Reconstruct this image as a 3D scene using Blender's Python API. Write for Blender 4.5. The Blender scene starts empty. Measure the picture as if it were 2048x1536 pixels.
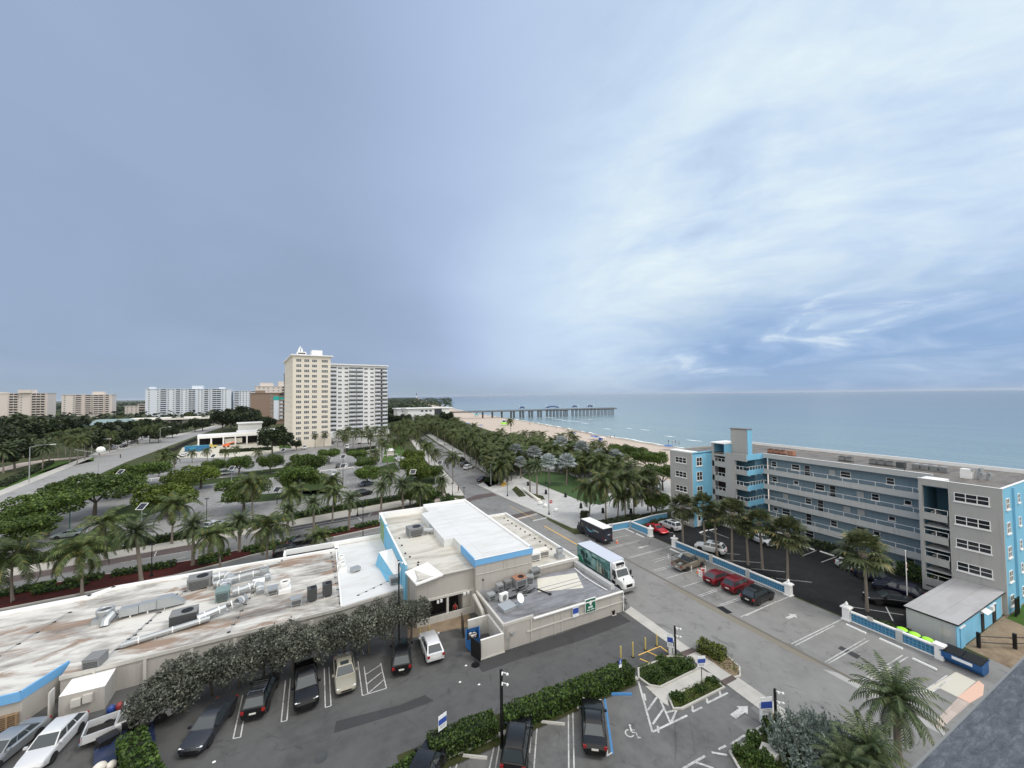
import bpy, math, random
from mathutils import Vector, Matrix
R = math.radians
SC = bpy.context.scene
COL = SC.collection
rnd = random.Random(7)

# ------------------------------------------------------------------ camera
FPX, CX, CY = 772.0, 1024.0, 768.0
YAW, PITCH, ROLL, EYE = R(26.3), math.atan(23/772), R(0.67), 26.0
fw = Vector((math.sin(YAW)*math.cos(PITCH), math.cos(YAW)*math.cos(PITCH), math.sin(PITCH)))
_r0 = Vector((math.cos(YAW), -math.sin(YAW), 0))
_u0 = _r0.cross(fw)
rt = _r0*math.cos(ROLL) - _u0*math.sin(ROLL)
up = _u0*math.cos(ROLL) + _r0*math.sin(ROLL)
def ray(x, y):
    return (fw + rt*((x-CX)/FPX) - up*((y-CY)/FPX)).normalized()
def G(x, y, z=0.0):
    """survey: the place at height z that was sighted at photo point x, y"""
    d = ray(x, y); t = (z-EYE)/d.z
    return Vector((0, 0, EYE)) + d*t
def GL(pts, z=0.0):
    return [G(x, y, z) for x, y in pts]
cam = bpy.data.cameras.new('camera'); co = bpy.data.objects.new('camera', cam); COL.objects.link(co)
cam.sensor_fit = 'HORIZONTAL'; cam.sensor_width = 36; cam.lens = 36*FPX/2048
cam.clip_start = .2; cam.clip_end = 90000
M3 = Matrix((rt, up, -fw)).transposed()
co.matrix_world = Matrix.Translation((0, 0, EYE)) @ M3.to_4x4()
SC.camera = co
SC.view_settings.view_transform = 'Standard'; SC.view_settings.look = 'None'
SC.view_settings.gamma = 1; SC.view_settings.exposure = 0

# ------------------------------------------------------------------ mesh builder
class MB:
    def __init__(s): s.v = []; s.f = []; s.m = []; s.s = []
    def add(s, vs, fs, mi=0, sm=False):
        o = len(s.v); s.v.extend([tuple(p) for p in vs])
        for f in fs:
            s.f.append(tuple(i+o for i in f)); s.m.append(mi); s.s.append(sm)
        return s
    def box(s, x0, x1, y0, y1, z0, z1, mi=0, mt=None):
        v = [(x0,y0,z0),(x1,y0,z0),(x1,y1,z0),(x0,y1,z0),(x0,y0,z1),(x1,y0,z1),(x1,y1,z1),(x0,y1,z1)]
        s.add(v, [(0,3,2,1),(0,1,5,4),(1,2,6,5),(2,3,7,6),(3,0,4,7)], mi)
        return s.add(v[4:], [(0,1,2,3)], mi if mt is None else mt)
    def obox(s, c, d, rz=0, mi=0, mt=None):
        """box with base centre c, size d, turned by rz"""
        m = len(s.v); s.box(-d[0]/2, d[0]/2, -d[1]/2, d[1]/2, 0, d[2], mi, mt)
        cs, sn = math.cos(rz), math.sin(rz)
        for i in range(m, len(s.v)):
            x, y, z = s.v[i]; s.v[i] = (c[0]+x*cs-y*sn, c[1]+x*sn+y*cs, c[2]+z)
        return s
    def prism(s, pts, z0, z1, mi=0, mt=None):
        a = sum(pts[i][0]*pts[(i+1) % len(pts)][1]-pts[(i+1) % len(pts)][0]*pts[i][1] for i in range(len(pts)))
        if a < 0: pts = pts[::-1]
        n = len(pts); z1s = z1 if isinstance(z1, (list, tuple)) else [z1]*n
        v = [(p[0],p[1],z0) for p in pts]+[(p[0],p[1],z) for p, z in zip(pts, z1s)]
        s.add(v, [(i,(i+1) % n,n+(i+1) % n,n+i) for i in range(n)], mi)
        return s.add(v[n:], [tuple(range(n))], mi if mt is None else mt)
    def poly(s, pts, mi=0):
        return s.add(pts, [tuple(range(len(pts)))], mi)
    def flat(s, pts, z, mi=0):
        a = sum(pts[i][0]*pts[(i+1) % len(pts)][1]-pts[(i+1) % len(pts)][0]*pts[i][1] for i in range(len(pts)))
        if a < 0: pts = list(pts)[::-1]
        return s.poly([(p[0],p[1],z) for p in pts], mi)
    def tube(s, p, q, r0, r1=None, n=8, mi=0, cap=True, sm=True):
        p, q = Vector(p), Vector(q); r1 = r0 if r1 is None else r1
        d = (q-p).normalized(); a = d.orthogonal().normalized(); b = d.cross(a)
        v = []
        for c, r in ((p, r0), (q, r1)):
            v += [c+a*(r*math.cos(2*math.pi*i/n))+b*(r*math.sin(2*math.pi*i/n)) for i in range(n)]
        s.add(v, [(i,(i+1) % n,n+(i+1) % n,n+i) for i in range(n)], mi, sm)
        if cap: s.add(v, [tuple(range(n))[::-1], tuple(range(n, 2*n))], mi)
        return s
    def path(s, pts, rs, n=8, mi=0):
        """tapered tube through points"""
        pts = [Vector(p) for p in pts]; v = []; k = len(pts)
        if not isinstance(rs, (list, tuple)): rs = [rs]*k
        for i, c in enumerate(pts):
            d = (pts[min(i+1, k-1)]-pts[max(i-1, 0)]).normalized()
            a = Vector((1,0,0)) if abs(d.x) < .9 else Vector((0,1,0))
            a = (a-d*a.dot(d)).normalized(); b = d.cross(a)
            v += [c+a*(rs[i]*math.cos(2*math.pi*j/n))+b*(rs[i]*math.sin(2*math.pi*j/n)) for j in range(n)]
        f = [(i*n+j, i*n+(j+1) % n, (i+1)*n+(j+1) % n, (i+1)*n+j) for i in range(k-1) for j in range(n)]
        s.add(v, f, mi, True)
        return s.add(v, [tuple(range(n))[::-1], tuple(range((k-1)*n, k*n))], mi)
    def ball(s, c, r, nu=12, nv=8, mi=0, z0=-1.0):
        """ellipsoid, r is a triple"""
        v = []; 
        for j in range(nv+1):
            t = math.asin(z0)+(math.pi/2-math.asin(z0))*j/nv
            for i in range(nu):
                a = 2*math.pi*i/nu
                v.append((c[0]+r[0]*math.cos(t)*math.cos(a), c[1]+r[1]*math.cos(t)*math.sin(a), c[2]+r[2]*math.sin(t)))
        return s.add(v, [(j*nu+i, j*nu+(i+1) % nu, (j+1)*nu+(i+1) % nu, (j+1)*nu+i) for j in range(nv) for i in range(nu)], mi, True)
    def lathe(s, c, prof, n=14, mi=0, sm=True):
        v = []
        for r, z in prof:
            v += [(c[0]+r*math.cos(2*math.pi*i/n), c[1]+r*math.sin(2*math.pi*i/n), c[2]+z) for i in range(n)]
        k = len(prof)
        return s.add(v, [(j*n+i, j*n+(i+1) % n, (j+1)*n+(i+1) % n, (j+1)*n+i) for j in range(k-1) for i in range(n)]+[tuple(range((k-1)*n, k*n))], mi, sm)
    def xf(s, M, since=0):
        for i in range(since, len(s.v)): s.v[i] = tuple(M @ Vector(s.v[i]))
        return s
    def mesh(s, name, mats, sharp=35):
        me = bpy.data.meshes.new(name); me.from_pydata(s.v, [], s.f)
        for m in (mats if isinstance(mats, (list, tuple)) else [mats]): me.materials.append(m)
        me.polygons.foreach_set('material_index', s.m); me.polygons.foreach_set('use_smooth', s.s)
        if any(s.s): me.set_sharp_from_angle(angle=R(sharp))
        me.update(); return me
    def build(s, name, mats, parent=None, loc=(0,0,0), rz=0, sharp=35):
        return put(name, s.mesh(name, mats, sharp), parent, loc, rz)
def put(name, me, parent=None, loc=(0,0,0), rz=0, sc=None):
    o = bpy.data.objects.new(name, me); COL.objects.link(o)
    o.location = loc; o.rotation_euler = (0,0,rz)
    if sc: o.scale = sc
    if parent: o.parent = parent
    return o
def tag(o, label, cat, group=None):
    o['label'] = label; o['category'] = cat
    if group: o['group'] = group
    return o
def thing(name, label, cat, loc=(0,0,0), rz=0, group=None):
    o = bpy.data.objects.new(name, None); COL.objects.link(o); o.empty_display_size = .3
    o.location = loc; o.rotation_euler = (0,0,rz)
    return tag(o, label, cat, group)
def struct(o): o['kind'] = 'structure'; return o
def stuff(o): o['kind'] = 'stuff'; return o
def dup(root, loc, rz=0, sc=1, label=None, group=None):
    """copy of a thing with copies of its parts and sub-parts"""
    def rec(o, par):
        c = o.copy(); COL.objects.link(c); c.parent = par
        for ch in KIDS.get(o.name, ()): rec(ch, c)
        return c
    if root.name not in KIDS:
        st = [root]
        while st:
            o = st.pop(); KIDS[o.name] = list(o.children); st += list(o.children)
    c = rec(root, None); c.location = loc; c.rotation_euler = (0,0,rz); c.scale = (sc,sc,sc)
    if label: c['label'] = label
    if group: c['group'] = group
    return c
KIDS = {}

# ------------------------------------------------------------------ materials
class N:
    """tiny node-graph helper"""
    def __init__(s, name, world=False):
        if world: s.o = bpy.data.worlds.new(name)
        else: s.o = bpy.data.materials.new(name)
        s.o.use_nodes = True; s.t = s.o.node_tree; s.t.nodes.clear()
    def n(s, typ, **kw):
        nd = s.t.nodes.new(typ)
        for k, v in kw.items():
            if k.startswith('i_'):
                key = k[2:]; key = int(key) if key.isdigit() else key.replace('_', ' ')
                s.set(nd.inputs[key], v)
            else: setattr(nd, k, v)
        return nd
    def set(s, sock, v):
        if hasattr(v, 'is_output') or isinstance(v, bpy.types.NodeSocket): s.t.links.new(v, sock)
        else: sock.default_value = v
    def math(s, op, a, b=0.0, c=0.0, clamp=False):
        nd = s.n('ShaderNodeMath', operation=op, use_clamp=clamp)
        for i, v in enumerate((a, b, c)): s.set(nd.inputs[i], v)
        return nd.outputs[0]
    def noise(s, vec, scale, detail=4, rough=.55, dist=0, out='Fac'):
        nd = s.n('ShaderNodeTexNoise'); s.set(nd.inputs['Vector'], vec); nd.inputs['Scale'].default_value = scale
        nd.inputs['Detail'].default_value = detail; nd.inputs['Roughness'].default_value = rough
        nd.inputs['Distortion'].default_value = dist
        return nd.outputs[out]
    def ramp(s, fac, stops, interp='LINEAR'):
        nd = s.n('ShaderNodeValToRGB'); s.set(nd.inputs[0], fac); cr = nd.color_ramp; cr.interpolation = interp
        while len(cr.elements) < len(stops): cr.elements.new(.5)
        for e, (p, c) in zip(cr.elements, stops):
            e.position = p; e.color = (*c, 1) if isinstance(c, tuple) else (c, c, c, 1)
        return nd.outputs[0]
    def mix(s, fac, a, b, blend='MIX'):
        nd = s.n('ShaderNodeMix', data_type='RGBA', blend_type=blend)
        s.set(nd.inputs[0], fac)
        for i, v in ((6, a), (7, b)): s.set(nd.inputs[i], (*v, 1) if isinstance(v, tuple) and len(v) == 3 else v)
        return nd.outputs[2]
    def mapping(s, vec, scale=(1,1,1), rot=(0,0,0), loc=(0,0,0)):
        nd = s.n('ShaderNodeMapping'); s.set(nd.inputs[0], vec)
        nd.inputs['Scale'].default_value = scale; nd.inputs['Rotation'].default_value = rot; nd.inputs['Location'].default_value = loc
        return nd.outputs[0]
    def pos(s): return s.n('ShaderNodeNewGeometry').outputs['Position']
    def obj(s): return s.n('ShaderNodeTexCoord').outputs['Object']
    def bump(s, h, strength=.3, dist=.02):
        nd = s.n('ShaderNodeBump'); s.set(nd.inputs['Height'], h); nd.inputs['Strength'].default_value = strength
        nd.inputs['Distance'].default_value = dist; return nd.outputs[0]
    def out(s, col, rough=.7, metal=0, normal=None, spec=.5, coat=0, **kw):
        p = s.n('ShaderNodeBsdfPrincipled'); s.set(p.inputs['Base Color'], (*col, 1) if isinstance(col, tuple) and len(col) == 3 else col)
        s.set(p.inputs['Roughness'], rough); s.set(p.inputs['Metallic'], metal)
        p.inputs['Specular IOR Level'].default_value = spec; p.inputs['Coat Weight'].default_value = coat
        p.inputs['Coat Roughness'].default_value = .05
        if normal is not None: s.set(p.inputs['Normal'], normal)
        for k, v in kw.items(): s.set(p.inputs[k.replace('_', ' ')], v)
        o = s.n('ShaderNodeOutputMaterial'); s.t.links.new(p.outputs[0], o.inputs[0]); return s.o
def plain(name, col, rough=.6, metal=0, var=.12, scale=3, coat=0, spec=.5, bump=0, bscale=40, world=False):
    """painted or raw surface with a little wear and unevenness"""
    g = N(name); v = g.pos() if world else g.obj()
    n1 = g.noise(v, scale, 5, .6); n2 = g.noise(v, scale*9, 3)
    f = g.math('ADD', g.math('MULTIPLY', n1, .7), g.math('MULTIPLY', n2, .3))
    f = g.math('MULTIPLY_ADD', f, var*2, 1-var)
    c = g.mix(1.0, col, g.ramp(f, [(0, 0.0), (1, 1.0)]), 'MULTIPLY') if False else g.mix(f, tuple(x*(1-var*1.2) for x in col), tuple(min(1, x*(1+var*.6)) for x in col))
    r = g.math('MULTIPLY_ADD', n1, .15, rough-.07, clamp=True)
    nm = g.bump(g.noise(v, bscale, 3), bump, .02) if bump else None
    return g.out(c, r, metal, nm, spec, coat)
def stucco(name, col, var=.08, streak=.3, bump=.25):
    g = N(name); v = g.pos(); n1 = g.noise(v, .5, 5, .6); n2 = g.noise(v, 6, 3); st = g.noise(g.mapping(v, (2.2,2.2,.13)), 1.0, 5, .65)
    f = g.math('MULTIPLY_ADD', g.math('ADD', g.math('MULTIPLY', n1, .7), g.math('MULTIPLY', n2, .3)), var*2, 1-var)
    c = g.mix(f, tuple(x*(1-var*1.5) for x in col), tuple(min(1, x*(1+var*.6)) for x in col))
    c = g.mix(g.ramp(st, [(.52, 0.0), (.68, streak)]), c, tuple(x*.62 for x in col))
    return g.out(c, .85, 0, g.bump(g.noise(v, 22, 3), bump, .02), .3)
def asphalt(name, col, wet=.0, patch=.35, crack=.35, scale=1.0, streak=None):
    g = N(name); p = g.pos()
    fine = g.noise(p, 22*scale, 3, .7); med = g.noise(p, .9*scale, 5, .65); big = g.noise(p, .16*scale, 5, .6, .6)
    # tyre-worn streaks along the driving direction
    st = g.noise(g.mapping(p, (.07, 1.1, 1) if streak == 'x' else (1.1, .07, 1)), .55, 4, .6)
    f = g.math('ADD', g.math('MULTIPLY', big, .45), g.math('ADD', g.math('MULTIPLY', med, .3), g.math('MULTIPLY', st, .25)))
    c = g.ramp(f, [(.38, tuple(x*(1-patch) for x in col)), (.5, col), (.63, tuple(min(1, x*(1+patch*.7)) for x in col))])
    c = g.mix(g.math('MULTIPLY', fine, .5), c, tuple(x*.72 for x in col))
    stain = g.ramp(g.noise(p, .55, 6, .62, 1.2), [(.57, 0.0), (.68, 1.0)])
    c = g.mix(g.math('MULTIPLY', stain, .55), c, tuple(x*.42 for x in col))
    vo = g.n('ShaderNodeTexVoronoi', feature='DISTANCE_TO_EDGE'); g.set(vo.inputs['Vector'], g.mapping(g.mix(.12, p, g.noise(p, 1.3, 4, out='Color')), (1, 1, 0)))
    vo.inputs['Scale'].default_value = .16
    cr = g.ramp(vo.outputs[0], [(.0, 1.0), (.006, 0.0)])
    cr = g.math('MULTIPLY', cr, g.ramp(g.noise(p, .3, 2), [(.45, 0.0), (.6, crack)]))
    c = g.mix(cr, c, (.012, .012, .012))
    w = g.ramp(g.noise(p, .21, 5, .6, .8), [(.5-wet*.3, .86), (.62, .86-wet)])
    return g.out(c, w, 0, g.bump(g.math('ADD', fine, g.math('MULTIPLY', cr, -3.0)), .35, .012), .4)
def paving(name, col, bw, bh, joint=.02, var=.12, rot=0, mortar=.6, offset=.0):
    """slabs or pavers laid in rows"""
    g = N(name); p = g.pos(); q = g.mapping(p, (1,1,1), (0,0,rot))
    b = g.n('ShaderNodeTexBrick', offset=offset); g.set(b.inputs['Vector'], q)
    b.inputs['Color1'].default_value = (*[x*(1-var) for x in col], 1); b.inputs['Color2'].default_value = (*[min(1, x*(1+var)) for x in col], 1)
    b.inputs['Mortar'].default_value = (*[x*mortar for x in col], 1); b.inputs['Scale'].default_value = 1
    b.inputs['Mortar Size'].default_value = joint; b.inputs['Brick Width'].default_value = bw; b.inputs['Row Height'].default_value = bh
    n1 = g.noise(p, .35, 6, .65, .5); n2 = g.noise(p, 9, 3)
    c = g.mix(g.ramp(n1, [(.35, .55), (.62, 0.0)]), b.outputs[0], tuple(x*.62 for x in col))
    c = g.mix(g.math('MULTIPLY', n2, .25), c, tuple(x*.7 for x in col))
    return g.out(c, g.math('MULTIPLY_ADD', n1, .5, .45, clamp=True), 0, g.bump(n2, .15, .01))
def membrane(name, col, dirt, amount=.5, scale=.35, rot=0, rust=None):
    """flat roof covering stained where water stood; streaks run with the roll seams"""
    g = N(name); v = g.pos(); q = g.mapping(v, (.45, 1.3, 1), (0,0,rot))
    n1 = g.noise(q, scale, 7, .62, .9); n2 = g.noise(q, scale*5, 5, .6); n3 = g.noise(v, 6, 3)
    f = g.math('ADD', g.math('MULTIPLY', n1, .75), g.math('MULTIPLY', n2, .25))
    m = g.ramp(f, [(.45, 0.0), (.53, .45*amount), (.64, amount)])
    c = g.mix(m, col, dirt)
    if rust:
        m2 = g.ramp(g.noise(q, scale*.8, 6, .65, 1.3), [(.54, 0.0), (.62, amount)])
        c = g.mix(m2, c, rust)
    c = g.mix(g.math('MULTIPLY', n3, .22), c, tuple(x*.75 for x in col))
    w = g.n('ShaderNodeTexBrick', offset=0); g.set(w.inputs['Vector'], g.mapping(v, (1,1,1), (0,0,rot)))
    w.inputs['Scale'].default_value = 1; w.inputs['Brick Width'].default_value = 9; w.inputs['Row Height'].default_value = 1.9; w.inputs['Mortar Size'].default_value = .02
    w.inputs['Color1'].default_value = w.inputs['Color2'].default_value = (1,1,1,1); w.inputs['Mortar'].default_value = (.72,.72,.72,1)
    c = g.mix(1.0, c, w.outputs[0], 'MULTIPLY')
    return g.out(c, g.math('MULTIPLY_ADD', n1, .3, .45), 0, g.bump(n3, .2, .01))
def leafy(name, c0, c1, c2, trans=.25, rough=.55, yellow=None):
    """foliage: every leaf clump is its own mesh island and takes its own tint"""
    g = N(name); ge = g.n('ShaderNodeNewGeometry'); oi = g.n('ShaderNodeObjectInfo')
    c = g.ramp(ge.outputs['Random Per Island'], [(0, c0), (.55, c1), (1, c2)])
    k = g.math('MULTIPLY_ADD', oi.outputs['Random'], .5, .75)
    c = g.mix(1.0, c, g.n('ShaderNodeCombineColor', i_0=k, i_1=k, i_2=k).outputs[0], 'MULTIPLY')
    cl_ = g.noise(g.obj(), .9, 3, .6)
    c = g.mix(g.ramp(cl_, [(.40, .5), (.58, 0.0)]), c, tuple(x*.5 for x in c1))
    if yellow: c = g.mix(g.ramp(ge.outputs['Random Per Island'], [(.93, 0.0), (.96, 1.0)]), c, yellow)
    p = g.n('ShaderNodeBsdfPrincipled'); g.set(p.inputs['Base Color'], c); p.inputs['Roughness'].default_value = rough
    p.inputs['Specular IOR Level'].default_value = .35
    t = g.n('ShaderNodeBsdfTranslucent'); g.set(t.inputs[0], c)
    m = g.n('ShaderNodeMixShader'); m.inputs[0].default_value = trans
    g.t.links.new(p.outputs[0], m.inputs[1]); g.t.links.new(t.outputs[0], m.inputs[2])
    o = g.n('ShaderNodeOutputMaterial'); g.t.links.new(m.outputs[0], o.inputs[0]); return g.o
def carpaint(name, col, metal=.3, rough=.32):
    g = N(name); n = g.noise(g.obj(), 1.4, 4)
    return g.out(g.mix(g.math('MULTIPLY', n, .35), col, tuple(x*.8 for x in col)), g.math('MULTIPLY_ADD', n, .1, rough), metal, None, .4, .45)
def ground_mix(name, cols, scales=(.12, 1.2, 14), rough=.9, bump=.5):
    g = N(name); p = g.pos()
    f = g.math('ADD', g.math('MULTIPLY', g.noise(p, scales[0], 6, .6, .5), .5), g.math('ADD', g.math('MULTIPLY', g.noise(p, scales[1], 5, .6), .3), g.math('MULTIPLY', g.noise(p, scales[2], 3, .7), .2)))
    k = len(cols); c = g.ramp(f, [(.3+.4*i/(k-1), cc) for i, cc in enumerate(cols)])
    return g.out(c, rough, 0, g.bump(g.noise(p, scales[2]*1.5, 3), bump, .05), .2)

W = {}
W['alley'] = asphalt('alley_asphalt', (.095,.095,.094), wet=.18, patch=.35, streak='x')
W['patch'] = asphalt('patched_asphalt', (.05,.05,.053), wet=.1, patch=.15, crack=.1)
W['lot'] = asphalt('worn_asphalt', (.235,.232,.226), wet=.12, patch=.22)
W['lowlot'] = asphalt('stained_asphalt', (.14,.14,.138), wet=.3, patch=.45)
W['fresh'] = asphalt('fresh_asphalt', (.0065,.0065,.0075), wet=.25, patch=.3, crack=0)
W['street'] = asphalt('street_asphalt', (.20,.199,.195), wet=.35, patch=.3)
W['xstreet'] = asphalt('cross_street_asphalt', (.19,.188,.184), wet=.2, patch=.2, streak='x')
W['upper'] = asphalt('car_park_asphalt', (.27,.268,.262), wet=.3, patch=.22, scale=.8)
W['a1a'] = asphalt('highway_asphalt', (.31,.307,.30), wet=.2, patch=.15, scale=.6)
W['walk'] = paving('sidewalk_concrete', (.52,.50,.46), 1.6, 1.6, .015, .06)
W['plaza'] = paving('plaza_paving', (.52,.515,.50), 1.2, .6, .008, .05, offset=.5)
W['brick'] = paving('brown_pavers', (.105,.078,.07), .4, .2, .01, .2, offset=.5)
W['redbrick'] = paving('pale_red_pavers', (.50,.42,.37), .8, .4, .01, .1, offset=.5)
W['concrete'] = plain('concrete', (.42,.41,.385), .8, bump=.25, var=.2, scale=1.2)
W['kerb'] = plain('kerb_concrete', (.40,.39,.36), .85, bump=.3, var=.25, scale=1.5, world=True)
W['slab'] = plain('pale_concrete_slab', (.50,.48,.41), .8, bump=.2, var=.2, world=True, scale=.8)
W['pinkslab'] = plain('pink_concrete_slab', (.60,.40,.31), .8, bump=.2, var=.2, world=True, scale=.8)
g = N('worn_road_paint'); v = g.pos(); n1 = g.noise(v, 7, 5, .7); n2 = g.noise(v, .6, 4, .6)
W['paint'] = g.out(g.ramp(g.math('ADD', g.math('MULTIPLY', n1, .6), g.math('MULTIPLY', n2, .4)), [(.38, (.20,.20,.195)), (.47, (.42,.42,.41)), (.56, (.58,.58,.565))]), .75)
W['yellowpaint'] = plain('yellow_road_paint', (.58,.36,.08), .7, var=.3, scale=6, world=True)
W['bluepaint'] = plain('blue_road_paint', (.06,.20,.42), .7, var=.25, scale=6, world=True)
W['grass'] = ground_mix('mown_grass', [(.035,.075,.012),(.06,.12,.02),(.10,.16,.035)], (.1,.8,18))
W['darkgrass'] = ground_mix('dark_grass', [(.02,.035,.01),(.035,.055,.014),(.055,.075,.022)], (.1,.8,18))  # darker, duller grass for the car park islands
W['turf'] = ground_mix('artificial_turf', [(.045,.085,.03),(.055,.10,.036),(.062,.11,.04)], (.3,1.2,25), bump=.25)
W['dirt'] = ground_mix('bare_dirt', [(.10,.07,.05),(.25,.19,.13),(.36,.29,.21)], (.3,1.6,12))
W['mulch'] = ground_mix('red_mulch', [(.03,.008,.006),(.065,.014,.011),(.09,.02,.015)], (.8,4,30), bump=.9)
W['bed'] = ground_mix('planting_soil', [(.025,.028,.012),(.05,.055,.02),(.075,.085,.03)], (.5,3,24), bump=.9)
W['land'] = ground_mix('rough_ground', [(.03,.04,.015),(.055,.065,.025),(.10,.10,.05)], (.02,.25,5))
W['sand'] = ground_mix('beach_sand', [(.45,.375,.315),(.505,.425,.36),(.56,.48,.41)], (.03,.3,6), bump=.6)
W['wetsand'] = ground_mix('wet_sand', [(.32,.26,.20),(.38,.31,.245)], (.05,.4,6), .5, .2)
W['white'] = plain('white_paint', (.78,.78,.77), .5, var=.1)
W['offwhite'] = plain('off_white_stucco', (.66,.63,.57), .8, var=.14, bump=.15)
W['taupe'] = stucco('taupe_stucco', (.40,.38,.35))
W['taupelight'] = stucco('pale_taupe_trim', (.50,.485,.45))
W['fascia'] = plain('sky_blue_fascia', (.15,.38,.66), .6, var=.08, scale=1, world=True)
W['bluewall'] = stucco('sky_blue_stucco', (.19,.46,.65))
W['palewall'] = stucco('pale_blue_stucco', (.20,.275,.33))  # pale blue paint, darkened to carry the shade of the galleries
W['shadedblue'] = stucco('shaded_blue_stucco', (.06,.14,.20))  # blue of the recessed walls, with their shade put into the colour
W['graywall'] = stucco('warm_gray_stucco', (.37,.37,.36))
W['graytrim'] = stucco('light_gray_band', (.45,.46,.455))
W['glass'] = N('window_glass').out((.018,.022,.028), .06, 0, None, .6)
W['farglass'] = N('far_window_glass').out((.035,.036,.038), .3, 0, None, .3)
W['carglass'] = N('car_glass').out((.035,.045,.05), .04, 0, None, .9)
W['black'] = plain('black_metal', (.012,.012,.013), .4, .3)
W['rubber'] = plain('rubber', (.014,.014,.015), .85, bump=.2)
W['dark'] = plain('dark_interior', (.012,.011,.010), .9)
W['rim'] = plain('alloy_rim', (.42,.43,.44), .3, .8)
W['chrome'] = plain('chrome', (.6,.6,.62), .15, 1)
W['galv'] = plain('galvanised_steel', (.38,.40,.41), .42, .5, var=.2, scale=2.5)
W['acgray'] = plain('painted_unit_gray', (.20,.205,.205), .6, .1, var=.15)
W['acdark'] = plain('dark_unit_steel', (.06,.064,.066), .6, .2, var=.2)
W['acgreen'] = plain('weathered_green_steel', (.17,.24,.235), .6, .1, var=.2)
W['rust'] = plain('rusty_steel', (.30,.15,.10), .8, .1, var=.3)
W['wood'] = plain('weathered_wood', (.25,.17,.10), .8, var=.3, bump=.3)
W['pile'] = plain('weathered_pile', (.085,.083,.08), .9, var=.3)
W['bark'] = plain('tree_bark', (.10,.085,.07), .9, var=.3, scale=6, bump=.5)
W['palmbark'] = plain('palm_trunk', (.17,.145,.12), .9, var=.35, scale=5, bump=.6)
W['head'] = N('lamp_lens').out((.75,.77,.78), .12, 0, None, .7)
W['tail'] = N('red_lens').out((.28,.012,.012), .15, 0, None, .7)
W['plate'] = plain('number_plate', (.62,.62,.58), .5)
W['yellow'] = plain('yellow_post_paint', (.50,.40,.12), .6, var=.25)
W['signwhite'] = plain('sign_face_white', (.74,.76,.78), .4)
W['signblue'] = plain('sign_face_blue', (.035,.075,.33), .4)
W['signgreen'] = plain('sign_face_green', (.012,.11,.065), .45)
W['dumpblue'] = plain('dumpster_blue', (.015,.09,.25), .5, .1, var=.25)
W['lime'] = plain('lime_green_plastic', (.36,.80,.04), .5)
W['red'] = plain('red_paint', (.45,.02,.02), .5)
W['orange'] = plain('orange_paint', (.75,.17,.05), .5)
W['bluecanvas'] = plain('blue_canvas', (.022,.04,.12), .8)
W['solar'] = N('solar_cells').out((.012,.015,.025), .2, 0, None, .6)
# ------------------------------------------------------------------ sky and light
SUN_EL, SUN_AZ = R(52), R(128)         # azimuth clockwise from +Y: over the sea, a little behind us
g = N('World', True); SC.world = g.o
d = g.n('ShaderNodeTexCoord').outputs['Generated']
sep = g.n('ShaderNodeSeparateXYZ'); g.set(sep.inputs[0], d); zz = g.math('MAXIMUM', sep.outputs[2], 0.0)
def dotdir(v):
    nd = g.n('ShaderNodeVectorMath', operation='DOT_PRODUCT'); g.set(nd.inputs[0], d); nd.inputs[1].default_value = v
    return nd.outputs['Value']
def smooth(x, a, b):
    nd = g.n('ShaderNodeMapRange', interpolation_type='SMOOTHSTEP'); g.set(nd.inputs[0], x)
    nd.inputs[1].default_value = a; nd.inputs[2].default_value = b; return nd.outputs[0]
# cloud sheet: directions projected on a plane overhead
k = g.math('DIVIDE', 1.0, g.math('ADD', zz, .22))
pl = g.n('ShaderNodeVectorMath', operation='SCALE'); g.set(pl.inputs[0], d); g.set(pl.inputs['Scale'], k)
flat = g.mapping(pl.outputs[0], (1,1,.35), (0,0,R(-40)))
n_big = g.noise(flat, .75, 5, .5, .7); n_mid = g.noise(g.mapping(flat, (1.15,.9,1)), 1.35, 7, .55, .8); n_fine = g.noise(g.mapping(flat, (1.4,.7,1)), 5.5, 6, .6, .5)
glow = smooth(dotdir(ray(1760, 260)), .40, .98)
east = smooth(dotdir(ray(2300, 640)), .25, .95)
base = g.math('MULTIPLY_ADD', glow, .37, .355)
base = g.math('ADD', base, g.math('MULTIPLY', g.math('SUBTRACT', n_big, .5), .22))
amp = g.math('MULTIPLY_ADD', smooth(dotdir(ray(1950, 420)), .60, .97), 1.05, .02)
tex = g.math('ADD', g.math('MULTIPLY', g.math('SUBTRACT', n_mid, .5), 1.0), g.math('MULTIPLY', g.math('SUBTRACT', n_fine, .5), .34))
base = g.math('ADD', base, g.math('MULTIPLY', tex, amp))
# soft brightening towards the horizon in the middle, dull rain sky on the left
base = g.math('ADD', base, g.math('MULTIPLY', smooth(dotdir(ray(1130, 640)), .93, 1.0), .14))
cc = g.ramp(base, [(.05, (.235,.325,.455)), (.30, (.30,.395,.555)), (.52, (.44,.555,.79)), (.74, (.61,.76,.95)), (.98, (.82,.94,1.0))])
# clear blue gap low over the sea, far cumulus in it
low = g.math('MULTIPLY', smooth(sep.outputs[2], .31, .08), smooth(dotdir(ray(1900, 740)), .78, .97))
blue = g.ramp(g.noise(g.mapping(d, (6,6,22)), 1.0, 6, .6, .6), [(.46, (.24,.40,.68)), (.60, (.36,.52,.79)), (.70, (.64,.77,.91))])
cc = g.mix(g.math('MULTIPLY', low, .85), cc, blue)
hz = smooth(sep.outputs[2], .09, 0.0)
cc = g.mix(g.math('MULTIPLY', hz, g.math('SUBTRACT', .75, g.math('MULTIPLY', east, .55))), cc, (.36,.46,.56))
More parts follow.
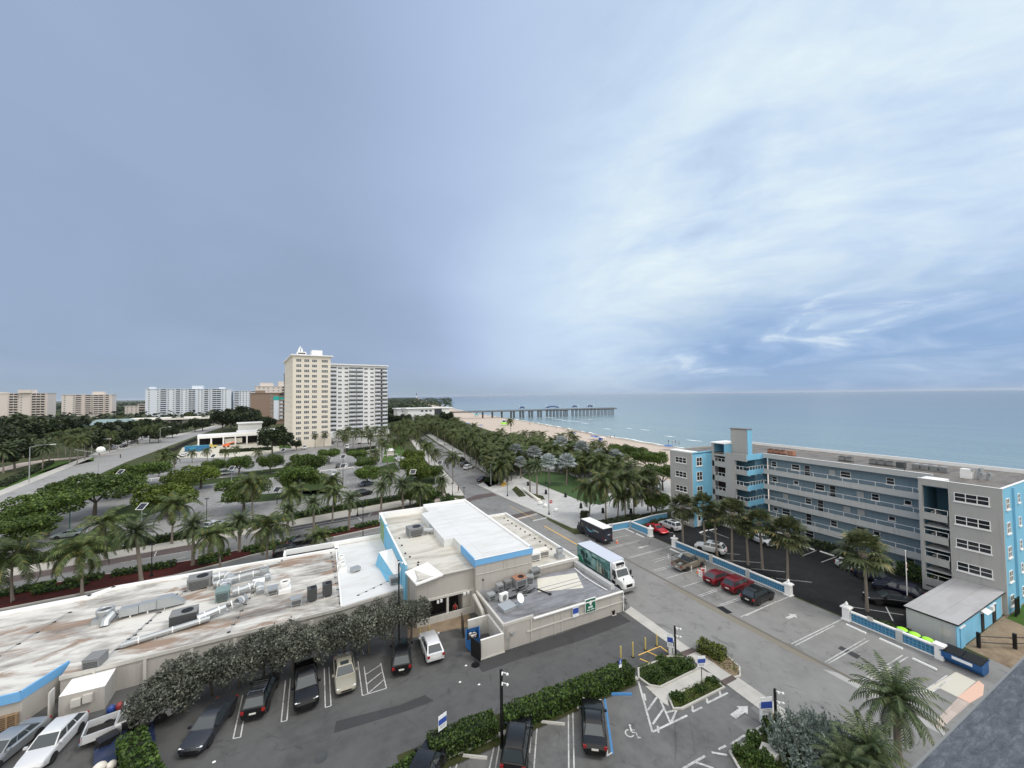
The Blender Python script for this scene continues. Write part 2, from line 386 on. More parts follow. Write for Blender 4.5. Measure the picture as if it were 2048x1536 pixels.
# unseen sky overhead and behind the viewer, brightened to add neutral light
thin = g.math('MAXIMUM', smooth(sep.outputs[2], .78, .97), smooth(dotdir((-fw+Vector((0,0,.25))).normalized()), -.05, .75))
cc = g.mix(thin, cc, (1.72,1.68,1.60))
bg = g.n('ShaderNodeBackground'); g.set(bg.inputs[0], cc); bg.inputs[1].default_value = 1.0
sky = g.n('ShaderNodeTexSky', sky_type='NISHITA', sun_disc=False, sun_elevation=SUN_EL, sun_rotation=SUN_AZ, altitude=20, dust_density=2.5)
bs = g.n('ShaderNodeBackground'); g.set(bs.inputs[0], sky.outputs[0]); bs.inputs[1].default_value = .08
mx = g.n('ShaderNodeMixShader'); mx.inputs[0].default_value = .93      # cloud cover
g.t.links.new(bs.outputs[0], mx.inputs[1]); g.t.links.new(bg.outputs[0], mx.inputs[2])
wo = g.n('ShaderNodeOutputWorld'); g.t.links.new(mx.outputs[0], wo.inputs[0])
su = bpy.data.lights.new('sun', 'SUN'); su.energy = 1.5; su.angle = R(16); su.color = (1, .97, .93)
so = bpy.data.objects.new('sun', su); COL.objects.link(so)
sd = Vector((math.sin(SUN_AZ)*math.cos(SUN_EL), math.cos(SUN_AZ)*math.cos(SUN_EL), math.sin(SUN_EL)))
so.rotation_euler = sd.to_track_quat('Z', 'Y').to_euler(); so.location = (60, -60, 120)

# ------------------------------------------------------------------ ground
def sheet(name, pts, z, m):
    return struct(MB().flat([(p[0], p[1]) for p in pts], z).build(name, m))
def psheet(name, px, z, m): return sheet(name, GL(px), z, m)
coast_px = [(1320,887),(1255,876),(1200,868),(1150,857.5),(1100,849),(1050,840.5),(1000,833),(950,826),(905,816),(870,806),(848,799.5),(838,796.6)]
coast = [Vector((150,-600,0)), Vector((150,-60,0)), Vector((152,60,0)), Vector((156,110,0))]+GL(coast_px)
def offs(line, dx):
    r = []
    for i, p in enumerate(line):
        t = (line[min(i+1, len(line)-1)]-line[max(i-1, 0)]).normalized(); r.append(Vector((p.x-t.y*dx, p.y+t.x*dx, 0)))
    return r
inl = offs(coast, 38)
sheet('ground', [(-40000,-600)]+[(p.x, p.y) for p in inl]+[(inl[-1].x-900, 40000), (-40000, 40000)], 0, W['land'])
b = MB(); prof = [(64,.06,0),(30,.10,0),(9,-.02,0),(3.5,-.22,1),(-5,-.8,1)]
for (d0, z0, m0), (d1, z1, m1) in zip(prof, prof[1:]):
    A, B = offs(coast, d0), offs(coast, d1)
    for i in range(len(A)-1):
        b.poly([(A[i].x,A[i].y,z0),(B[i].x,B[i].y,z1),(B[i+1].x,B[i+1].y,z1),(A[i+1].x,A[i+1].y,z0)], m1)
struct(b.build('beach', [W['sand'], W['wetsand']]))
# sea: pale green over the bar, slate further out, long low swell
g = N('sea_water'); p = g.pos()
n1 = g.noise(g.mapping(p, (.02,.006,1), (0,0,R(14))), 1.0, 5, .6, .6); 
sp = g.n('ShaderNodeSeparateXYZ'); g.set(sp.inputs[0], p)
off = g.math('ADD', g.math('MULTIPLY', sp.outputs[0], 1.0), g.math('MULTIPLY', sp.outputs[1], -.12))
f = g.math('ADD', g.math('DIVIDE', g.math('SUBTRACT', off, 130), 900.0, clamp=True), g.math('MULTIPLY', g.math('SUBTRACT', n1, .5), .42))
c = g.ramp(f, [(0, (.17,.245,.25)), (.12, (.135,.215,.245)), (.4, (.10,.165,.215)), (1, (.085,.135,.18))])
wv = g.n('ShaderNodeTexWave', wave_type='BANDS', bands_direction='X'); g.set(wv.inputs['Vector'], g.mapping(p, (1,1,1), (0,0,R(10)))); wv.inputs['Scale'].default_value = .035
wv.inputs['Distortion'].default_value = 7; wv.inputs['Detail'].default_value = 4; wv.inputs['Detail Scale'].default_value = .6
h = g.math('ADD', g.math('MULTIPLY', wv.outputs['Fac'], 1.1), g.math('ADD', g.noise(g.mapping(p, (.35,.12,1), (0,0,R(12))), 1, 5, .6), g.math('MULTIPLY', g.noise(p, 1.6, 3), .25)))
g.out(c, .24, 0, g.bump(h, .45, .35), .5)
S = 60000
struct(MB().flat([(-200,-9000),(S,-9000),(S,S),(-200,S)], -.32).build('sea', g.o))
# breaking foam along the waterline and over the bar
fm = plain('sea_foam', (.74,.78,.78), .7, var=.2, world=True)
b = MB(); fr = random.Random(3)
fl = offs(coast, 1.2); 
for i in range(3, len(fl)-3):
    a, c2 = fl[i], fl[i+1]; L = (c2-a).length; t = (c2-a)/L; nrm = Vector((-t.y, t.x, 0)); n = max(4, int(L/5)); top = []; bot = []
    for j in range(n+1):
        q = a+t*(L*j/n); w = .35+.9*fr.random(); wob = .9*math.sin(j*1.7+i)
        top.append(q+nrm*(wob+w)); bot.append(q+nrm*(wob-w))
    for j in range(n):
        if fr.random() < .85: b.poly([(*bot[j].xy, -.285), (*bot[j+1].xy, -.285), (*top[j+1].xy, -.26), (*top[j].xy, -.26)])
for (x, y, L) in [(1115,838,26),(1132,841,18),(1150,842,24),(1095,834,34),(1170,846,12),(1290,859,9),(1258,856,7),(1340,872,8),(1388,880,10),(1215,857,9),(1180,838,10)]:
    q = G(x, y); n = 9
    for j in range(n):
        u0, u1 = (j/n-.5)*L, ((j+1)/n-.5)*L; w0 = .25+.7*math.sin(math.pi*j/n); w1 = .25+.7*math.sin(math.pi*(j+1)/n); k2 = fr.uniform(-.3,.3)
        b.poly([(q.x+k2-w0, q.y+u0, -.29),(q.x+k2+w0, q.y+u0, -.29),(q.x+k2+w1, q.y+u1, -.29),(q.x+k2-w1, q.y+u1, -.29)])
stuff(b.build('sea_foam', fm))

# ---- near lots
sheet('alley', [(-60,12),(33.2,12),(33.2,50),(-60,62)], .004, W['alley'])
sheet('parking_lot', [(-8,-12),(33.2,-12),(33.2,24),(27.2,24.6),(25.6,26.75),(-8,27.1)], .008, W['lowlot'])
sheet('parking_lot', [(33.2,-12),(60,-12),(60,13),(53.9,15.5),(53.9,58.2),(42.4,60),(42.4,70),(33.2,70)], .004, W['lot'])
sheet('courtyard_lot', [(54.2,18),(77,18),(77,46),(70,52),(54.2,57.5)], .004, W['fresh'])
sheet('street', [(33.2,70),(42.6,70),(42.8,82),(41.2,100)]+[tuple(p.xy) for p in GL([(955,968),(985,956),(955,938),(910,908),(877,889),(850,872),(832,861),(818,857),(826,870),(845,890),(868,915),(895,947),(912,967),(930,990)])]+[(31.5,93),(30,88)], .006, W['street'])
psheet('alley_patch', [(668,1466),(672,1443),(800,1410),(850,1390),(868,1402),(820,1420),(740,1445)], .010, W['patch'])
psheet('alley_patch', [(945,1318),(1010,1302),(1110,1272),(1237,1226),(1262,1243),(1160,1282),(1040,1318),(965,1345)], .010, W['patch'])
psheet('lot_patch', [(1463,1445),(1490,1430),(1540,1462),(1512,1478)], .012, W['xstreet'])
psheet('lot_patch', [(1500,1416),(1530,1400),(1562,1424),(1530,1440)], .016, W['street'])
psheet('lot_repair', [(1676,1297),(1682,1292),(1722,1312),(1714,1318)], .012, W['patch'])
# gutter seam between lane and stalls, brown tide line beside it
sheet('gutter', [(42.9,4),(43.3,4),(43.3,50),(42.9,52)], .009, plain('gutter_dirt', (.12,.11,.095), .9, var=.3, world=True))
sheet('silt_stain', [(42.2,22),(42.9,20.5),(42.9,36),(42.4,40),(42.0,33)], .009, plain('silt', (.17,.155,.125), .9, var=.35, world=True))
sheet('gutter_pan', [(42.1,12),(42.9,12.2),(42.9,19.5),(42.2,20.4)], .009, plain('pale_gutter_concrete', (.33,.325,.315), .7, var=.2, world=True))
Z4 = lambda l: [(1200+x/2.865, 1000+y/2.865) for x, y in l]
Z5 = lambda l: [(1528+x/2.865, 1000+y/2.865) for x, y in l]
Z3 = lambda l: [(800+x/2.865, 1000+y/2.865) for x, y in l]
Z2 = lambda l: [(400+x/2.865, 1000+y/2.865) for x, y in l]
def raised(name, px, h, m, z=0):
    pts = GL(px, h); return struct(MB().prism([p[:2] for p in pts], -.05, h).build(name, m))
def kerb(px, closed=False, h=.14, w=.17, name='kerb', world=None, m='kerb'):
    pts = [Vector((p[0], p[1], 0)) for p in (world or GL(px, h))]; b = MB(); n = len(pts)
    if closed: pts = pts+[pts[0], pts[1]]
    def off(i):
        t0 = (pts[i]-pts[i-1]).normalized() if i > 0 else (pts[i+1]-pts[i]).normalized()
        t1 = (pts[i+1]-pts[i]).normalized() if i+1 < len(pts) else t0
        t = (t0+t1).normalized(); return Vector((-t.y, t.x, 0))*(w/2)
    for i in range(len(pts)-(2 if closed else 1)):
        o0 = off(i if i or not closed else n); o1 = off(i+1)
        a, c = pts[i], pts[i+1]; b.prism([a+o0, c+o1, c-o1, a-o0], -.05, h)
    return struct(b.build(name, W[m]))
sidewalk = [(1249,1223),(1262,1213),(1375,1293),(1472,1352),(1584,1429),(1650,1478),(1720,1540),(1690,1560),(1620,1492),(1563,1450),(1441,1359.5),(1360,1303)]
raised('sidewalk', sidewalk, .06, W['walk'])
for q in (Z4([(450,875),(530,845),(560,865),(480,900)]), Z4([(690,1035),(755,1003),(785,1025),(718,1060)]), Z4([(1035,1275),(1105,1235),(1150,1265),(1075,1312)])):
    struct(MB().flat([p[:2] for p in GL(q, .068)], .068).build('paver_band', W['brick']))
raised('walkway', Z4([(335,1072),(575,962),(610,985),(660,1000),(640,1012),(430,1108),(388,1150),(395,1180),(360,1160),(260,1065)]), .05, W['walk'])
bedA = Z4([(220,962),(395,893),(470,895),(560,962),(345,1068),(285,1058),(222,1012)])
bedB = Z4([(400,1140),(430,1112),(640,1014),(712,1068),(470,1190),(420,1190)])
bedC = Z4([(745,1440),(990,1295),(1040,1290),(1170,1375),(1320,1480),(1500,1600),(900,1660),(800,1536)])
island = Z4([(552,850),(620,845),(720,880),(800,955),(802,1005),(770,1012),(690,960)])
for q in (bedA, bedB, bedC): raised('planting_bed', q, .09, W['bed']); kerb(q, True)
raised('planting_island', island, .09, W['dirt']); kerb(island[1:6], m='black' if False else 'kerb')
kerb(Z3([(120,1530),(210,1490),(480,1380),(640,1310),(900,1195),(1150,1095),(1360,1013)]), h=.16, w=.32)
sheet('hedge_bed', [(5,27.05),(25.4,26.85),(26.2,29.6),(5,29.6)], .05, W['bed'])
# slabs behind the dumpsters and dirt yard
psheet('concrete_pad', Z5([(885,1115),(1100,985),(1215,1040),(1110,1130),(1010,1080)]), .012, W['slab'])
psheet('concrete_pad', Z5([(1110,1130),(1230,1035),(1262,1060),(1255,1120),(1180,1165)]), .016, W['pinkslab'])
psheet('concrete_pad', Z5([(990,1260),(1110,1135),(1180,1165),(1040,1290),(990,1320)]), .012, W['redbrick'])
sheet('dirt_yard', [(56.6,8),(80,8),(80,15.6),(58.5,15.6)], .010, W['dirt'])
sheet('lawn', [(66.5,8),(95,8),(95,15.3),(70.0,15.3)], .016, W['grass'])
sheet('dirt_yard', [(8.4,43.0),(15.6,42.0),(15.9,45.6),(9.0,46.2)], .010, W['dirt'])
# courtyard planting strip along the wall
sheet('planting_strip', [(54.3,29.6),(56.2,30.6),(55.8,47.2),(54.3,47.2)], .02, W['bed'])
sheet('planting_strip', [(54.3,17.9),(57.4,17.9),(55.4,23.3),(54.3,23.3)], .02, W['grass'])
# ---- plaza
plz = [(41.0,106.5),(41.7,92),(42.8,77),(44,63),(46,61.5),(47,63.2),(75,63.2),(92,75),(95,112),(70,125),(54,116)]
struct(MB().prism(plz, -.05, .10).build('plaza', W['plaza']))
kerb(None, world=[(41.0,106.5),(41.7,92),(42.8,77),(44,63),(46,61.5)], h=.13, w=.2)
lawn = [(1042,952),(1056,946),(1085,942),(1115,945),(1150,953),(1180,966),(1215,985),(1222,1001),(1200,1010),(1165,1003),(1130,989),(1095,975),(1062,962)]
struct(MB().prism([p[:2] for p in GL(lawn, .12)], 0, .13).build('lawn', W['turf']))
sheet('planting_strip', [(46.6,58.6),(66,58.6),(66,63.1),(47.2,63.1)], .05, W['bed'])
sheet('planting_strip', [(60,57),(64.2,53),(64.2,57.8),(60,58.3)], .02, W['bed'])
for q in ([(1024,979),(1032,972),(1046,984),(1052,992),(1038,994)], [(1047,983),(1056,985),(1086,992),(1090,999),(1076,999),(1062,995)]):
    struct(MB().prism([p[:2] for p in GL(q, .12)], 0, .16).build('planting_bed', W['bed']))
psheet('tactile_pad', [(998,968),(1008,963),(1015,968),(1006,975)], .115, W['yellowpaint'])
isl = [(963,962),(968,955),(985,950),(1000,957),(996,968),(978,974)]
raised('planting_island', isl, .1, W['grass']); kerb(isl, True)
psheet('crosswalk', [(930,1009),(945,1001),(970,995.5),(994,991),(985,986),(952,990),(926,1000)], .010, W['brick'])
psheet('crosswalk', [(1019,1031),(1064,1021.5),(1072,1026),(1029,1037)], .010, W['brick'])
psheet('crosswalk_edge', [(1031,1037.5),(1073,1027),(1076,1028.5),(1034,1040)], .010, W['redbrick'])
# ---- north street sidewalks
esw = [(852,869),(877,886),(955,935),(1003,963),(1015,957),(968,929),(887,882),(860,866)]
raised('sidewalk', esw, .12, W['plaza'])
raised('sidewalk', [(930,991),(911,966),(857,908),(825,872),(816,874),(842,910),(888,963),(893,990)], .12, W['walk'])
raised('brick_corner', [(893,990),(880,981),(872,985),(868,1010),(905,1012),(925,1001)], .12, W['redbrick'])
# ---- cross street
K = [(-75,64),(-36,72.3),(-19.6,73.9),(-14,75.7),(-10.5,77.2),(8.7,81.3),(25,84.2)]
PB = [(-75,72),(-36,79),(-18,79.6),(-12.3,81.0),(8,84.6),(25,87.4)]
LE = [(-75,78),(-28.7,83.9),(-20.5,84.9),(-16.7,85.5),(1.7,88.6),(12,90.5),(25,93)]
FC = [(-75,81),(-29.8,86.9),(-19.8,88.5),(5.7,92.4),(25,96)]
SB = [(-75,85),(-31,90.6),(-20.9,91.8),(6,97.4),(24,101)]
HB = [(-75,87.5),(-31,93.2),(-20.9,94.4),(6,100),(24,103.5)]
sheet('cross_street', [(-75,55),(34.5,66),(33.2,89),(31,95)]+FC[::-1], .004, W['xstreet'])
sheet('paver_lane', LE[:3]+[(-17.5,85.4),(-18.6,88.6)]+FC[1::-1], .008, W['brick'])
sheet('paver_lane', [(9.5,90.1),(25,93),(25,96),(10.5,93.2)], .008, W['brick'])
sheet('paver_lane', [(-11,86.6),(9.0,90.0),(9.9,93.1),(-10.4,90.0)], .008, W['patch'])
struct(MB().prism(FC+SB[::-1], -.05, .12).build('sidewalk', plain('taupe_sidewalk_concrete', (.36,.34,.30), .85, var=.2, world=True)))  # far sidewalk in darker taupe concrete
kerb(None, world=FC, h=.15, w=.2)
struct(MB().prism(K+PB[::-1], -.05, .10).build('median', W['mulch']))
kb = kerb(None, world=K, h=.15, w=.25); kerb(None, world=PB, h=.15, w=.2)
sheet('hedge_bed', SB+HB[::-1], .05, W['bed'])
# ---- upper car park
sheet('parking_lot', [(-58,91.2),(-31,93.4),(-20.9,94.6),(6,100.2),(24,103.7),(31,112),(33.5,150),(34,226),(-58,232),(-66,160),(-60,120)], .004, W['upper'])
psheet('lawn', [(764,926),(768,905),(772,893),(790,880),(822,912),(818,922)], .012, W['grass'])
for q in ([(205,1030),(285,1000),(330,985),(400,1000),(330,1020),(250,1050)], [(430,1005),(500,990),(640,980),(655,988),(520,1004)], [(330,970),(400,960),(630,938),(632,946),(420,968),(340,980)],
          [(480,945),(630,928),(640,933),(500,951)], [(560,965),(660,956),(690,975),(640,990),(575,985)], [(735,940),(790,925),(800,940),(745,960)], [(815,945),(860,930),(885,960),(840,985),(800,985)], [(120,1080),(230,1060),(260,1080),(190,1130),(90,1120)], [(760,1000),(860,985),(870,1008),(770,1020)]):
    psheet('planting_island', q, .02, W['darkgrass'])
# ---- highway on the left
AL = [(-20,1003),(0,992),(195,911),(300,884),(380,866),(440,850),(470,843),(520,835)]
AR = [(-20,1056),(60,1012),(120,984),(250,925),(330,895),(395,871),(450,852),(480,845),(530,836)]
psheet('highway', AL+AR[::-1], .006, W['a1a'])
psheet('sidewalk', [(-20,988),(0,981),(190,906),(300,879),(380,863),(440,848),(440,850),(380,866),(300,884),(195,911),(0,992),(-20,1003)], .03, W['walk'])
psheet('lawn', [(-20,986),(0,969),(60,951),(102,933),(105,924),(176,919),(188,922),(188,907),(0,981)], .012, W['grass'])
psheet('service_road', [(-20,950),(0,944),(50,932),(95,922),(180,915),(250,905),(180,911),(100,918),(40,926),(-20,940)], .008, W['redbrick'])
psheet('parking_lot', [(215,890),(300,868),(330,866),(330,874),(280,884),(230,898)], .010, W['a1a'])
# ---- grounds about the tower and building site
psheet('parking_lot', [(560,905),(600,903),(760,893),(800,872),(560,880)], .008, W['upper'])
psheet('building_site', [(352,915),(365,895),(440,880),(555,880),(560,903),(520,912),(420,916)], .010, W['slab'])
psheet('lawn', [(555,888),(630,886),(640,893),(560,897)], .014, W['grass'])

# ------------------------------------------------------------------ road markings
def stripes(name, segs, w=.11, m='paint', z=.016):
    b = MB()
    for s in segs:
        p, q = G(*s[0]), G(*s[1]); t = (q-p).normalized(); nn = Vector((-t.y, t.x, 0))*w/2
        b.flat([(p+nn).xy, (q+nn).xy, (q-nn).xy, (p-nn).xy], z); z += .00007
    return struct(b.build(name, W[m]))
def pr(f, *a): return [(f([(s[0], s[1])])[0], f([(s[2], s[3])])[0]) for s in a]
I = lambda l: l
stripes('parking_lines', pr(I, (1257,1115,1340,1092.7),(1262,1115.5,1324,1099),(1304,1121,1348,1109.5),(1310,1124,1352,1111.5),(1305,1141,1353,1128.7),(1310,1143,1354,1131.4),(1332.6,1157,1385,1141),(1366,1174,1413,1159),(1397,1191,1441,1176),(1402,1193,1444,1178),(1435.6,1211,1476,1197),(1440,1213,1480,1199),
   (1481,1234,1577,1194),(1492,1232,1552,1203),(1583,1288,1683,1239),(1591,1291,1669,1251),(1650,1324.6,1730.4,1277.5),(1657,1327,1737.4,1281),(1725,1361,1805.5,1310.6),(1737,1361,1816,1314),(1840,1387.5,1894.5,1351),(1851,1394.5,1905,1354),(1215,1096,1279,1080),(1218,1098,1280,1082),(1212,1080,1260,1069.5)))
stripes('parking_lines', pr(Z2, (245,1118,190,1368),(276,1118,232,1360),(190,1368,232,1360),(490,1035,465,1272),(518,1022,498,1265),(465,1272,498,1265),(712,965,718,1190),(738,958,751,1180),(718,1190,751,1180),(905,925,930,1122),(940,955,962,1112),(1035,935,1068,1080),(930,1122,1068,1080),(1035,945,950,1000),(1045,985,957,1055),(1055,1030,962,1110)), .09)
stripes('parking_lines', pr(Z3, (965,1200,967,1560),(990,1200,998,1560),(787,1273,766,1560),(757,1288,742,1450),(545,1385,508,1560),(575,1375,543,1560),(305,1485,278,1560),(338,1475,313,1560),(1143,1120,1190,1465),(1185,1468,1215,1448)), .1)
stripes('blue_line', pr(Z3, (1172,1130,1217,1455)), .17, 'bluepaint')
stripes('hatch_lines', pr(Z4, (220,1040,300,1330),(300,1330,500,1235),(530,1215,585,1188),(612,1165,732,1106),(345,1145,402,1275),(327,1130,274,1205),(368,1192,302,1285),(378,1218,438,1205),(438,1205,410,1272),(612,1138,616,1165),(684,1095,692,1122),(530,1180,530,1210),(252,1110,262,1150),(475,1540,602,1468),(545,1503,652,1538),(640,1447,728,1462),(750,1398,795,1398),(760,1393,830,1348),(850,1338,958,1280),(680,1430,722,1408),(330,1295,335,1335)), .16)
stripes('courtyard_lines', pr(I, (1423,1104.7,1479,1109),(1451,1120,1521,1125.6),(1502,1137,1570,1143.8),(1552.5,1157,1624,1164.7),(1605,1111.7,1633,1101),(1643,1124.6,1673,1113.4),(1697,1213,1807,1230),(1418,1061,1457,1076),(1399,1066,1420,1075),(1330,1063,1347,1066),(1680,1137,1700,1129),(1772,1214,1786,1242)), .11)
stripes('yellow_line', pr(I, (1089,1052,1166,1096)), .25, 'yellowpaint'); stripes('yellow_line', pr(I, (1020,1012,1072,1040)), .1, 'yellowpaint')
stripes('stop_line', pr(I, (1066,1042,1093,1035.5)), .55)
stripes('yellow_hatching', pr(Z4, (220,890,345,838),(345,838,398,880),(272,868,350,905),(228,910,290,935),(232,958,398,888)), .12, 'yellowpaint')
stripes('lane_lines', [((240,1139),(371,1115)), ((240,1126),(375,1102.5)), ((12,1181),(75,1168)), ((20,1189),(52,1182)), ((575,1059),(740,1031)), ((632,1094),(760,1062)), ((378,1084),(430,1075)), ((575,1060),(580,1066)), ((716,1035),(723,1041)), ((313,1103),(309,1112))], .14)
stripes('lane_lines', [((0,1010),(60,984)), ((0,1016),(75,984)), ((150,958),(170,955)), ((80,975),(100,970)), ((330,884),(345,880))], .3)
stripes('yellow_line', [((0,1053),(60,1000)), ((105,985),(130,970))], .5, 'yellowpaint')
segs = []
for i in range(9): segs.append(((908+i*9.5, 909+i*6.2), (928+i*9.5-i*.4, 905+i*6.4-i*.5)))
segs += [((868+i*4, 899-i*-1.2), (880+i*4, 893+i*2)) for i in range(5)]
stripes('parking_lines', segs, .13)
# painted bays of the upper car park: rows of stall lines
b = MB(); z = .012
for (x0, x1, y, dy) in [(-34,-4,148,5),(-4,26,152,5),(-34,-3,168,5),(-30,25,119,5),(2,28,131,4.6),(-48,-37,140,5),(-30,24,184,5),(-28,20,202,5)]:
    n = int((x1-x0)/2.75)
    for i in range(n+1):
        x = x0+i*2.75; yy = y+(x-x0)*.10
        b.flat([(x-.06,yy-dy),(x+.06,yy-dy),(x+.06,yy),(x-.06,yy)], z)
struct(b.build('parking_lines', W['paint']))
# arrows, wheelchair symbol
def arrow(c, ang, L, w=.16, hw=.42, z=.02):
    b = MB(); cs, sn = math.cos(ang), math.sin(ang); c = G(*c)
    T = lambda u, v: (c.x+u*cs-v*sn, c.y+u*sn+v*cs)
    b.flat([T(-L/2,-w),T(L*.1,-w),T(L*.1,w),T(-L/2,w)], z); b.flat([T(L*.1,-hw),T(L/2,0),T(L*.1,hw)], z)
    return struct(b.build('arrow_marking', W['paint']))
arrow((1286,1094), R(180), 2.6); arrow((1583,1233), 0, 1.9, .2, .5); arrow((1481,1423), R(3), 2.1, .24, .46)
b = MB(); z = .02; c = G(1262,1464); ux = Vector((.80,-.6,0)); uy = Vector((.6,.80,0))
T = lambda u, v: (c+ux*u+uy*v).xy
ring = [(.36*math.cos(a)-.12, .36*math.sin(a)-.15) for a in [R(100+i*22) for i in range(12)]]; rin = [(x*.72-.034, y*.72-.04) for x, y in ring]
for i in range(11): b.flat([T(*ring[i]),T(*ring[i+1]),T(*rin[i+1]),T(*rin[i])], z)
b.flat([T(-.12,.62),T(.0,.70),T(.10,.60),T(.04,.48),T(-.09,.48)], z); b.flat([T(-.08,.46),T(.05,.46),T(.10,.02),T(-.02,.02)], z+.001)
b.flat([T(.0,.24),T(.30,.24),T(.30,.15),T(.0,.15)], z+.002); b.flat([T(.06,.02),T(.40,.02),T(.52,-.38),T(.62,-.34),T(.68,-.44),T(.46,-.52),T(.32,-.08),T(.06,-.08)], z+.003)
struct(b.build('wheelchair_marking', W['paint']))
# ------------------------------------------------------------------ buildings
W['gravel'] = membrane('gravel_roof', (.17,.15,.13), (.07,.06,.052), .8, .5)
W['shoproof'] = membrane('white_roof_coating', (.65,.635,.595), (.085,.065,.052), .95, .22, R(8), rust=(.24,.15,.095))
W['cleanroof'] = membrane('bright_roof_coating', (.68,.69,.69), (.44,.40,.35), .35, .3)
W['dirtyroof'] = membrane('weathered_roof_coating', (.60,.575,.51), (.20,.165,.12), .65, .3)
W['grayroof'] = membrane('gray_cap_sheet', (.24,.245,.265), (.085,.082,.08), .85, .3, R(4))
W['utilroof'] = membrane('pale_gray_roof', (.42,.42,.43), (.30,.29,.29), .6, .3)
W['tan'] = membrane('new_roof_patch', (.66,.63,.55), (.55,.50,.42), .4, .4)
def part(root, name, b, mats, label=None, sharp=35):
    o = b.build(name, mats, root, -root.location, 0, sharp)
    if label: o['label'] = label
    return o
WM = {}
def window_mesh(w, h, nx, nz, fr='white', gl='glass', t=.07, sill=True):
    key = (round(w,2), round(h,2), nx, nz, fr, gl)
    if key in WM: return WM[key]
    b = MB(); b.box(-w/2, w/2, -.035, .0, 0, h, 1)
    for i in range(nx+1):
        x = -w/2+w*i/nx; b.box(x-t/2, x+t/2, -.075, -.002, -.02, h+.02, 0)
    for j in range(nz+1):
        z = h*j/nz; b.box(-w/2, w/2, -.068, -.003, z-t/2.4, z+t/2.4, 0)
    if sill: b.box(-w/2-.12, w/2+.12, -.16, -.004, -.16, -.045, 0)
    WM[key] = b.mesh('window', [W[fr], W[gl]]); return WM[key]
def window(root, me, x, y, z, face='S', name='window'):
    return put(name, me, root, Vector((x, y, z))-root.location, 0 if face == 'S' else R(-90))
def rail_mb(b, p, q, z0, z1, n, w=.05, mid=0, mi=0):
    p, q = Vector((*p, 0)), Vector((*q, 0)); L = (q-p).length; a = math.atan2(q.y-p.y, q.x-p.x)
    for z in [z1]+[z0+(z1-z0)*(k+1)/(mid+1) for k in range(mid)]: b.obox(((p+q)/2).to_tuple()[:2]+(z-w,), (L, w, w), a, mi)
    for i in range(n+1):
        c = p.lerp(q, i/n); b.obox((c.x, c.y, z0), (w, w, z1-z0-w), a, mi)
    return b

# ---------------- the sky blue and gray apartment block
ab = thing('apartment_block', 'five storey sky blue and gray apartment block with open gallery balconies beside the sea', 'apartment block', (77, 35, 0))
b = MB(); EX = 88.6
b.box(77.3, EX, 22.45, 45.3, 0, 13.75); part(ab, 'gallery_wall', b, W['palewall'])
b = MB(); b.box(71.0, 71.25, 15.4, 19.7, 0, 14.45); b.box(71.25, 71.7, 19.52, 19.7, 0, 14.4)
b.box(71.0, 71.4, 22.1, 22.45, 0, 14.45); b.box(71.0, 71.3, 19.7, 22.1, 13.6, 14.45)
for f in range(4): b.box(71.0, 71.3, 19.9, 22.1, 10.1-2.83*f-.9, 10.1-2.83*f)
b.box(71.0, 71.3, 19.7, 22.1, 0, .5); b.box(70.93, 71.0, 19.55, 19.72, 0, 14.3)
part(ab, 'gray_wall', b, W['graywall'])
b = MB(); b.box(71.25, EX, 15.4, 15.6, 0, 14.45); b.box(71.3, 77.3, 22.3, 22.45, 0, 13.7); b.box(EX-.2, EX, 15.6, 22.3, 0, 14.45)
b.box(74.45, 74.75, 15.2, 15.4, 0, 14.2)
part(ab, 'blue_wall', b, W['bluewall'])
b = MB(); b.box(75.6, 75.8, 19.7, 22.28, 0, 13.6); b.box(71.3, 75.6, 19.6, 19.7, 0, 13.6); b.box(71.42, 75.6, 22.1, 22.28, 0, 13.6); b.box(71.3, 75.6, 19.7, 22.1, 13.45, 13.6); part(ab, 'stairwell_wall', b, W['shadedblue'])
b = MB(); b.box(71.15, EX-.1, 15.55, 22.35, 14.05, 14.2); b.box(76.0, EX-.1, 22.4, 52.3, 14.05, 14.21); b.box(65, EX-.1, 52.4, 57.5, 14.05, 14.2)
b.box(71, 76, 45.4, 52.3, 14.05, 14.2); part(ab, 'roof', b, W['gravel'])
b = MB(); b.box(EX-.25, EX+.05, 15.3, 57.7, 14.2, 14.75); 
part(ab, 'parapet_cap', b, W['white'])
for bx_ in (((64.72, 66.6, 52.5, 57.6, 14.3, 14.52),), ((75.65, 75.95, 22.5, 45.3, 14.4, 14.45),), ((70.95, 71.2, 15.35, 22.47, 14.452, 14.5), (71.2, EX, 15.35, 15.6, 14.452, 14.5), (71.3, 73.2, 20.2, 22.3, 14.2, 14.49))):
    b = MB(); [b.box(*q_) for q_ in bx_]; part(ab, 'parapet_cap', b, W['white'])
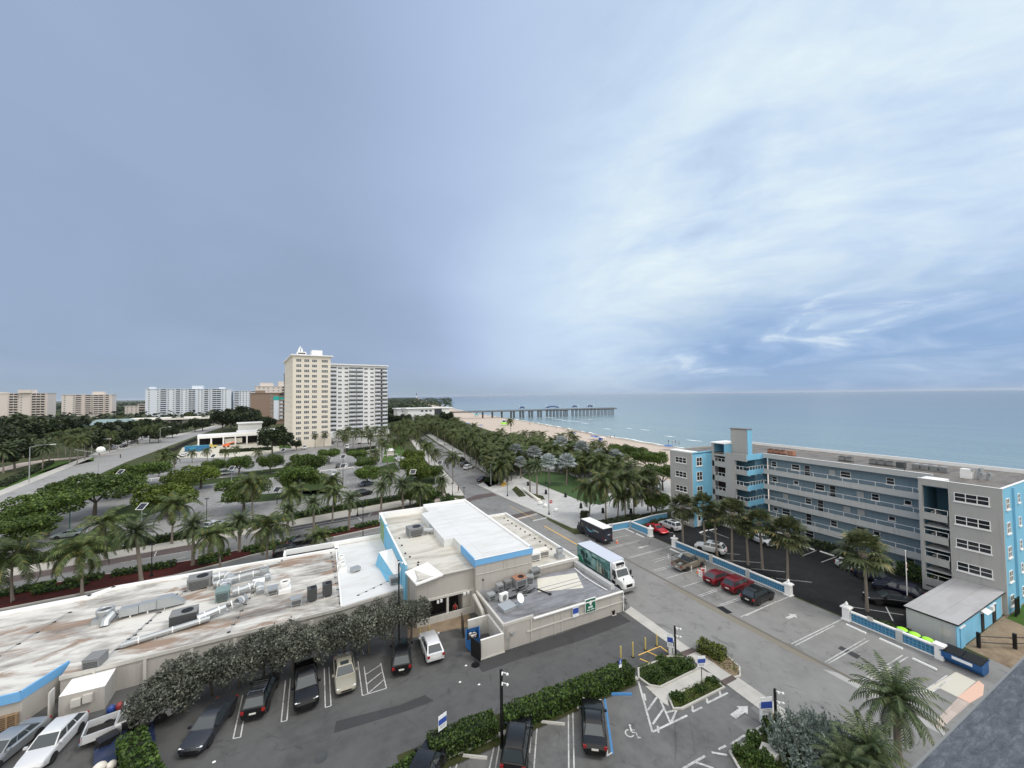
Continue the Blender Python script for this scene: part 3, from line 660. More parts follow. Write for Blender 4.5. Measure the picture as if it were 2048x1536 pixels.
# galleries: a slab with its solid upstand, and a rail, per storey
b = MB(); b.box(75.7, 77.3, 22.45, 45.3, 13.6, 13.75); b.box(75.7, 75.95, 22.45, 45.3, 13.75, 14.4); part(ab, 'roof_band', b, W['graytrim'])
for f in range(4):
    z = 11.0-2.83*f
    b = MB(); b.box(75.95, 77.3, 22.45, 45.3, z-.4, z-.2); b.box(75.7, 75.95, 22.45, 45.5, z-.4, z+.5); part(ab, 'gallery', b, W['graytrim'])
    b = MB(); b.box(70.75, 75.68, 45.28, 45.5, z-.4, z+.5, 1); b.box(71, 75.6, 45.5, 47.6, z-.4, z-.2)
    b.box(70.7, 70.95, 45.3, 47.6, z-.4, z+.5, 2)
    for x in (71.6, 73.4, 75.2): b.box(x-.12, x+.12, 45.35, 45.5, z-.62, z-.4, 0)
    part(ab, 'corner_balcony', b, [W['graytrim'], W['bluewall'], W['graywall']])
    b = rail_mb(MB(), (75.8, 22.5), (75.8, 45.3), z+.5, z+1.2, 11); rail_mb(b, (70.8, 45.4), (75.8, 45.4), z+.5, z+1.2, 6); rail_mb(b, (70.8, 45.4), (70.8, 47.5), z+.5, z+1.2, 3)
    part(ab, 'railing', b, W['white'])
    b = rail_mb(MB(), (71.15, 19.9), (71.15, 22.1), 10.1-2.83*f, 10.1-2.83*f+.62, 2); part(ab, 'stair_railing', b, W['white'])
    b = rail_mb(MB(), (70.7, 49.6), (70.7, 51.8), 12.55-2.83*f, 13.15-2.83*f, 3); part(ab, 'stair_railing', b, W['white'])
    b = MB()                                                    # flight of stairs seen in the open stairwell
    for k in range(9): b.box(71.9+.02*k, 73.6, 19.9+.2*k, 20.1+.2*k, 8.6-2.83*f+.17*k, 8.72-2.83*f+.17*k)
    b.box(71.3, 74, 19.72, 22.3, 8.25-2.83*f, 8.4-2.83*f); part(ab, 'stair_flight', b, W['graytrim'])
b = rail_mb(MB(), (75.8, 22.5), (75.8, 45.3), .2, .95, 11); b.box(75.75, 75.9, 22.5, 45.3, -.1, .2); part(ab, 'railing', b, W['white'])
b = MB(); b.box(75.9, 77.3, 22.45, 45.5, -.05, .12); part(ab, 'gallery', b, W['graytrim'])
# gallery fronts: windows and doors
w1, w2, dr = window_mesh(.9,.95,1,2), window_mesh(1.35,1.0,1,2), window_mesh(.85,2.05,1,3,'graytrim')
sh = window_mesh(1.0,.95,1,1,'palewall','graytrim'); w3 = window_mesh(.75,.6,1,1)
pats = ['1.2d.s2..1.2', '1.w.2d.s1.w2', '.s.1d.ss.w.2', 'w2.d.1.2w..2', '1.w2..w.2.1.']
for f in range(5):
    z = 11.1-2.83*f
    for i, ch in enumerate(pats[f]):
        if ch == '.': continue
        me, dz = {'1': (w1, .95), '2': (w2, .9), 'd': (dr, 0), 's': (sh, .95), 'w': (w3, 1.2)}[ch]
        window(ab, me, 77.3, 44.2-i*1.86, z+dz-.15, 'W', 'door' if ch == 'd' else ('shutter' if ch == 's' else 'window'))
big = window_mesh(2.8, 1.0, 3, 2); mid4 = window_mesh(1.35, 1.35, 2, 2); nar = window_mesh(.65, 1.0, 1, 2); g4 = window_mesh(1.1, 1.2, 2, 2)
for f in range(4): window(ab, big, 71.0, 17.8, 12.25-2.83*f, 'W')
for f in range(5):
    window(ab, g4, 72.6, 15.4, 11.95-2.8*f, 'S'); window(ab, nar, 76.8, 15.4, 12.2-2.8*f, 'S'); window(ab, g4, 81, 15.4, 11.95-2.8*f, 'S')
# north part: gray blocks, blue return wall, lift tower, penthouse
b = MB(); b.box(64.75, 65.0, 52.4, 57.6, 0, 14.45); b.box(65, EX, 57.4, 57.6, 0, 14.45)
b.box(70.6, 70.9, 47.6, 49.5, 0, 14.45); b.box(70.6, 70.9, 45.3, 47.6, 13.2, 14.45); b.box(70.6, 70.9, 49.5, 51.9, 13.95-.35, 13.95)
for f in range(5): b.box(70.6, 70.9, 49.5, 52.3, 12.25-2.83*f-.8 if f < 4 else 0, 12.52-2.83*f)
b.box(70.6, 70.9, 51.85, 52.4, 0, 13.95)
b.box(70.9, 71.0, 47.5, 49.6, 0, 14.4); part(ab, 'gray_wall', b, W['graywall'])
b = MB(); b.box(65, 70.6, 52.4, 52.6, 0, 14.43); b.box(70.75, 75.7, 45.28, 45.5, 13.4, 14.42); part(ab, 'blue_wall', b, W['bluewall'])
b = MB(); b.box(71.0, 77.3, 49.4, 49.5, 0, 14.05); b.box(73.6, 73.8, 45.55, 49.4, 0, 13.8); b.box(73.9, 77.3, 45.52, 45.6, 0, 13.4); b.box(71, 73.6, 45.6, 49.4, 13.4, 13.55); part(ab, 'balcony_back_wall', b, W['shadedblue'])
b = MB(); b.box(72.6, 74.0, 46.3, 49.6, 14.2, 18.9, 0, 2); b.box(72.62, 73.98, 46.24, 46.3, 14.2, 18.88, 1); b.box(72.5, 74.1, 46.2, 49.7, 18.9, 19.05, 2)
part(ab, 'lift_tower', b, [W['graywall'], W['bluewall'], W['gravel']])
b = MB(); b.box(70.6, 75, 49.5, 49.7, 13.95, 16.0, 1); b.box(70.6, 70.85, 51.9, 52.35, 13.95, 16.0); b.box(70.85, 75, 52.2, 52.35, 14.2, 16.0, 1); b.box(70.4, 75.2, 49.4, 52.5, 16.0, 16.2, 2); b.box(75, 75.2, 49.7, 52.2, 14.2, 16, 1)
part(ab, 'stair_penthouse', b, [W['graywall'], W['bluewall'], W['white']])
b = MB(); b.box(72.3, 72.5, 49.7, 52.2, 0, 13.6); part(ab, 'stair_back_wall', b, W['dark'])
m3 = window_mesh(2.6, 1.05, 3, 2); m4 = window_mesh(1.55, 1.6, 2, 2); gd = window_mesh(1.1, 1.6, 2, 2)
for f in range(3): window(ab, m3, 64.75, 54.9, 12.15-2.83*f, 'W'); window(ab, m4, 66.85, 52.4, 11.75-2.83*f, 'S')
window(ab, gd, 64.75, 55.8, .7, 'W'); window(ab, gd, 64.75, 54.0, .7, 'W')
b = MB(); b.box(65.9, 67.0, 52.33, 52.4, 0, 2.3); b.box(66.15, 66.75, 52.29, 52.33, 1.2, 2.0, 1); part(ab, 'entrance_door', b, [W['white'], W['glass']])
window(ab, window_mesh(.9, 1.3, 1, 2), 68.2, 52.4, .9, 'S')
# roof plant
def condenser(b, x, y, z, s=.75, h=.8, mi=0, mf=1):
    b.box(x-s/2, x+s/2, y-s/2, y+s/2, z+.12, z+h, mi); b.lathe((x, y, z+h), [(s*.42, 0), (s*.42, .05), (s*.1, .06)], 12, mf)
    for dx in (-.3, .3): b.box(x+dx*s-.05, x+dx*s+.05, y-s/2, y+s/2, z, z+.12, mf)
def tri_condenser(label, x, y, z, dy, n, mats, h=.8, s=.8, cat='condenser bank', grp='condenser banks on the apartment roof'):
    t = thing('condenser_bank', label, cat, (x, y, z), 0, grp)
    for i in range(n):
        b = MB(); b.box(-s/2, s/2, -s/2, s/2, .14, h); b.box(-s/2-.01, s/2+.01, -s/2-.01, s/2+.01, h-.1, h-.03, 1)
        o = b.build('condenser', mats, t, (0, i*dy, 0))
        f = MB().lathe((0,0,h), [(s*.42,0),(s*.42,.06),(s*.12,.07)], 12, 0).build('fan', mats[1], o)
    b = MB(); b.box(-.25, -.15, -.5, (n-1)*dy+.5, 0, .13); b.box(.15, .25, -.5, (n-1)*dy+.5, 0, .13); b.build('skid', mats[1], t)
    return t
tri_condenser('row of three squat brown condensers beside the lift tower on the apartment roof', 78.4, 43.2, 14.21, 1.1, 3, [W['rust'], W['dark']])
tri_condenser('pair of dark condensers near the middle of the long apartment roof', 79.6, 33.4, 14.21, 1.0, 2, [W['acgray'], W['acdark']])
tri_condenser('four condensers with pale fan guards left of the white ducts on the apartment roof', 80.2, 22.6, 14.21, .95, 4, [W['acgray'], W['galv']])
tri_condenser('three weathered condensers halfway along the apartment roof edge', 80.2, 28.4, 14.21, 1.05, 3, [W['acgray'], W['acdark']])
t = thing('rooftop_unit', 'single brown square unit next to the row of three condensers on the apartment roof', 'rooftop unit', (77.8, 41.4, 14.2))
b = MB(); b.box(-.5,.5,-.5,.5,.15,1.0); b.build('casing', W['rust'], t); b = MB(); b.box(-.4,-.3,-.5,.5,0,.15); b.box(.3,.4,-.5,.5,0,.15); b.build('skid', W['acdark'], t)
t = thing('rooftop_unit', 'small dark rooftop box standing alone between condenser banks', 'rooftop unit', (77.9, 26.4, 14.2))
b = MB(); b.box(-.45,.45,-.45,.45,.3,1.15); b.build('casing', W['acdark'], t); b = MB(); b.box(-.4,-.3,-.4,.4,0,.3); b.box(.3,.4,-.4,.4,0,.3); b.build('skid', W['galv'], t)
t = thing('duct_cluster', 'pale ducts and elbows rising from the near end of the apartment roof', 'ducts', (77.8, 18.6, 14.2))
for dx, dy, h in ((0,0,.9),(0,.9,1.2),(.7,.3,1.35),(.8,-.5,.8)):
    b = MB(); b.path([(dx,dy,0),(dx,dy,h*.7),(dx-.1,dy-.15,h),(dx-.45,dy-.4,h)], .2, 8); b.build('duct', W['galv'], t)
b = MB(); b.box(-.5,.4,.7,1.7,.0,1.25); b.build('casing', W['white'], t)

# ---------------- low utility building beside the block
ub = thing('utility_building', 'low pale blue outbuilding with flat light gray roof below the apartment block', 'outbuilding', (63, 17.5, 0))
b = MB(); b.box(57.0, 70.9, 15.75, 19.4, 0, 2.5); part(ub, 'wall', b, W['graytrim'])
b = MB(); b.box(57.0, 70.2, 15.68, 15.75, 0, 2.48); part(ub, 'front_wall', b, W['bluewall'])
b = MB(); b.box(56.85, 70.95, 15.5, 19.55, 2.5, 2.66, 0, 1); part(ub, 'roof', b, [W['black'], W['utilroof']])
for x, w in ((58.3, 1.1), (64.0, .7), (67.6, .9)):
    b = MB(); b.box(x-w/2, x+w/2, 15.6, 15.68, 0, 2.0); b.box(x-w/2-.1, x+w/2+.1, 15.56, 15.68, 2.0, 2.1, 1); part(ub, 'door', b, [W['bluewall'] if x < 60 else W['dark'], W['white']])
b = MB(); b.poly([(63.4,15.66,2.35),(64.9,15.66,2.35),(64.9,15.1,2.15),(63.4,15.1,2.15)]); b.poly([(63.4,15.1,2.12),(64.9,15.1,2.12),(64.9,15.64,2.32),(63.4,15.64,2.32)]); part(ub, 'canopy', b, W['white'])
b = MB(); b.box(66.3, 66.9, 15.4, 15.68, 1.6, 2.1); part(ub, 'window_unit', b, W['white'])
b = MB(); b.box(57.0-.04, 57.0, 16.1, 16.9, 1.0, 1.7); tag(b.build('notice_board', W['taupelight']), 'blank pale notice board at the corner of the outbuilding', 'notice')

# ---------------- corner shop: blue sided hall, low wings
cs = thing('corner_shop', 'white roofed corner building with sky blue side wall and blue fascia', 'shop building', (18, 55, 0))
b = MB(); b.box(16.6, 24.3, 44.0, 70.0, 0, 5.19, 0); b.box(16.64, 24.3, 44.0, 44.04, 5.19, 5.7); b.box(24.302, 24.32, 44.0, 70, 0, 6.25); part(cs, 'hall_wall', b, W['taupe'])
b = MB(); b.box(16.5, 24.4, 43.9, 44.05, 5.7, 6.42); b.box(16.5, 16.62, 44.05, 49.2, 5.45, 6.42); b.box(24.3, 24.4, 44.05, 44.6, 5.7, 6.42); part(cs, 'blue_fascia', b, W['fascia'])
rf = [(16.62,44.05),(24.3,44.05),(24.3,69.8),(16.5,69.8),(16.5,66.0),(15.2,66.0),(15.2,52.4),(16.6,52.4),(16.6,49.2)]
b = MB(); b.prism(rf, 5.2, 6.3, 0); part(cs, 'high_roof', b, W['cleanroof'])
b = MB(); b.box(24.15, 24.45, 44.6, 69.9, 6.3, 6.52); b.box(16.5, 24.45, 69.7, 70.0, 6.3, 6.6); b.box(8.9, 16.5, 69.6, 69.9, 5.2, 6.25); b.box(16.45,24.3,43.88,44.02,6.42,6.46); part(cs, 'parapet', b, W['white'])
b = MB(); b.box(9.35, 15.2, 47.9, 69.6, 0, 5.28, 0, 1); b.box(15.2, 16.6, 44.75, 69.6, 0, 5.28, 0, 1); b.box(10.0, 15.2, 44.75, 47.9, 2.75, 5.28, 0, 1); part(cs, 'west_hall', b, [W['taupe'], W['dirtyroof']])
b = MB(); b.box(9.1, 9.35, 48.0, 63.4, .0, 5.75, 0, 1); b.box(9.0, 9.35, 63.4, 69.6, .0, 6.1, 0, 1); part(cs, 'blue_side_wall', b, [W['bluewall'], W['white']])
# painted panel on the blue wall: pale greens and ochres, no readable motif
gm = N('faded_mural'); vv = gm.noise(gm.mapping(gm.pos(), (1,.9,.8)), 1.1, 3, .5, 1.5); mural = gm.out(gm.ramp(vv, [(.3, (.12,.32,.36)), (.42, (.30,.38,.16)), (.52, (.10,.26,.14)), (.6, (.42,.42,.25)), (.7, (.16,.40,.50))]), .8)
b = MB(); b.box(8.97, 9.0, 64.6, 68.9, 2.6, 5.6); part(cs, 'mural', b, mural, 'faded green and ochre painted panel')
# sloping white canopy wedge against the garage front
b = MB(); v = [(9.6,44.2,4.95),(12.7,44.2,5.42),(11.8,47.9,5.6),(9.0,47.6,5.15)]
b.add(v+[(p[0],p[1],p[2]-.16) for p in v], [(0,1,2,3),(0,4,5,1),(1,5,6,2),(2,6,7,3),(3,7,4,0),(7,6,5,4)]); part(cs, 'awning_roof', b, W['white'])
b = MB(); b.poly([(9.75,44.73,2.7),(12.6,44.73,2.7),(12.6,44.73,5.35),(9.75,44.73,4.9)]); b.box(9.6,10,44.75,47.9,0,4.9); part(cs, 'gable_wall', b, W['taupe'])
b = MB(); b.box(9.7, 16.9, 44.55, 44.74, 2.55, 2.78); b.box(9.7, 16.6, 44.5, 44.74, 5.2, 5.3); b.box(16.65,24.2,43.93,43.995,4.55,4.6); b.box(20.3,20.36,43.94,43.998,4.6,5.68); part(cs, 'trim_band', b, W['taupelight'])
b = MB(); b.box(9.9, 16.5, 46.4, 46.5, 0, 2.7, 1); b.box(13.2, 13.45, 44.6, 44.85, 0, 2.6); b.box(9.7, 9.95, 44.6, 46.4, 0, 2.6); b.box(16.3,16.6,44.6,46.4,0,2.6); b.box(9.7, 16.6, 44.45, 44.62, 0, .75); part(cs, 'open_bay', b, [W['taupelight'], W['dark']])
b = MB(); b.box(12.0, 12.25, 44.4, 44.55, 2.15, 2.45); b.box(12.4,12.65,44.4,44.55,2.2,2.5); b.box(15.2, 15.5, 44.4, 44.55, 2.35, 2.6); b.box(15.7,15.95,44.4,44.55,2.4,2.65); part(cs, 'flood_lamp', b, W['head'])
b = MB(); b.box(24.3, 32.0, 44.8, 68.2, 0, 3.05, 0, 1); part(cs, 'low_wing', b, [W['taupe'], W['dirtyroof']])
b = MB(); b.box(24.3, 32.1, 44.7, 44.95, 3.05, 3.42, 1, 0); b.box(31.85, 32.1, 44.95, 68.2, 3.05, 3.42); b.box(24.3, 31.85, 67.95, 68.2, 3.05, 3.42); part(cs, 'low_parapet', b, [W['white'], W['taupelight']])
b = MB(); b.box(32.1, 32.14, 53, 67, 2.2, 2.95); part(cs, 'green_fascia', b, plain('green_canopy_cloth', (.02,.28,.17), .7))
# skewed boxed chute on the shop side
b = MB(); v = [(7.2,52.2,2.4),(9.05,50.2,2.4),(9.05,57.6,2.4),(6.8,57.6,2.4),(8.7,51.0,2.75),(9.05,50.4,4.4),(9.05,57.4,4.5),(7.3,57.4,4.3)]
b.add(v, [(0,1,5,4),(3,0,4,7),(2,3,7,6)], 1); b.add(v, [(4,5,6,7)], 0); part(cs, 'roof_chute', b, [W['white'], W['bluewall']])
# skylight and roof drains
b = MB(); b.box(13.2, 14.9, 62.0, 63.6, 5.28, 5.42, 0, 1); part(cs, 'skylight', b, [W['white'], W['galv']])
b = MB()
for x, y in ((10.1,55.6),(10.0,52.6),(10.3,51.2),(10.9,49.0),(10.7,48.3),(10.3,58.6)): b.box(x-.1,x+.1,y-.1,y+.1,5.28,5.42)
for i in range(13): b.box(30.6,30.8,46.2+1.65*i,46.4+1.65*i,3.05,3.2)
part(cs, 'roof_drain', stuff_b := b, W['black'])
# ---------------- gray roofed annex on the alley
an = thing('annex', 'low taupe annex with ribbed gray flat roof along the alley', 'annex', (24, 40, 0))
b = MB(); b.box(16.7, 32.4, 36.45, 44.0, 0, 2.45); part(an, 'wall', b, W['taupe'])
b = MB(); b.prism([(16.85,36.6),(32.3,36.6),(32.3,44.0),(16.85,44.0)], 2.4, 2.55); part(an, 'roof', b, W['grayroof'])
b = MB()
for i in range(6): b.box(19.5+.7*(i % 2), 31, 37.2+.8*i, 37.32+.8*i, 2.55, 2.575)
part(an, 'roof_lap', b, W['grayroof'])
b = MB(); b.box(16.6, 20.2, 36.4, 36.6, 2.45, 2.72); b.box(16.6, 16.85, 36.6, 44, 2.45, 2.72); b.box(31.2, 31.75, 37.0, 44.6, 2.55, 3.1, 1, 2); part(an, 'parapet', b, [W['taupelight'], W['graytrim'], W['utilroof']])
b = MB(); b.box(20.2, 32.5, 36.25, 36.43, 2.34, 2.46); b.tube((32.45,36.3,2.4),(32.45,36.3,.1),.05,mi=0); part(an, 'gutter', b, W['white'])
b = MB(); b.box(19.4, 32.42, 36.36, 36.44, 1.15, 1.27); part(an, 'wall_band', b, W['taupelight'])
b = MB(); b.flat([(23.2,40.6),(28.6,38.9),(30.2,42.6),(24.8,43.6)][:4], 2.57); part(an, 'roof_patch', b, W['tan'])
b = MB(); b.path([(30.6,43.6,2.7),(30.3,41,2.68),(30.4,38.6,2.68),(30.6,37.0,2.68)], .06, 6); part(an, 'white_pipe', b, W['white'])
b = MB(); b.path([(17.0,36.35,2.3),(17.0,36.3,1.4),(17.25,36.3,1.2),(17.25,36.3,.1)], .05, 6); b.box(17.4,17.9,36.15,36.4,1.65,1.75); b.box(17.6,17.66,36.2,36.4,1.3,1.65); part(an, 'conduit', b, W['galv'])
for x0, x1 in ((19.9, 20.0), (22.8, 22.9), (23.7, 23.8)):
    b = MB(); b.box(x0, x1, 36.38, 36.45, 0, 2.3); part(an, 'pilaster', b, W['taupelight'])
# signs on the annex wall
s = thing('wall_sign', 'square green sign with white emblem and lettering on the annex wall', 'sign', (27.6, 36.33, 1.25))
b = MB(); b.box(-.75,.75,-.05,.05,-.02,1.5); b.build('board', W['signwhite'], s); b = MB(); b.box(-.69,.69,-.06,-.05,.04,1.44); b.build('panel', W['signgreen'], s)
b = MB(); b.ball((0,-.062,1.06),(.2,.012,.2),14,8); b.box(-.1,.1,-.075,-.06,.76,.92); b.build('emblem', W['signwhite'], s)
def text(body, size, parent, loc, rot, m, name='lettering', ext=.004, align='CENTER', shear=0):
    c = bpy.data.curves.new(name, 'FONT'); c.body = body; c.size = size; c.align_x = align; c.extrude = ext; c.shear = shear; c.resolution_u = 2
    o = bpy.data.objects.new(name, c); dg = bpy.context.evaluated_depsgraph_get(); COL.objects.link(o); bpy.context.view_layer.update()
    me = bpy.data.meshes.new_from_object(o.evaluated_get(bpy.context.evaluated_depsgraph_get())); bpy.data.objects.remove(o); me.materials.clear(); me.materials.append(m)
    n = put(name, me, parent, loc); n.rotation_euler = rot; return n
b = MB()
for x0, w_, h_ in ((-.33,.16,.2),(-.12,.13,.2),(.06,.2,.22)): b.box(x0,x0+w_,-.066,-.06,.46,.46+h_)
b.build('lettering', W['signwhite'], s); b = MB(); b.box(-.5,-.1,-.066,-.06,.22,.30); b.box(.0,.5,-.066,-.06,.24,.32); b.build('lettering', W['signwhite'], s)
s = thing('wall_sign', 'small blue and white parking notice left of the green sign', 'sign', (25.55, 36.33, 1.2))
b = MB(); b.box(-.4,.4,-.04,.05,0,1.1); b.build('board', W['signwhite'], s); b = MB(); b.box(-.38,.38,-.05,-.04,.38,.98); b.build('panel', W['signblue'], s)
# ---------------- trash enclosure
te = thing('trash_enclosure', 'taupe walled enclosure around the blue dumpster', 'enclosure', (15.4, 38, 0))
b = MB(); b.box(14.2, 16.7, 36.3, 36.5, .1, 1.85, 0, 1); b.box(16.48, 16.69, 36.5, 40.2, 0, 1.9, 0, 1); b.box(14.2, 16.5, 40.0, 40.2, 0, 1.9, 0, 1); part(te, 'wall', b, [W['taupelight'], W['white']])
b = MB(); b.box(14.0, 16.75, 36.2, 36.62, -.02, .1); part(te, 'footing', b, W['kerb'])
b = MB(); b.obox((13.75,36.6,.1),(.06,1.5,1.75),R(18)); part(te, 'gate', b, W['black']); b = MB(); b.obox((13.9,41.0,.1),(.06,1.6,1.8),R(-10)); part(te, 'gate', b, W['black'])
# ---------------- long shop with the stained white roof
ls = thing('long_shop', 'long low shop row with brown stained white flat roof', 'shop building', (-12, 56, 0))
out = [(-75,46.3),(-21.6,46.3),(-20.2,49.6),(-19.9,47.4),(-2.0,47.9),(2.2,48.0),(9.1,49.3),(9.1,68.6),(2.2,68.2),(2.2,66.0),(-23.2,65.9),(-24.8,64.4),(-75,60.5)]
b = MB(); b.prism(out, 0, 2.35); part(ls, 'wall', b, W['taupe'])
b = MB(); b.prism([(x, y) for x, y in out], 2.35, 2.45); part(ls, 'roof', b, W['shoproof'])
b = MB(); b.flat([(2.0,48.2),(9.0,49.5),(9.0,68.3),(2.4,67.8)], 2.47); part(ls, 'clean_roof_bay', b, W['cleanroof'])
def ribbon(b, pts, w, z0, z1, mi=0):
    for p, q in zip(pts, pts[1:]):
        p, q = Vector((*p,0)), Vector((*q,0)); t = (q-p).normalized(); o = Vector((-t.y,t.x,0))*w/2; b.prism([p+o-t*w*.3, q+o+t*w*.3, q-o+t*w*.3, p-o-t*w*.3], z0, z1, mi)
    return b
b = MB(); ribbon(b, [(2.2,68.3),(2.2,66.1),(-23.2,66.0),(-24.8,64.5),(-75,60.6)], .55, 2.3, 2.72); ribbon(b, [(9.0,68.6),(-4.8,68.2),(-4.8,66.6)], .3, 2.3, 3.05); ribbon(b, [(2.1,48.2),(2.1,66.2)], .16, 2.4, 2.6); part(ls, 'parapet', b, W['white'])
b = MB(); ribbon(b, [(-75,46.2),(-21.7,46.2),(-20.3,49.5)], .16, 1.9, 2.62); part(ls, 'blue_fascia', b, W['fascia'])
b = MB(); ribbon(b, [(-19.9,47.35),(-2,47.85),(2.2,47.95),(9.1,49.25)], .14, 2.2, 2.52); part(ls, 'roof_edge', b, W['taupelight'])
b = MB(); b.prism([(-19.1,45.3),(-16.3,45.2),(-16.4,47.6),(-19.2,47.6)], 0, [1.9,1.9,2.05,2.05], 0, 1); part(ls, 'lean_to', b, [W['taupe'], W['white']])
b = MB(); b.box(-18.3,-17.7,45.0,45.25,.9,1.5); b.box(-17.6,-17.0,45.0,45.25,1.0,1.65); b.box(-19.8,-19.7,45.5,46.2,0,2.3); part(ls, 'meter_box', b, W['taupelight'])
b = MB()
for i in range(6): b.box(-17.9-.02*i+3.4*i, -17.7+3.4*i, 47.3, 47.36, 0, 2.2)
part(ls, 'pilaster', b, W['taupelight'])
# lines of little pipe supports crossing the roof
b = MB()
for (x0,y0,x1,y1,n) in [(-14.6,62.5,-17.6,48.4,9),(-6.5,64.8,-8.3,48.3,12),(-15.6,60.5,-16.9,50,5),(-25,61,-27.5,50,6),(1.4,65.5,2.0,49,9),(4.0,50.0,8.6,52.4,5)]:
    for i in range(n+1):
        t = i/n; x, y = x0+(x1-x0)*t, y0+(y1-y0)*t; b.box(x-.14,x+.14,y-.08,y+.08,2.45,2.53,1)
    b.tube((x0,y0,2.56),(x1,y1,2.56),.025,n=6)
part(ls, 'conduit_run', b, [W['galv'], W['black']])

# ---------------- rooftop machines: each one its own thing
def hvac(label, x, y, z, d, rz, body, grp=None, dark=None, legs=.18, fan=True, louv=True):
    t = thing('rooftop_unit', label, 'air conditioner', (x, y, z), rz, grp); w, l, h = d
    b = MB(); b.box(-w/2,w/2,-l/2,l/2,legs,h-.06); b.build('casing', W[body], t)
    b = MB(); b.box(-w/2-.03,w/2+.03,-l/2-.03,l/2+.03,h-.06,h); b.build('lid', W[dark or body], t)
    if fan: MB().lathe((w*.12,-l*.05,h),[(.3*min(w,l),0),(.3*min(w,l),.07),(.26*min(w,l),.07),(.24*min(w,l),.02)],16).build('fan_guard', W['black'], t)
    if louv:
        b = MB()
        for k in range(6): b.box(-w*.42,w*.42,-l/2-.02,-l/2,legs+.1+k*(h-legs-.3)/6,legs+.1+(k+.55)*(h-legs-.3)/6)
        b.build('louvre', W['acdark'], t)
    b = MB(); b.box(-w*.45,-w*.35,-l/2,l/2,0,legs); b.box(w*.35,w*.45,-l/2,l/2,0,legs); b.build('base_rail', W['galv'], t)
    return t
hvac('dark boxy air conditioner on the stained part of the corner building roof', 12.6, 59.0, 5.28, (2.1,2.0,1.25), R(5), 'acgray', dark='acgray')
t = thing('duct', 'bent silver duct joining the dark air conditioner to the raised roof', 'duct', (14.4, 58.4, 5.28))
b = MB(); b.path([(-.7,.3,.6),(.1,.1,.55),(.7,-.1,.5),(1.0,.3,.55),(.9,1.6,.7)], [.34,.34,.36,.34,.3], 10); b.build('pipe', W['galv'], t); b = MB(); b.box(-.2,0,-.2,.3,0,.3); b.box(.5,.7,-.3,.2,0,.3); b.build('support', W['galv'], t)
RZ = R(6)
hvac('big gray package unit with round fan at the street side of the stained roof', -13.6, 61.6, 2.45, (2.3,2.0,1.35), RZ, 'acgray')
hvac('green gray weathered unit amid the silver ducts', -10.3, 56.4, 2.45, (1.3,1.6,1.3), RZ, 'acgreen', fan=False)
hvac('dark blue gray package unit with white labels near the tree side of the stained roof', -12.9, 52.6, 2.45, (2.2,1.7,1.25), RZ, 'acdark', dark='acgray')
hvac('left one of two tall dark condensers by the bright roof bay', -.9, 51.3, 2.45, (.95,.95,1.5), RZ, 'acdark', 'tall dark condensers')
hvac('right one of two tall dark condensers by the bright roof bay', .7, 51.7, 2.45, (.95,.95,1.5), RZ, 'acdark', 'tall dark condensers')
hvac('pale low unit left of the two tall dark condensers', -2.5, 51.0, 2.45, (1.1,.8,.9), RZ, 'galv', fan=False)
hvac('slim gray cabinet beside the white mushroom fan', -5.2, 55.4, 2.45, (1.0,1.2,.75), RZ, 'galv', fan=False)
hvac('gray ribbed cooler hanging over the back eaves above the lean-to shed', -18.0, 48.1, 2.0, (1.15,1.3,1.3), R(-8), 'acgray', fan=False)
hvac('small gray box with sloped hood on the bright roof bay', 4.2, 57.0, 2.47, (1.1,.9,.55), R(20), 'galv', fan=False, louv=False)
hvac('gray cabinet against the blue side wall at the end of the bright roof bay', 8.3, 50.9, 2.47, (1.1,.8,1.0), 0, 'galv', fan=False)
def mushroom(label, x, y, z, r, h, m='galv', grp=None, cat='roof vent', base=True):
    t = thing('roof_vent', label, cat, (x, y, z), 0, grp)
    if base: b = MB(); b.box(-r*1.15,r*1.15,-r*1.15,r*1.15,0,h*.35); b.build('curb', W[m], t)
    MB().lathe((0,0,0),[(r*.8,h*.3),(r*.8,h*.6),(r,h*.62),(r*1.05,h*.9),(r*.95,h),(r*.8,h),(r*.7,h*.9)],16).build('hood', W[m], t)
    MB().lathe((0,0,0),[(r*.68,h*.9),(r*.3,h*.93)],12).build('fan', W['acdark'], t)
    return t
mushroom('large open topped silver fan beside the long silver duct', -20.7, 57.2, 2.45, .72, 1.25)
mushroom('white topped mushroom fan right of the slim gray cabinet', -3.9, 55.2, 2.45, .55, 1.3, 'white')
mushroom('upper one of two black capped chimneys at the seam of the bright roof bay', 2.6, 60.4, 2.45, .42, 1.25, 'white', 'black capped chimneys')
mushroom('lower one of two black capped chimneys at the seam of the bright roof bay', 2.7, 58.0, 2.45, .44, 1.25, 'white', 'black capped chimneys')
mushroom('silver fan with wide hood at the far end of the low white wing', 30.2, 46.6, 3.05, .5, 1.35)
t = thing('duct', 'long silver box duct ending in a wedge cap on the stained roof', 'duct', (-18.4, 57.0, 2.45), R(6))
b = MB(); b.box(-1.0,.5,-.45,.45,.25,1.05); b.box(.55,2.0,-.45,.45,.3,1.15); b.box(2.05,3.2,-.55,.55,.25,1.3); b.build('run', W['galv'], t)
b = MB(); v = [(3.2,-.55,.25),(3.2,.55,.25),(3.2,.55,1.3),(3.2,-.55,1.3),(4.4,-.3,.15),(4.4,.3,.15),(4.4,.3,.35),(4.4,-.3,.35)]; b.add(v,[(0,4,7,3),(3,7,6,2),(2,6,5,1),(4,5,6,7)]); b.build('cap', W['galv'], t)
b = MB(); b.path([(-.9,0,.65),(-1.5,-.2,.7),(-1.9,-.9,.4),(-1.9,-1.2,.0)],[.42,.42,.4,.4],8); b.build('elbow', W['galv'], t)
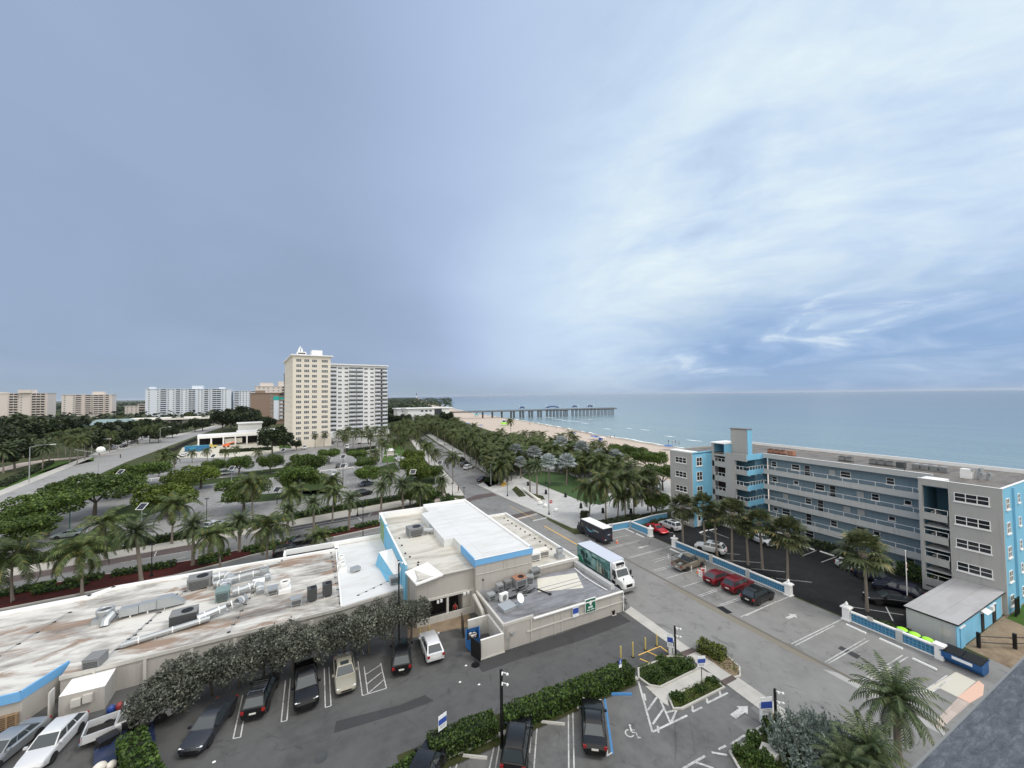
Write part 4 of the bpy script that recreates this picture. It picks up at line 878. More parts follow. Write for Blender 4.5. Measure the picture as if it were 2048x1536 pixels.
b = MB(); b.box(-.2,-.1,-.4,.4,0,.25); b.box(1.2,1.3,-.4,.4,0,.3); b.box(2.6,2.7,-.4,.4,0,.25); b.build('support', W['white'], t)
# silver ductwork heap in the middle of the stained roof
for lab, x, y, pts, r in [
  ('upper run of segmented silver duct behind the weathered unit', -9.0, 60.6, [(-3.0,-.2,.55),(-1.2,0,.6),(.5,.1,.7),(1.8,.0,.75),(2.6,-.5,.6),(2.7,-1.6,.2)], .38),
  ('middle silver duct with two elbows right of the weathered unit', -8.6, 56.6, [(-.8,0,.6),(.4,.1,.65),(1.3,.3,.8),(1.9,-.2,.8),(2.0,-1.2,.3)], .42),
  ('lower silver duct with elbows right of the dark blue gray unit', -10.3, 52.4, [(-1.4,-.6,.55),(-.2,-.2,.6),(1.0,.1,.75),(2.0,.3,.9),(2.6,1.2,.7),(2.5,2.2,.2)], .4),
  ('short steep silver elbow between the middle ducts', -10.9, 58.8, [(-.6,.9,.8),(.1,.5,.8),(.4,-.4,.6),(.2,-1.4,.2)], .36),
  ('flat silver trunk along the tree side roof edge', -13.6, 50.6, [(-3.4,-.3,.3),(-1,0,.35),(1.5,.3,.4),(3.2,.5,.45)], .28),
  ('thin silver pipe pair along the street parapet', -7.4, 63.6, [(-3.6,-.1,.3),(-1,.1,.32),(2,.3,.36),(2.6,.2,.7)], .13),
  ('squat silver elbow beside the large package unit', -11.2, 61.4, [(-1.0,.1,.9),(.2,.2,.9),(.8,-.5,.7),(.5,-1.6,.2)], .5)]:
    t = thing('duct', lab, 'duct', (x, y, 2.45), RZ); b = MB(); b.path(pts, r, 9); b.build('pipe', W['galv'], t)
    b = MB()
    for p, q in zip(pts, pts[1:]):
        m0 = (Vector(p)+Vector(q))/2; dd = (Vector(q)-Vector(p)).normalized()*.05; b.tube(m0-dd, m0+dd, r*1.07, n=9)
    b.build('joint_band', W['white'], t)
    b = MB(); b.box(pts[1][0]-.06,pts[1][0]+.06,pts[1][1]-.25,pts[1][1]+.25,0,max(.05,pts[1][2]-r*.8)); b.build('support', W['galv'], t)
hvac('white boxy hood between the silver ducts and the pipe line', -6.9, 57.6, 2.45, (1.2,1.3,1.0), RZ, 'white', fan=False)
mushroom('tall silver mushroom fan at the right of the duct heap', -6.6, 60.3, 2.45, .5, 1.5)
# machines on the annex roof
hvac('cream split condenser with round grille on the annex roof', 18.7, 40.6, 2.55, (.95,.42,.95), R(10), 'white', fan=False, louv=False)
MB().lathe((0,0,0),[(.3,0),(.3,.03),(.05,.04)],16).build('grille', W['acgray'], bpy.data.objects['rooftop_unit.%03d' % (len([o for o in bpy.data.objects if o.name.startswith('rooftop_unit')])-1)], (0,-.22,.55)).rotation_euler = (R(90),0,0)
hvac('small gray condenser nearest the left parapet of the annex roof', 17.6, 41.7, 2.55, (.8,.7,.7), R(4), 'galv', fan=False)
hvac('first small steel condenser along the hall wall on the annex roof', 19.3, 43.1, 2.55, (.75,.7,.8), R(4), 'galv', fan=False)
hvac('second small steel condenser along the hall wall on the annex roof', 20.4, 43.2, 2.55, (.8,.7,.95), R(4), 'acgray', fan=False)
hvac('rusty topped package unit against the hall wall on the annex roof', 22.0, 43.1, 2.55, (1.5,1.2,1.05), R(4), 'galv', dark='rust')
hvac('slanted gray condenser right of the rusty topped unit', 23.5, 43.2, 2.55, (.9,.8,.9), R(-20), 'galv', fan=False)
hvac('gray cooler box high against the hall corner on the annex roof', 24.6, 43.9, 2.9, (1.3,.9,.85), R(4), 'acgray', fan=False)
t = thing('pipe_tangle', 'black tangle of pipes and hoses lying on the annex roof', 'pipes', (20.8, 41.6, 2.56)); b = MB(); pr2 = random.Random(11)
for i in range(16):
    x, y = pr2.uniform(-2.6,3.2), pr2.uniform(-1.0,.9); a = pr2.uniform(-.5,.6); L = pr2.uniform(.8,2.4)
    b.path([(x,y,.06),(x+L*.4*math.cos(a),y+L*.4*math.sin(a),.1),(x+L*math.cos(a+.3),y+L*math.sin(a+.3),.05)], pr2.uniform(.03,.07), 6)
b.path([(2.6,-.4,.1),(3.0,-1.4,.1),(3.3,-2.1,.1)], .07, 6); b.ball((3.35,-2.2,.12),(.2,.2,.14),8,5); b.build('hose', W['black'], t)
t = thing('satellite_dish', 'tilted white dish and bracket on the near left of the annex roof', 'satellite dish', (20.0, 39.2, 2.55))
b = MB(); b.lathe((0,0,0),[(.05,0),(.3,.05),(.5,.16),(.52,.18),(.3,.08)],14); b.xf(Matrix.Translation((0,0,.7)) @ Matrix.Rotation(R(55),4,'X') @ Matrix.Rotation(R(20),4,'Y')); b.build('reflector', W['white'], t); b = MB(); b.tube((0,0,0),(0,0,.75),.04); b.box(-.4,.4,-.3,.3,0,.05); b.build('bracket', W['galv'], t)
t = thing('roof_hatch', 'flat silver hatch beside the cream condenser on the annex roof', 'hatch', (18.4, 39.1, 2.55), R(12)); b = MB(); b.box(-.8,.8,-.6,.6,0,.28); b.build('curb', W['galv'], t); b = MB(); b.poly([(-.85,-.65,.32),(.85,-.65,.32),(.85,.65,.5),(-.85,.65,.5)]); b.build('lid', W['galv'], t)
t = thing('vent_pipe', 'thin black vent pipe in front of the hall wall on the annex roof', 'vent pipe', (17.3, 43.4, 2.55)); MB().tube((0,0,0),(0,0,1.5),.06).build('pipe', W['galv'], t); MB().lathe((0,0,1.5),[(.13,0),(.13,.15),(.03,.2)],10).build('cap', W['acdark'], t)
hvac('dusty white air handler behind the hall corner on the low wing', 26.4, 47.6, 3.05, (1.9,1.2,1.15), 0, 'white', fan=False)
hvac('second dusty white air handler on short legs on the low wing', 28.3, 48.2, 3.05, (1.7,1.1,1.0), 0, 'offwhite', fan=False)
hvac('small dark unit at the far end of the low wing', 25.6, 66.6, 3.05, (1.4,1.4,1.0), 0, 'acgray')
t = thing('gas_pipe', 'fat beige pipe on brackets along the side wall of the annex', 'pipe', (16.3, 42.2, 2.1)); b = MB(); b.path([(0,1.6,.3),(0,.6,.1),(-.1,-1.2,-.1),(0,-1.6,-.8)],.22,8); b.build('pipe', W['taupelight'], t); b = MB(); b.box(-.1,.38,-.1,.1,-.3,-.1); b.build('bracket', W['galv'], t)

# ---------------- wall of pierced blue blocks round the right lot
g = N('pierced_blue_block'); v = g.pos(); bt = g.n('ShaderNodeTexBrick', offset=0)
q = g.n('ShaderNodeSeparateXYZ'); g.set(q.inputs[0], v); cx = g.n('ShaderNodeCombineXYZ'); g.set(cx.inputs[0], g.math('ADD', q.outputs[0], q.outputs[1])); g.set(cx.inputs[1], q.outputs[2]); g.set(bt.inputs['Vector'], cx.outputs[0])
bt.inputs['Scale'].default_value = 1; bt.inputs['Brick Width'].default_value = .3; bt.inputs['Row Height'].default_value = .3; bt.inputs['Mortar Size'].default_value = .035
bt.inputs['Color1'].default_value = (.03,.12,.22,1); bt.inputs['Color2'].default_value = (.045,.16,.28,1); bt.inputs['Mortar'].default_value = (.10,.30,.48,1)
W['block'] = g.out(bt.outputs[0], .8)
W['blockplain'] = plain('blue_block_render', (.10,.29,.46), .8, var=.15, world=True)
def block_wall(label, pts, posts, h=1.15, m='block', grp='blue block walls round the car park'):
    c = Vector((sum(p[0] for p in pts)/len(pts), sum(p[1] for p in pts)/len(pts), 0)); t = thing('block_wall', label, 'wall', c, 0, grp)
    b = ribbon(MB(), pts, .16, 0, h-.14); part(t, 'blockwork', b, W[m]); b = ribbon(MB(), pts, .30, h-.14, h); part(t, 'coping', b, W['white']); b = ribbon(MB(), pts, .24, -.02, .13); part(t, 'plinth', b, W['white'])
    for x, y in posts: b = MB(); b.box(x-.26,x+.26,y-.26,y+.26,0,h+.03); part(t, 'pier', b, W['graytrim'])
    return t
def gate_pier(label, x, y):
    t = thing('gate_pier', label, 'gate pier', (x, y, 0), 0, 'white gate piers with ball finials')
    b = MB(); b.box(-.32,.32,-.32,.32,.12,1.35); b.build('shaft', W['white'], t); b = MB(); b.box(-.42,.42,-.42,.42,-.02,.12); b.build('base', W['white'], t)
    b = MB(); b.box(-.45,.45,-.45,.45,1.35,1.48); b.box(-.36,.36,-.36,.36,1.48,1.56); b.build('cap', W['white'], t)
    MB().lathe((0,0,1.56),[(.1,0),(.08,.08),(.16,.17),(.17,.27),(.1,.37),(.03,.5)],12).build('finial', W['white'], t)
block_wall('blue block wall in the corner behind the dark delivery van', [(44.2,58.6),(54.0,58.0),(54.0,53.3)], [(49.4,58.3),(54.0,57.95)], 1.35, 'blockplain')
block_wall('long pierced blue wall in front of the parked red cars', [(53.8,46.9),(53.8,30.0)], [(53.8,40.4),(53.8,34.7)])
block_wall('pierced blue wall by the lime lidded bins', [(53.85,22.9),(53.9,16.3)], [(53.88,18.9)])
gate_pier('white gate pier at the corner wall behind the delivery van', 54.0, 52.9); gate_pier('white gate pier at the far end of the long pierced wall', 53.85, 47.4); gate_pier('white gate pier at the near end of the long pierced wall', 53.8, 29.5); gate_pier('white gate pier at the start of the wall by the lime lidded bins', 53.85, 23.4)
t = thing('end_pier', 'thick plain white end pier of the wall by the dumpster', 'pier', (53.9, 16.0, 0)); b = MB(); b.box(-.35,.35,-.3,.3,0,1.3); b.build('shaft', W['white'], t); b = MB(); b.box(-.42,.42,-.4,.4,1.3,1.42); b.build('cap', W['white'], t)
b = ribbon(MB(), [(54.2,58.05),(61,58.9),(64.6,58.7)], .16, 0, 1.1); ribbon(b, [(54.2,58.05),(61,58.9),(64.6,58.7)], .26, 1.1, 1.22, 1); tag(b.build('garden_wall', [W['blockplain'], W['white']]), 'thin white capped garden wall running from the corner wall to the apartment block', 'wall')
b = MB(); b.box(0,.5,-.03,.03,0,.45); tag(b.build('wall_plaque', W['taupelight'], None, (53.72,21.0,.95), R(90)), 'pale stone plaque fixed on the wall by the lime lidded bins', 'plaque')

# ---------------- roof ledge of the building the view is taken from
t = thing('roof_ledge', 'dark slate gray roof edge close by in the bottom right corner', 'roof edge', (20, 0, 19.7))
g = N('wet_gray_roofing'); v = g.pos(); n1 = g.noise(g.mapping(v, (1.2,4,1), (0,0,R(20))), 2.2, 6, .65, .6); n2 = g.noise(v, 25, 4, .7)
ledge = g.out(g.ramp(g.math('ADD', g.math('MULTIPLY', n1, .7), g.math('MULTIPLY', n2, .3)), [(.35, (.04,.048,.06)), (.52, (.082,.095,.115)), (.66, (.15,.165,.19))]), .75, 0, g.bump(g.math('ADD', n1, n2), .8, .03))
b = MB(); b.box(-30, 40, -6, 2.85, 0, .3); part(t, 'deck', b, ledge); t.children[0].location = (-20, 0, 0)
b = MB(); b.box(-30, 40, 2.85, 2.9, -.15, .27); o = part(t, 'drip_edge', b, W['acgray']); o.location = (-20, 0, 0)
tag(MB().ball((0,0,0),(.16,.1,.02),8,4).build('bird_dropping', W['white'], None, (13.1,2.35,20.01)), 'white splash on the slate gray roof edge', 'stain')
# ------------------------------------------------------------------ towers and far buildings
def grid_parts(root, me, spots, name='window', face='S'):
    """first hundred as parts, the rest as one part"""
    for x, y, z, rz in spots[:100]:
        put(name, me, root, (x, y, z), rz)
    if len(spots) > 100:
        b = MB(); vs = [v.co.copy() for v in me.vertices]; fs = [tuple(p.vertices) for p in me.polygons]; ms = [p.material_index for p in me.polygons]
        for x, y, z, rz in spots[100:]:
            M = Matrix.Translation((x,y,z)) @ Matrix.Rotation(rz, 4, 'Z'); o = len(b.v); b.v.extend([tuple(M @ v) for v in vs])
            b.f.extend([tuple(i+o for i in f) for f in fs]); b.m.extend(ms); b.s.extend([False]*len(fs))
        stuff(b.build(name, list(me.materials), root))
W['creamwall'] = plain('cream_stucco', (.70,.645,.55), .85, var=.04, scale=.05)
W['creamside'] = W['creamwall']
W['brightwall'] = plain('bright_white_stucco', (.74,.75,.75), .85, var=.05, scale=.05)
W['coolwall'] = plain('cool_white_stucco', (.60,.65,.72), .85, var=.05, scale=.05)
W['pinkwall'] = plain('pinkish_stucco', (.60,.545,.505), .85, var=.05, scale=.05)
W['brownwall'] = plain('brown_stucco', (.23,.165,.125), .85, var=.08, scale=.05)
cw3 = window_mesh(2.4,1.4,3,2,'white','farglass',.1,False); cw4 = window_mesh(3.1,1.4,4,2,'white','farglass',.1,False)
ct = thing('residential_tower', 'tall cream tower with small gridded windows and a sculpture on its roof', 'tower', (-13.3, 229.7, 0), R(8))
b = MB(); b.box(0,18,0,55,0,48.2); b.build('wall', W['creamwall'], ct); b = MB(); b.box(-1.0,19.2,-1.0,56,48.2,48.8); b.build('roof', W['white'], ct)
sp = [(x, 0, 45.0-2.72*f, 0) for f in range(17) for x in (2.7,6.4,10.1)]; grid_parts(ct, cw3, sp); grid_parts(ct, cw4, [(15.1,0,45.0-2.72*f,0) for f in range(17)], 'wide_window')
grid_parts(ct, window_mesh(2.2,1.25,2,1,'white','farglass',.1,False), [(0, 5+8*k, 45.0-2.72*f, R(-90)) for k in range(6) for f in range(16)], 'side_window')
b = MB(); b.box(2.2,6.5,3,7,48.8,50.6); b.box(2.6,6.1,2.97,3,49.4,50.1,1); b.build('penthouse', [W['white'], W['farglass']], ct); b = MB(); b.box(9.5,14.6,5,11,48.8,52); b.build('lift_house', W['brightwall'], ct)
# abstract white roof sculpture, leaning like a sail
b = MB(); b.path([(3.2,5,50.6),(3.3,5,51.8),(3.7,5,52.9),(4.0,5,53.9)],[.6,.5,.35,.1],8); b.path([(4.6,5,50.6),(4.7,5,52.0),(4.4,5,53.0)],[.5,.4,.1],8); b.build('sculpture', W['white'], ct)
b = MB(); b.box(-.4,18.4,-.4,0,0,4.2); b.build('podium', W['creamwall'], ct)
wt = thing('residential_tower', 'white tower with stacked balconies right of the cream tower', 'tower', (4.5, 278.6, 0), R(8))
b = MB(); b.box(0,37,0,24,0,47.6); b.build('wall', W['brightwall'], wt); b = MB(); b.box(-1,38.5,-1.6,25,47.6,48.2); b.build('roof', W['white'], wt)
grid_parts(wt, window_mesh(2.2,1.2,3,1,'white','farglass',.12,False), [(x,0,44.8-2.72*f,0) for f in range(17) for x in (6.6,10.6,23.2,27.2)])
bw = MB(); bw.box(-2.3,2.3,-.03,0,.4,2.0,1); 
for k in range(6): bw.box(-2.3+k*.92-.05,-2.3+k*.92+.05,-.06,-.01,.4,2.0,0)
bw.box(-2.4,2.4,-1.25,-.01,-.12,.08,0); bw.box(-2.4,2.4,-1.25,-1.18,.08,.9,2)
bme = bw.mesh('balcony', [W['white'], W['farglass'], W['coolwall']])
grid_parts(wt, bme, [(x,0,44.2-2.72*f,0) for f in range(17) for x in (2.2,14.6,18.9,31.6,35.2)], 'balcony')
b = MB(); b.box(-2,0,0,14,0,46); 
for f in range(17): b.box(-3.0,-2,-.6,9,43.2-2.72*f,43.5-2.72*f,1); b.box(-3.0,-2.9,-.6,9,43.5-2.72*f,44.4-2.72*f,2)
b.build('side_balconies', [W['acgray'], W['white'], W['coolwall']], wt)
b = MB(); b.box(0,38,-3.5,0,0,3.2); b.build('podium', W['brightwall'], wt)
gt = thing('residential_tower', 'slim dark gray tower edge showing right behind the white tower', 'tower', (56.3, 407, 0), R(8)); b = MB(); b.box(0,4,0,8,0,41); b.build('wall', W['acgray'], gt)
b = MB()
for f in range(12): b.box(-.4,4.2,-1.2,0,6+2.8*f,6.5+2.8*f)
b.build('balcony', W['graytrim'], gt)
dt = thing('residential_tower', 'dark brown slab tower standing behind the left edge of the cream tower', 'tower', (-19.8, 304, 0), R(13)); b = MB(); b.box(0,8,0,20,0,43); b.build('wall', W['acdark'], dt); b = MB(); b.box(-.3,8.3,-.3,20.3,43,43.6); b.build('roof', W['acgray'], dt)
# ---- apartment blocks far on the left
def far_block(label, x, y, rz, w, d, h, wall, wins, balc, floors, top=(), side=None, fh=None):
    t = thing('apartment_building', label, 'apartment building', (x, y, 0), rz); fh = fh or (h-4)/floors
    b = MB(); b.box(0,w,0,d,0,h); b.build('wall', wall, t); b = MB(); b.box(-.6,w+.6,-.6,d+.6,h,h+.7); b.build('roof', wall, t)
    me = window_mesh(1.9,1.5,2,1,'white','farglass',.15,False)
    if wins: grid_parts(t, me, [(xx,0,h-fh*(f+1)+1.0,0) for f in range(floors) for xx in wins])
    bl = []
    for x0, x1 in balc:
        cxm, wd = (x0+x1)/2, x1-x0; m = MB(); m.box(-wd/2,wd/2,-.04,0,.2,fh-.5,1); m.box(-wd/2,wd/2,-1.3,-.02,-.2,.1,0); m.box(-wd/2,wd/2,-1.3,-1.2,.1,1.05,0)
        n = max(1, int(wd/4))
        for k in range(n+1): m.box(-wd/2+wd*k/n-.12,-wd/2+wd*k/n+.12,-1.25,-.02,.1,fh-.2,0)
        bm = m.mesh('balcony', [wall, W['farglass']]); grid_parts(t, bm, [(cxm,0,h-fh*(f+1)+.4,0) for f in range(floors)], 'balcony')
    for (x0,x1,y0,y1,z) in top: b = MB(); b.box(x0,x1,y0,y1,h+.7,h+z); b.build('lift_house', wall, t)
    return t
cwl = W['coolwall']
wb = far_block('long white apartment building with many balconies left of the cream tower', -232, 748, R(2), 103, 18, 41.5, cwl, [4,14,26,32,42,47,62,66,76,92,96], [(17,24),(35,40),(50,58),(69,74),(79,90)], 12, [(3,9,4,14,3.5),(53,66,4,14,5.5),(86,94,6,12,3)])
far_block('narrower bluish apartment building at the right end of the long white one', -126, 752, R(8), 30, 16, 38, W['coolwall'], [9,13,17,21], [(1,7),(23,29)], 12)
far_block('pinkish apartment building second from the left edge', -331, 776, R(3), 52, 16, 34, W['pinkwall'], [3,12,31], [(14,20),(24,30),(32.5,43),(45,49)], 10, [(30,42,3,12,5)])
far_block('pinkish apartment building at the left edge of the view', -425, 812, R(-4), 66, 18, 37, W['pinkwall'], [39], [(27,36),(50,64)], 9, [(37,50,-3,10,5.5),(0,20,2,12,2)])
far_block('low pinkish block between the two apartment buildings on the left', -272, 800, R(3), 22, 14, 16, W['pinkwall'], [3,8,13], [], 4); far_block('low plain pink block beside the long white apartment building', -250, 780, R(3), 20, 12, 19, W['pinkwall'], [], [(1,8)], 4)
bb = far_block('brown hotel block with a teal band left of the cream tower', -62, 455, R(10), 32, 20, 31, W['brownwall'], [17.5], [(24,31)], 7, [(4,12,3,12,3)]); b = MB(); b.box(19,27,-.5,0,4,24); b.build('pale_panel', W['coolwall'], bb); b = MB(); b.box(18.8,31,-.6,-.01,24,28); b.build('teal_band', plain('teal_paint', (.02,.36,.33), .6), bb)
far_block('cream hotel with red tiled top behind the brown hotel block', -78, 610, R(10), 50, 20, 42, W['pinkwall'], [4,9,14,20,26], [(30,44)], 10, [(5,20,2,12,5),(26,40,2,12,7)])
# flat roofed and canopy buildings around the highway
hb = thing('hall_building', 'pale hall with long cream canopy beyond the highway trees', 'hall', (-160, 470, 0), R(4)); b = MB(); b.box(0,85,0,30,0,7); b.build('wall', W['taupelight'], hb); b = MB(); b.box(-2,87,-6,31,7,8.4); b.build('roof', W['offwhite'], hb)
th = thing('bank_building', 'white building with teal metal roof behind the left trees', 'building', (-160, 408, 0), R(4)); b = MB(); b.box(0,26,0,16,0,7); b.box(9,17,-.1,0,4.2,5.6,1); b.build('wall', [W['brightwall'], W['farglass']], th)
tr = plain('teal_metal_roof', (.20,.27,.275), .6); b = MB(); b.add([(-1.5,-1.5,7),(27.5,-1.5,7),(27.5,17.5,7),(-1.5,17.5,7),(3,8,11),(23,8,11)], [(0,1,5,4),(1,2,5),(2,3,4,5),(3,0,4)]); b.build('roof', tr, th)
# the white canopied shell under construction
sh_ = thing('open_pavilion', 'long white flat roofed pavilion with open dark bays on the building site', 'pavilion', (-59.8, 262, 0), R(12)); b = MB()
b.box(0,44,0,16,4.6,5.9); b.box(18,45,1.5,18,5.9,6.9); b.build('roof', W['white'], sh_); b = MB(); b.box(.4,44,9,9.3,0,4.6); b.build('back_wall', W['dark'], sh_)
for k in range(9): b = MB(); b.box(.2+k*5.4,.9+k*5.4,.2,.8,0,4.6); b.build('column', W['white'], sh_)
b = MB(); b.box(12,20,2,2.3,.9,3.6); b.build('partition', W['offwhite'], sh_)
kb2 = thing('shed_building', 'small white gabled shed behind the open pavilion', 'shed', (-48.5, 305, 0), R(10)); b = MB(); b.box(0,13,0,10,0,9.5); b.box(5,8.5,-.05,0,2,5.5,1); b.build('wall', [W['brightwall'], W['dark']], kb2); b = MB(); b.box(-.7,13.7,-.7,10.7,9.5,10.1); b.build('roof', W['white'], kb2)
t = thing('site_container', 'blue shipping container by the building site fence', 'container', (-60.5, 243.5, 0), R(6)); b = MB(); b.box(0,9.5,0,2.5,.1,2.6); b.build('body', plain('container_blue', (.02,.13,.27), .6), t); b = MB(); b.box(0,9.5,0,2.5,2.6,2.66); b.box(2,4.5,-.02,0,1.2,2.0); b.build('roof', plain('container_teal_top', (.03,.25,.36), .5), t)
t = thing('lifting_platform', 'orange lifting platform parked in front of the open pavilion', 'lift', (-47, 253.5, 0), R(10)); b = MB(); b.box(0,3,0,1.6,.5,1.6); b.build('chassis', W['orange'], t); b = MB(); b.tube((1,.8,1.6),(5.5,.8,2.6),.25); b.build('boom', W['orange'], t); b = MB(); [b.tube((x,-.1,.45),(x,.2,.45),.45,n=12) for x in (.6,2.4)]; b.build('wheel', W['rubber'], t)
t = thing('lifting_platform', 'yellow loader standing left of the orange lifting platform', 'loader', (-53, 253.5, 0), R(10)); b = MB(); b.box(0,3.4,0,1.6,.5,1.5); b.box(.3,1.6,.2,1.4,1.5,2.4); b.build('chassis', W['yellow'], t); b = MB(); [b.tube((x,-.1,.45),(x,.2,.45),.45,n=12) for x in (.6,2.7)]; b.build('wheel', W['rubber'], t)
ff = thing('site_fence', 'dark screened fence along the building site beside the highway', 'fence', (-67, 275, 0)); b = ribbon(MB(), [(1.5,-37),(-1.5,-2),(-4,45)], .08, 0, 2.0); b.build('screen', W['dark'], ff)
b = MB(); [b.tube((x,y,0),(x,y,2.1),.06,n=6) for x, y in ((1.5,-37),(.2,-20),(-1.5,-2),(-2.6,20),(-4,45))]; b.build('post', W['black'], ff)
def white_hall(label, x, y, rz, w, d, h): 
    t = thing('beach_pavilion', label, 'pavilion', (x, y, 0), rz); b = MB(); b.box(0,w,0,d,0,h); b.build('wall', W['brightwall'], t); b = MB(); b.box(-1.5,w+3,-1.5,d+1,h,h+.9); b.build('roof', W['white'], t)
    b = MB(); b.box(w*.62,w*.8,-.06,0,2,h-.6); [b.box(w*(.3+.1*k),w*(.3+.1*k)+2.5,-.06,0,h-3.2,h-1.6) for k in range(3)]; b.build('opening', W['glass'], t)
white_hall('white flat roofed pavilion above the palm grove, right of the towers', 78, 395, R(8), 46, 16, 13.5)
white_hall('low white wing behind the palm tops beside the white tower', 72, 420, R(8), 16, 12, 13)
t = thing('beach_pavilion', 'small round roofed kiosk on the lawn before the towers', 'kiosk', (27.5, 178, 0)); MB().lathe((0,0,0),[(1.5,0),(1.5,2.3)],14).build('wall', W['pinkwall'], t); MB().lathe((0,0,2.3),[(1.9,0),(1.8,.25),(1.1,.8),(.1,1.05)],14).build('roof', W['white'], t)
# distant lighthouse and point
t = thing('lighthouse', 'slim dark topped lighthouse on the far point', 'lighthouse', G(833,796.4)); t.location.z = 0; MB().lathe((0,0,0),[(9,0),(7,45)],12).build('tower', W['brightwall'], t); MB().lathe((0,0,45),[(8,0),(8,30),(4,38)],12).build('lantern', W['acdark'], t)
# ---------------- pier
P0, P1 = G(946,823.5,8), G(1233,816.5,8); ang = math.atan2(P1.y-P0.y, P1.x-P0.x); L = (P1-P0).to_2d().length
pr_ = thing('fishing_pier', 'long concrete fishing pier on rows of piles reaching into the sea', 'pier', (P0.x, P0.y, 0), ang)
b = MB(); b.box(-25,L,0,6,7.1,7.9); b.box(L-58,L,-1.5,7.5,7.1,7.95); b.box(L*.48,L*.62,-2,8,7.1,7.95); b.build('deck', W['pile'], pr_)
b = rail_mb(MB(), (-25,.1), (L,.1), 7.9, 9.0, 60, .14, 1); rail_mb(b, (-25,5.9), (L,5.9), 7.9, 9.0, 60, .14, 1); b.build('railing', W['pile'], pr_)
pm = MB(); pm.tube((0,.6,-2),(0,.3,7.1),.38,n=7); pm.tube((0,5.4,-2),(0,5.7,7.1),.38,n=7); pm.tube((0,3,-2),(0,3,7.1),.38,n=7); pm.box(-.5,.5,-.2,6.2,6.5,7.1); pme = pm.mesh('pile_bent', W['pile'])
k = 0; x = 12
while x < L-1:
    put('pile_bent', pme, pr_, (x, 0, 0)); 
    if L*.24 < x < L-62 and not L*.46 < x < L*.6: put('pile_bent', pme, pr_, (x+3.6, 0, 0))
    x += 5.2 if x > L-62 else (4.6 if L*.46 < x < L*.6 else 11.5)
def sail(label, x, w):
    M = Matrix.Translation((P0.x,P0.y,0)) @ Matrix.Rotation(ang,4,'Z'); t = thing('shade_sail', label, 'canopy', M @ Vector((x,3,7.9)), ang, 'blue shade canopies on the pier'); b = MB(); n = 8
    for i in range(n):
        a0, a1 = -1+2*i/n, -1+2*(i+1)/n; h0, h1 = 4.9-1.5*a0*a0, 4.9-1.5*a1*a1
        b.poly([(a0*w,-3.2,h0-1.4),(a1*w,-3.2,h1-1.4),(a1*w,0,h1),(a0*w,0,h0)]); b.poly([(a0*w,0,h0),(a1*w,0,h1),(a1*w,3.2,h1-1.4),(a0*w,3.2,h0-1.4)])
    b.build('cloth', W['bluecanvas'], t)
    for sx in (-1, 1): b = MB(); b.tube((sx*w*1.05,-2.5,0),(sx*w*1.05,-2.5,6.4),.12,n=6); b.build('mast', W['white'], t)
    b = MB(); b.tube((0,0,0),(0,0,4.8),.12,n=6); b.build('mast', W['white'], t)
for lab, f, w in (('blue shade canopy on the pier nearest the beach', .32, 3.6), ('widest blue shade canopy on the middle of the pier', .53, 8.5), ('blue shade canopy right of the widest one on the pier', .69, 3.9), ('blue shade canopy nearest the pier end', .805, 4.3)): sail(lab, L*f, w)
def guard_tower(label, px, c1, c2, h=3.2, s=1.0):
    q = G(*px); t = thing('lifeguard_tower', label, 'lifeguard tower', (q.x,q.y,.05), R(-20)); 
    for x in (-1.6,1.6):
        for y in (-1.4,1.4): b = MB(); b.tube((x,y,0),(x,y,1.6),.14,n=6); b.build('leg', c1, t)
    b = MB(); b.box(-2.6,2.6,-2.4,2.4,1.6,2.9); b.build('deck', c1, t); b = MB(); b.box(-1.5,1.5,-1.3,1.3,2.9,5.0); b.box(-1.2,1.2,-1.34,-1.3,3.5,4.6,1); b.build('cabin', [c2, W['farglass']], t); b = MB(); b.box(-2.1,2.1,-1.9,1.9,5.0,5.3); b.build('roof', c2, t)
guard_tower('lime green lifeguard tower standing on the sand above the palms', (1008,852), W['lime'], W['coolwall'])
guard_tower('teal lifeguard tower beside the landward end of the pier', (953,833), plain('teal_boards', (.08,.42,.45), .6), W['coolwall'])
# ------------------------------------------------------------------ vehicles
def loft(b, secs, mi=0, caps=True):
    """secs: list of closed loops with equal counts"""
    n = len(secs[0]); v = [p for s in secs for p in s]; k = len(secs)
    b.add(v, [(i*n+j, (i+1)*n+j, (i+1)*n+(j+1) % n, i*n+(j+1) % n) for i in range(k-1) for j in range(n)], mi, True)
    if caps: b.add(v, [tuple(range(n)), tuple(range((k-1)*n, k*n))[::-1]], mi)
    return b
def sec(x, zt, hw, zb):
    m = (zb+zt)/2
    h = [(hw*.86, zb), (hw*.97, zb+.06), (hw, m), (hw*.975, zt-.10), (hw*.90, zt-.02), (hw*.6, zt+.015)]
    return [(x, y, z) for y, z in h]+[(x, -y, z) for y, z in h[::-1]]
TY = MB().lathe((0,0,0), [(.20,-.11),(.30,-.115),(.335,-.09),(.335,.09),(.30,.115),(.20,.11)], 18).xf(Matrix.Rotation(R(90),4,'X')).mesh('tyre', W['rubber'])
rb = MB().lathe((0,0,0), [(.205,-.10),(.20,.06),(.06,.05),(.05,.08)], 10); 
for k in range(5): a = 2*math.pi*k/5; rb.obox((.12*math.cos(a), .12*math.sin(a), .05), (.17,.045,.03), a)
RM = rb.xf(Matrix.Rotation(R(90),4,'X')).mesh('rim', W['rim'])
def wheel(t, x, y, s=1.0, w=1.0):
    o = put('wheel', None, t, (x, y, .335*s)); o = o
    o.rotation_euler = (0, 0, 0 if y < 0 else R(180)); o.scale = (s, w, s)
    put('tyre', TY, o); put('rim', RM, o)
    return o
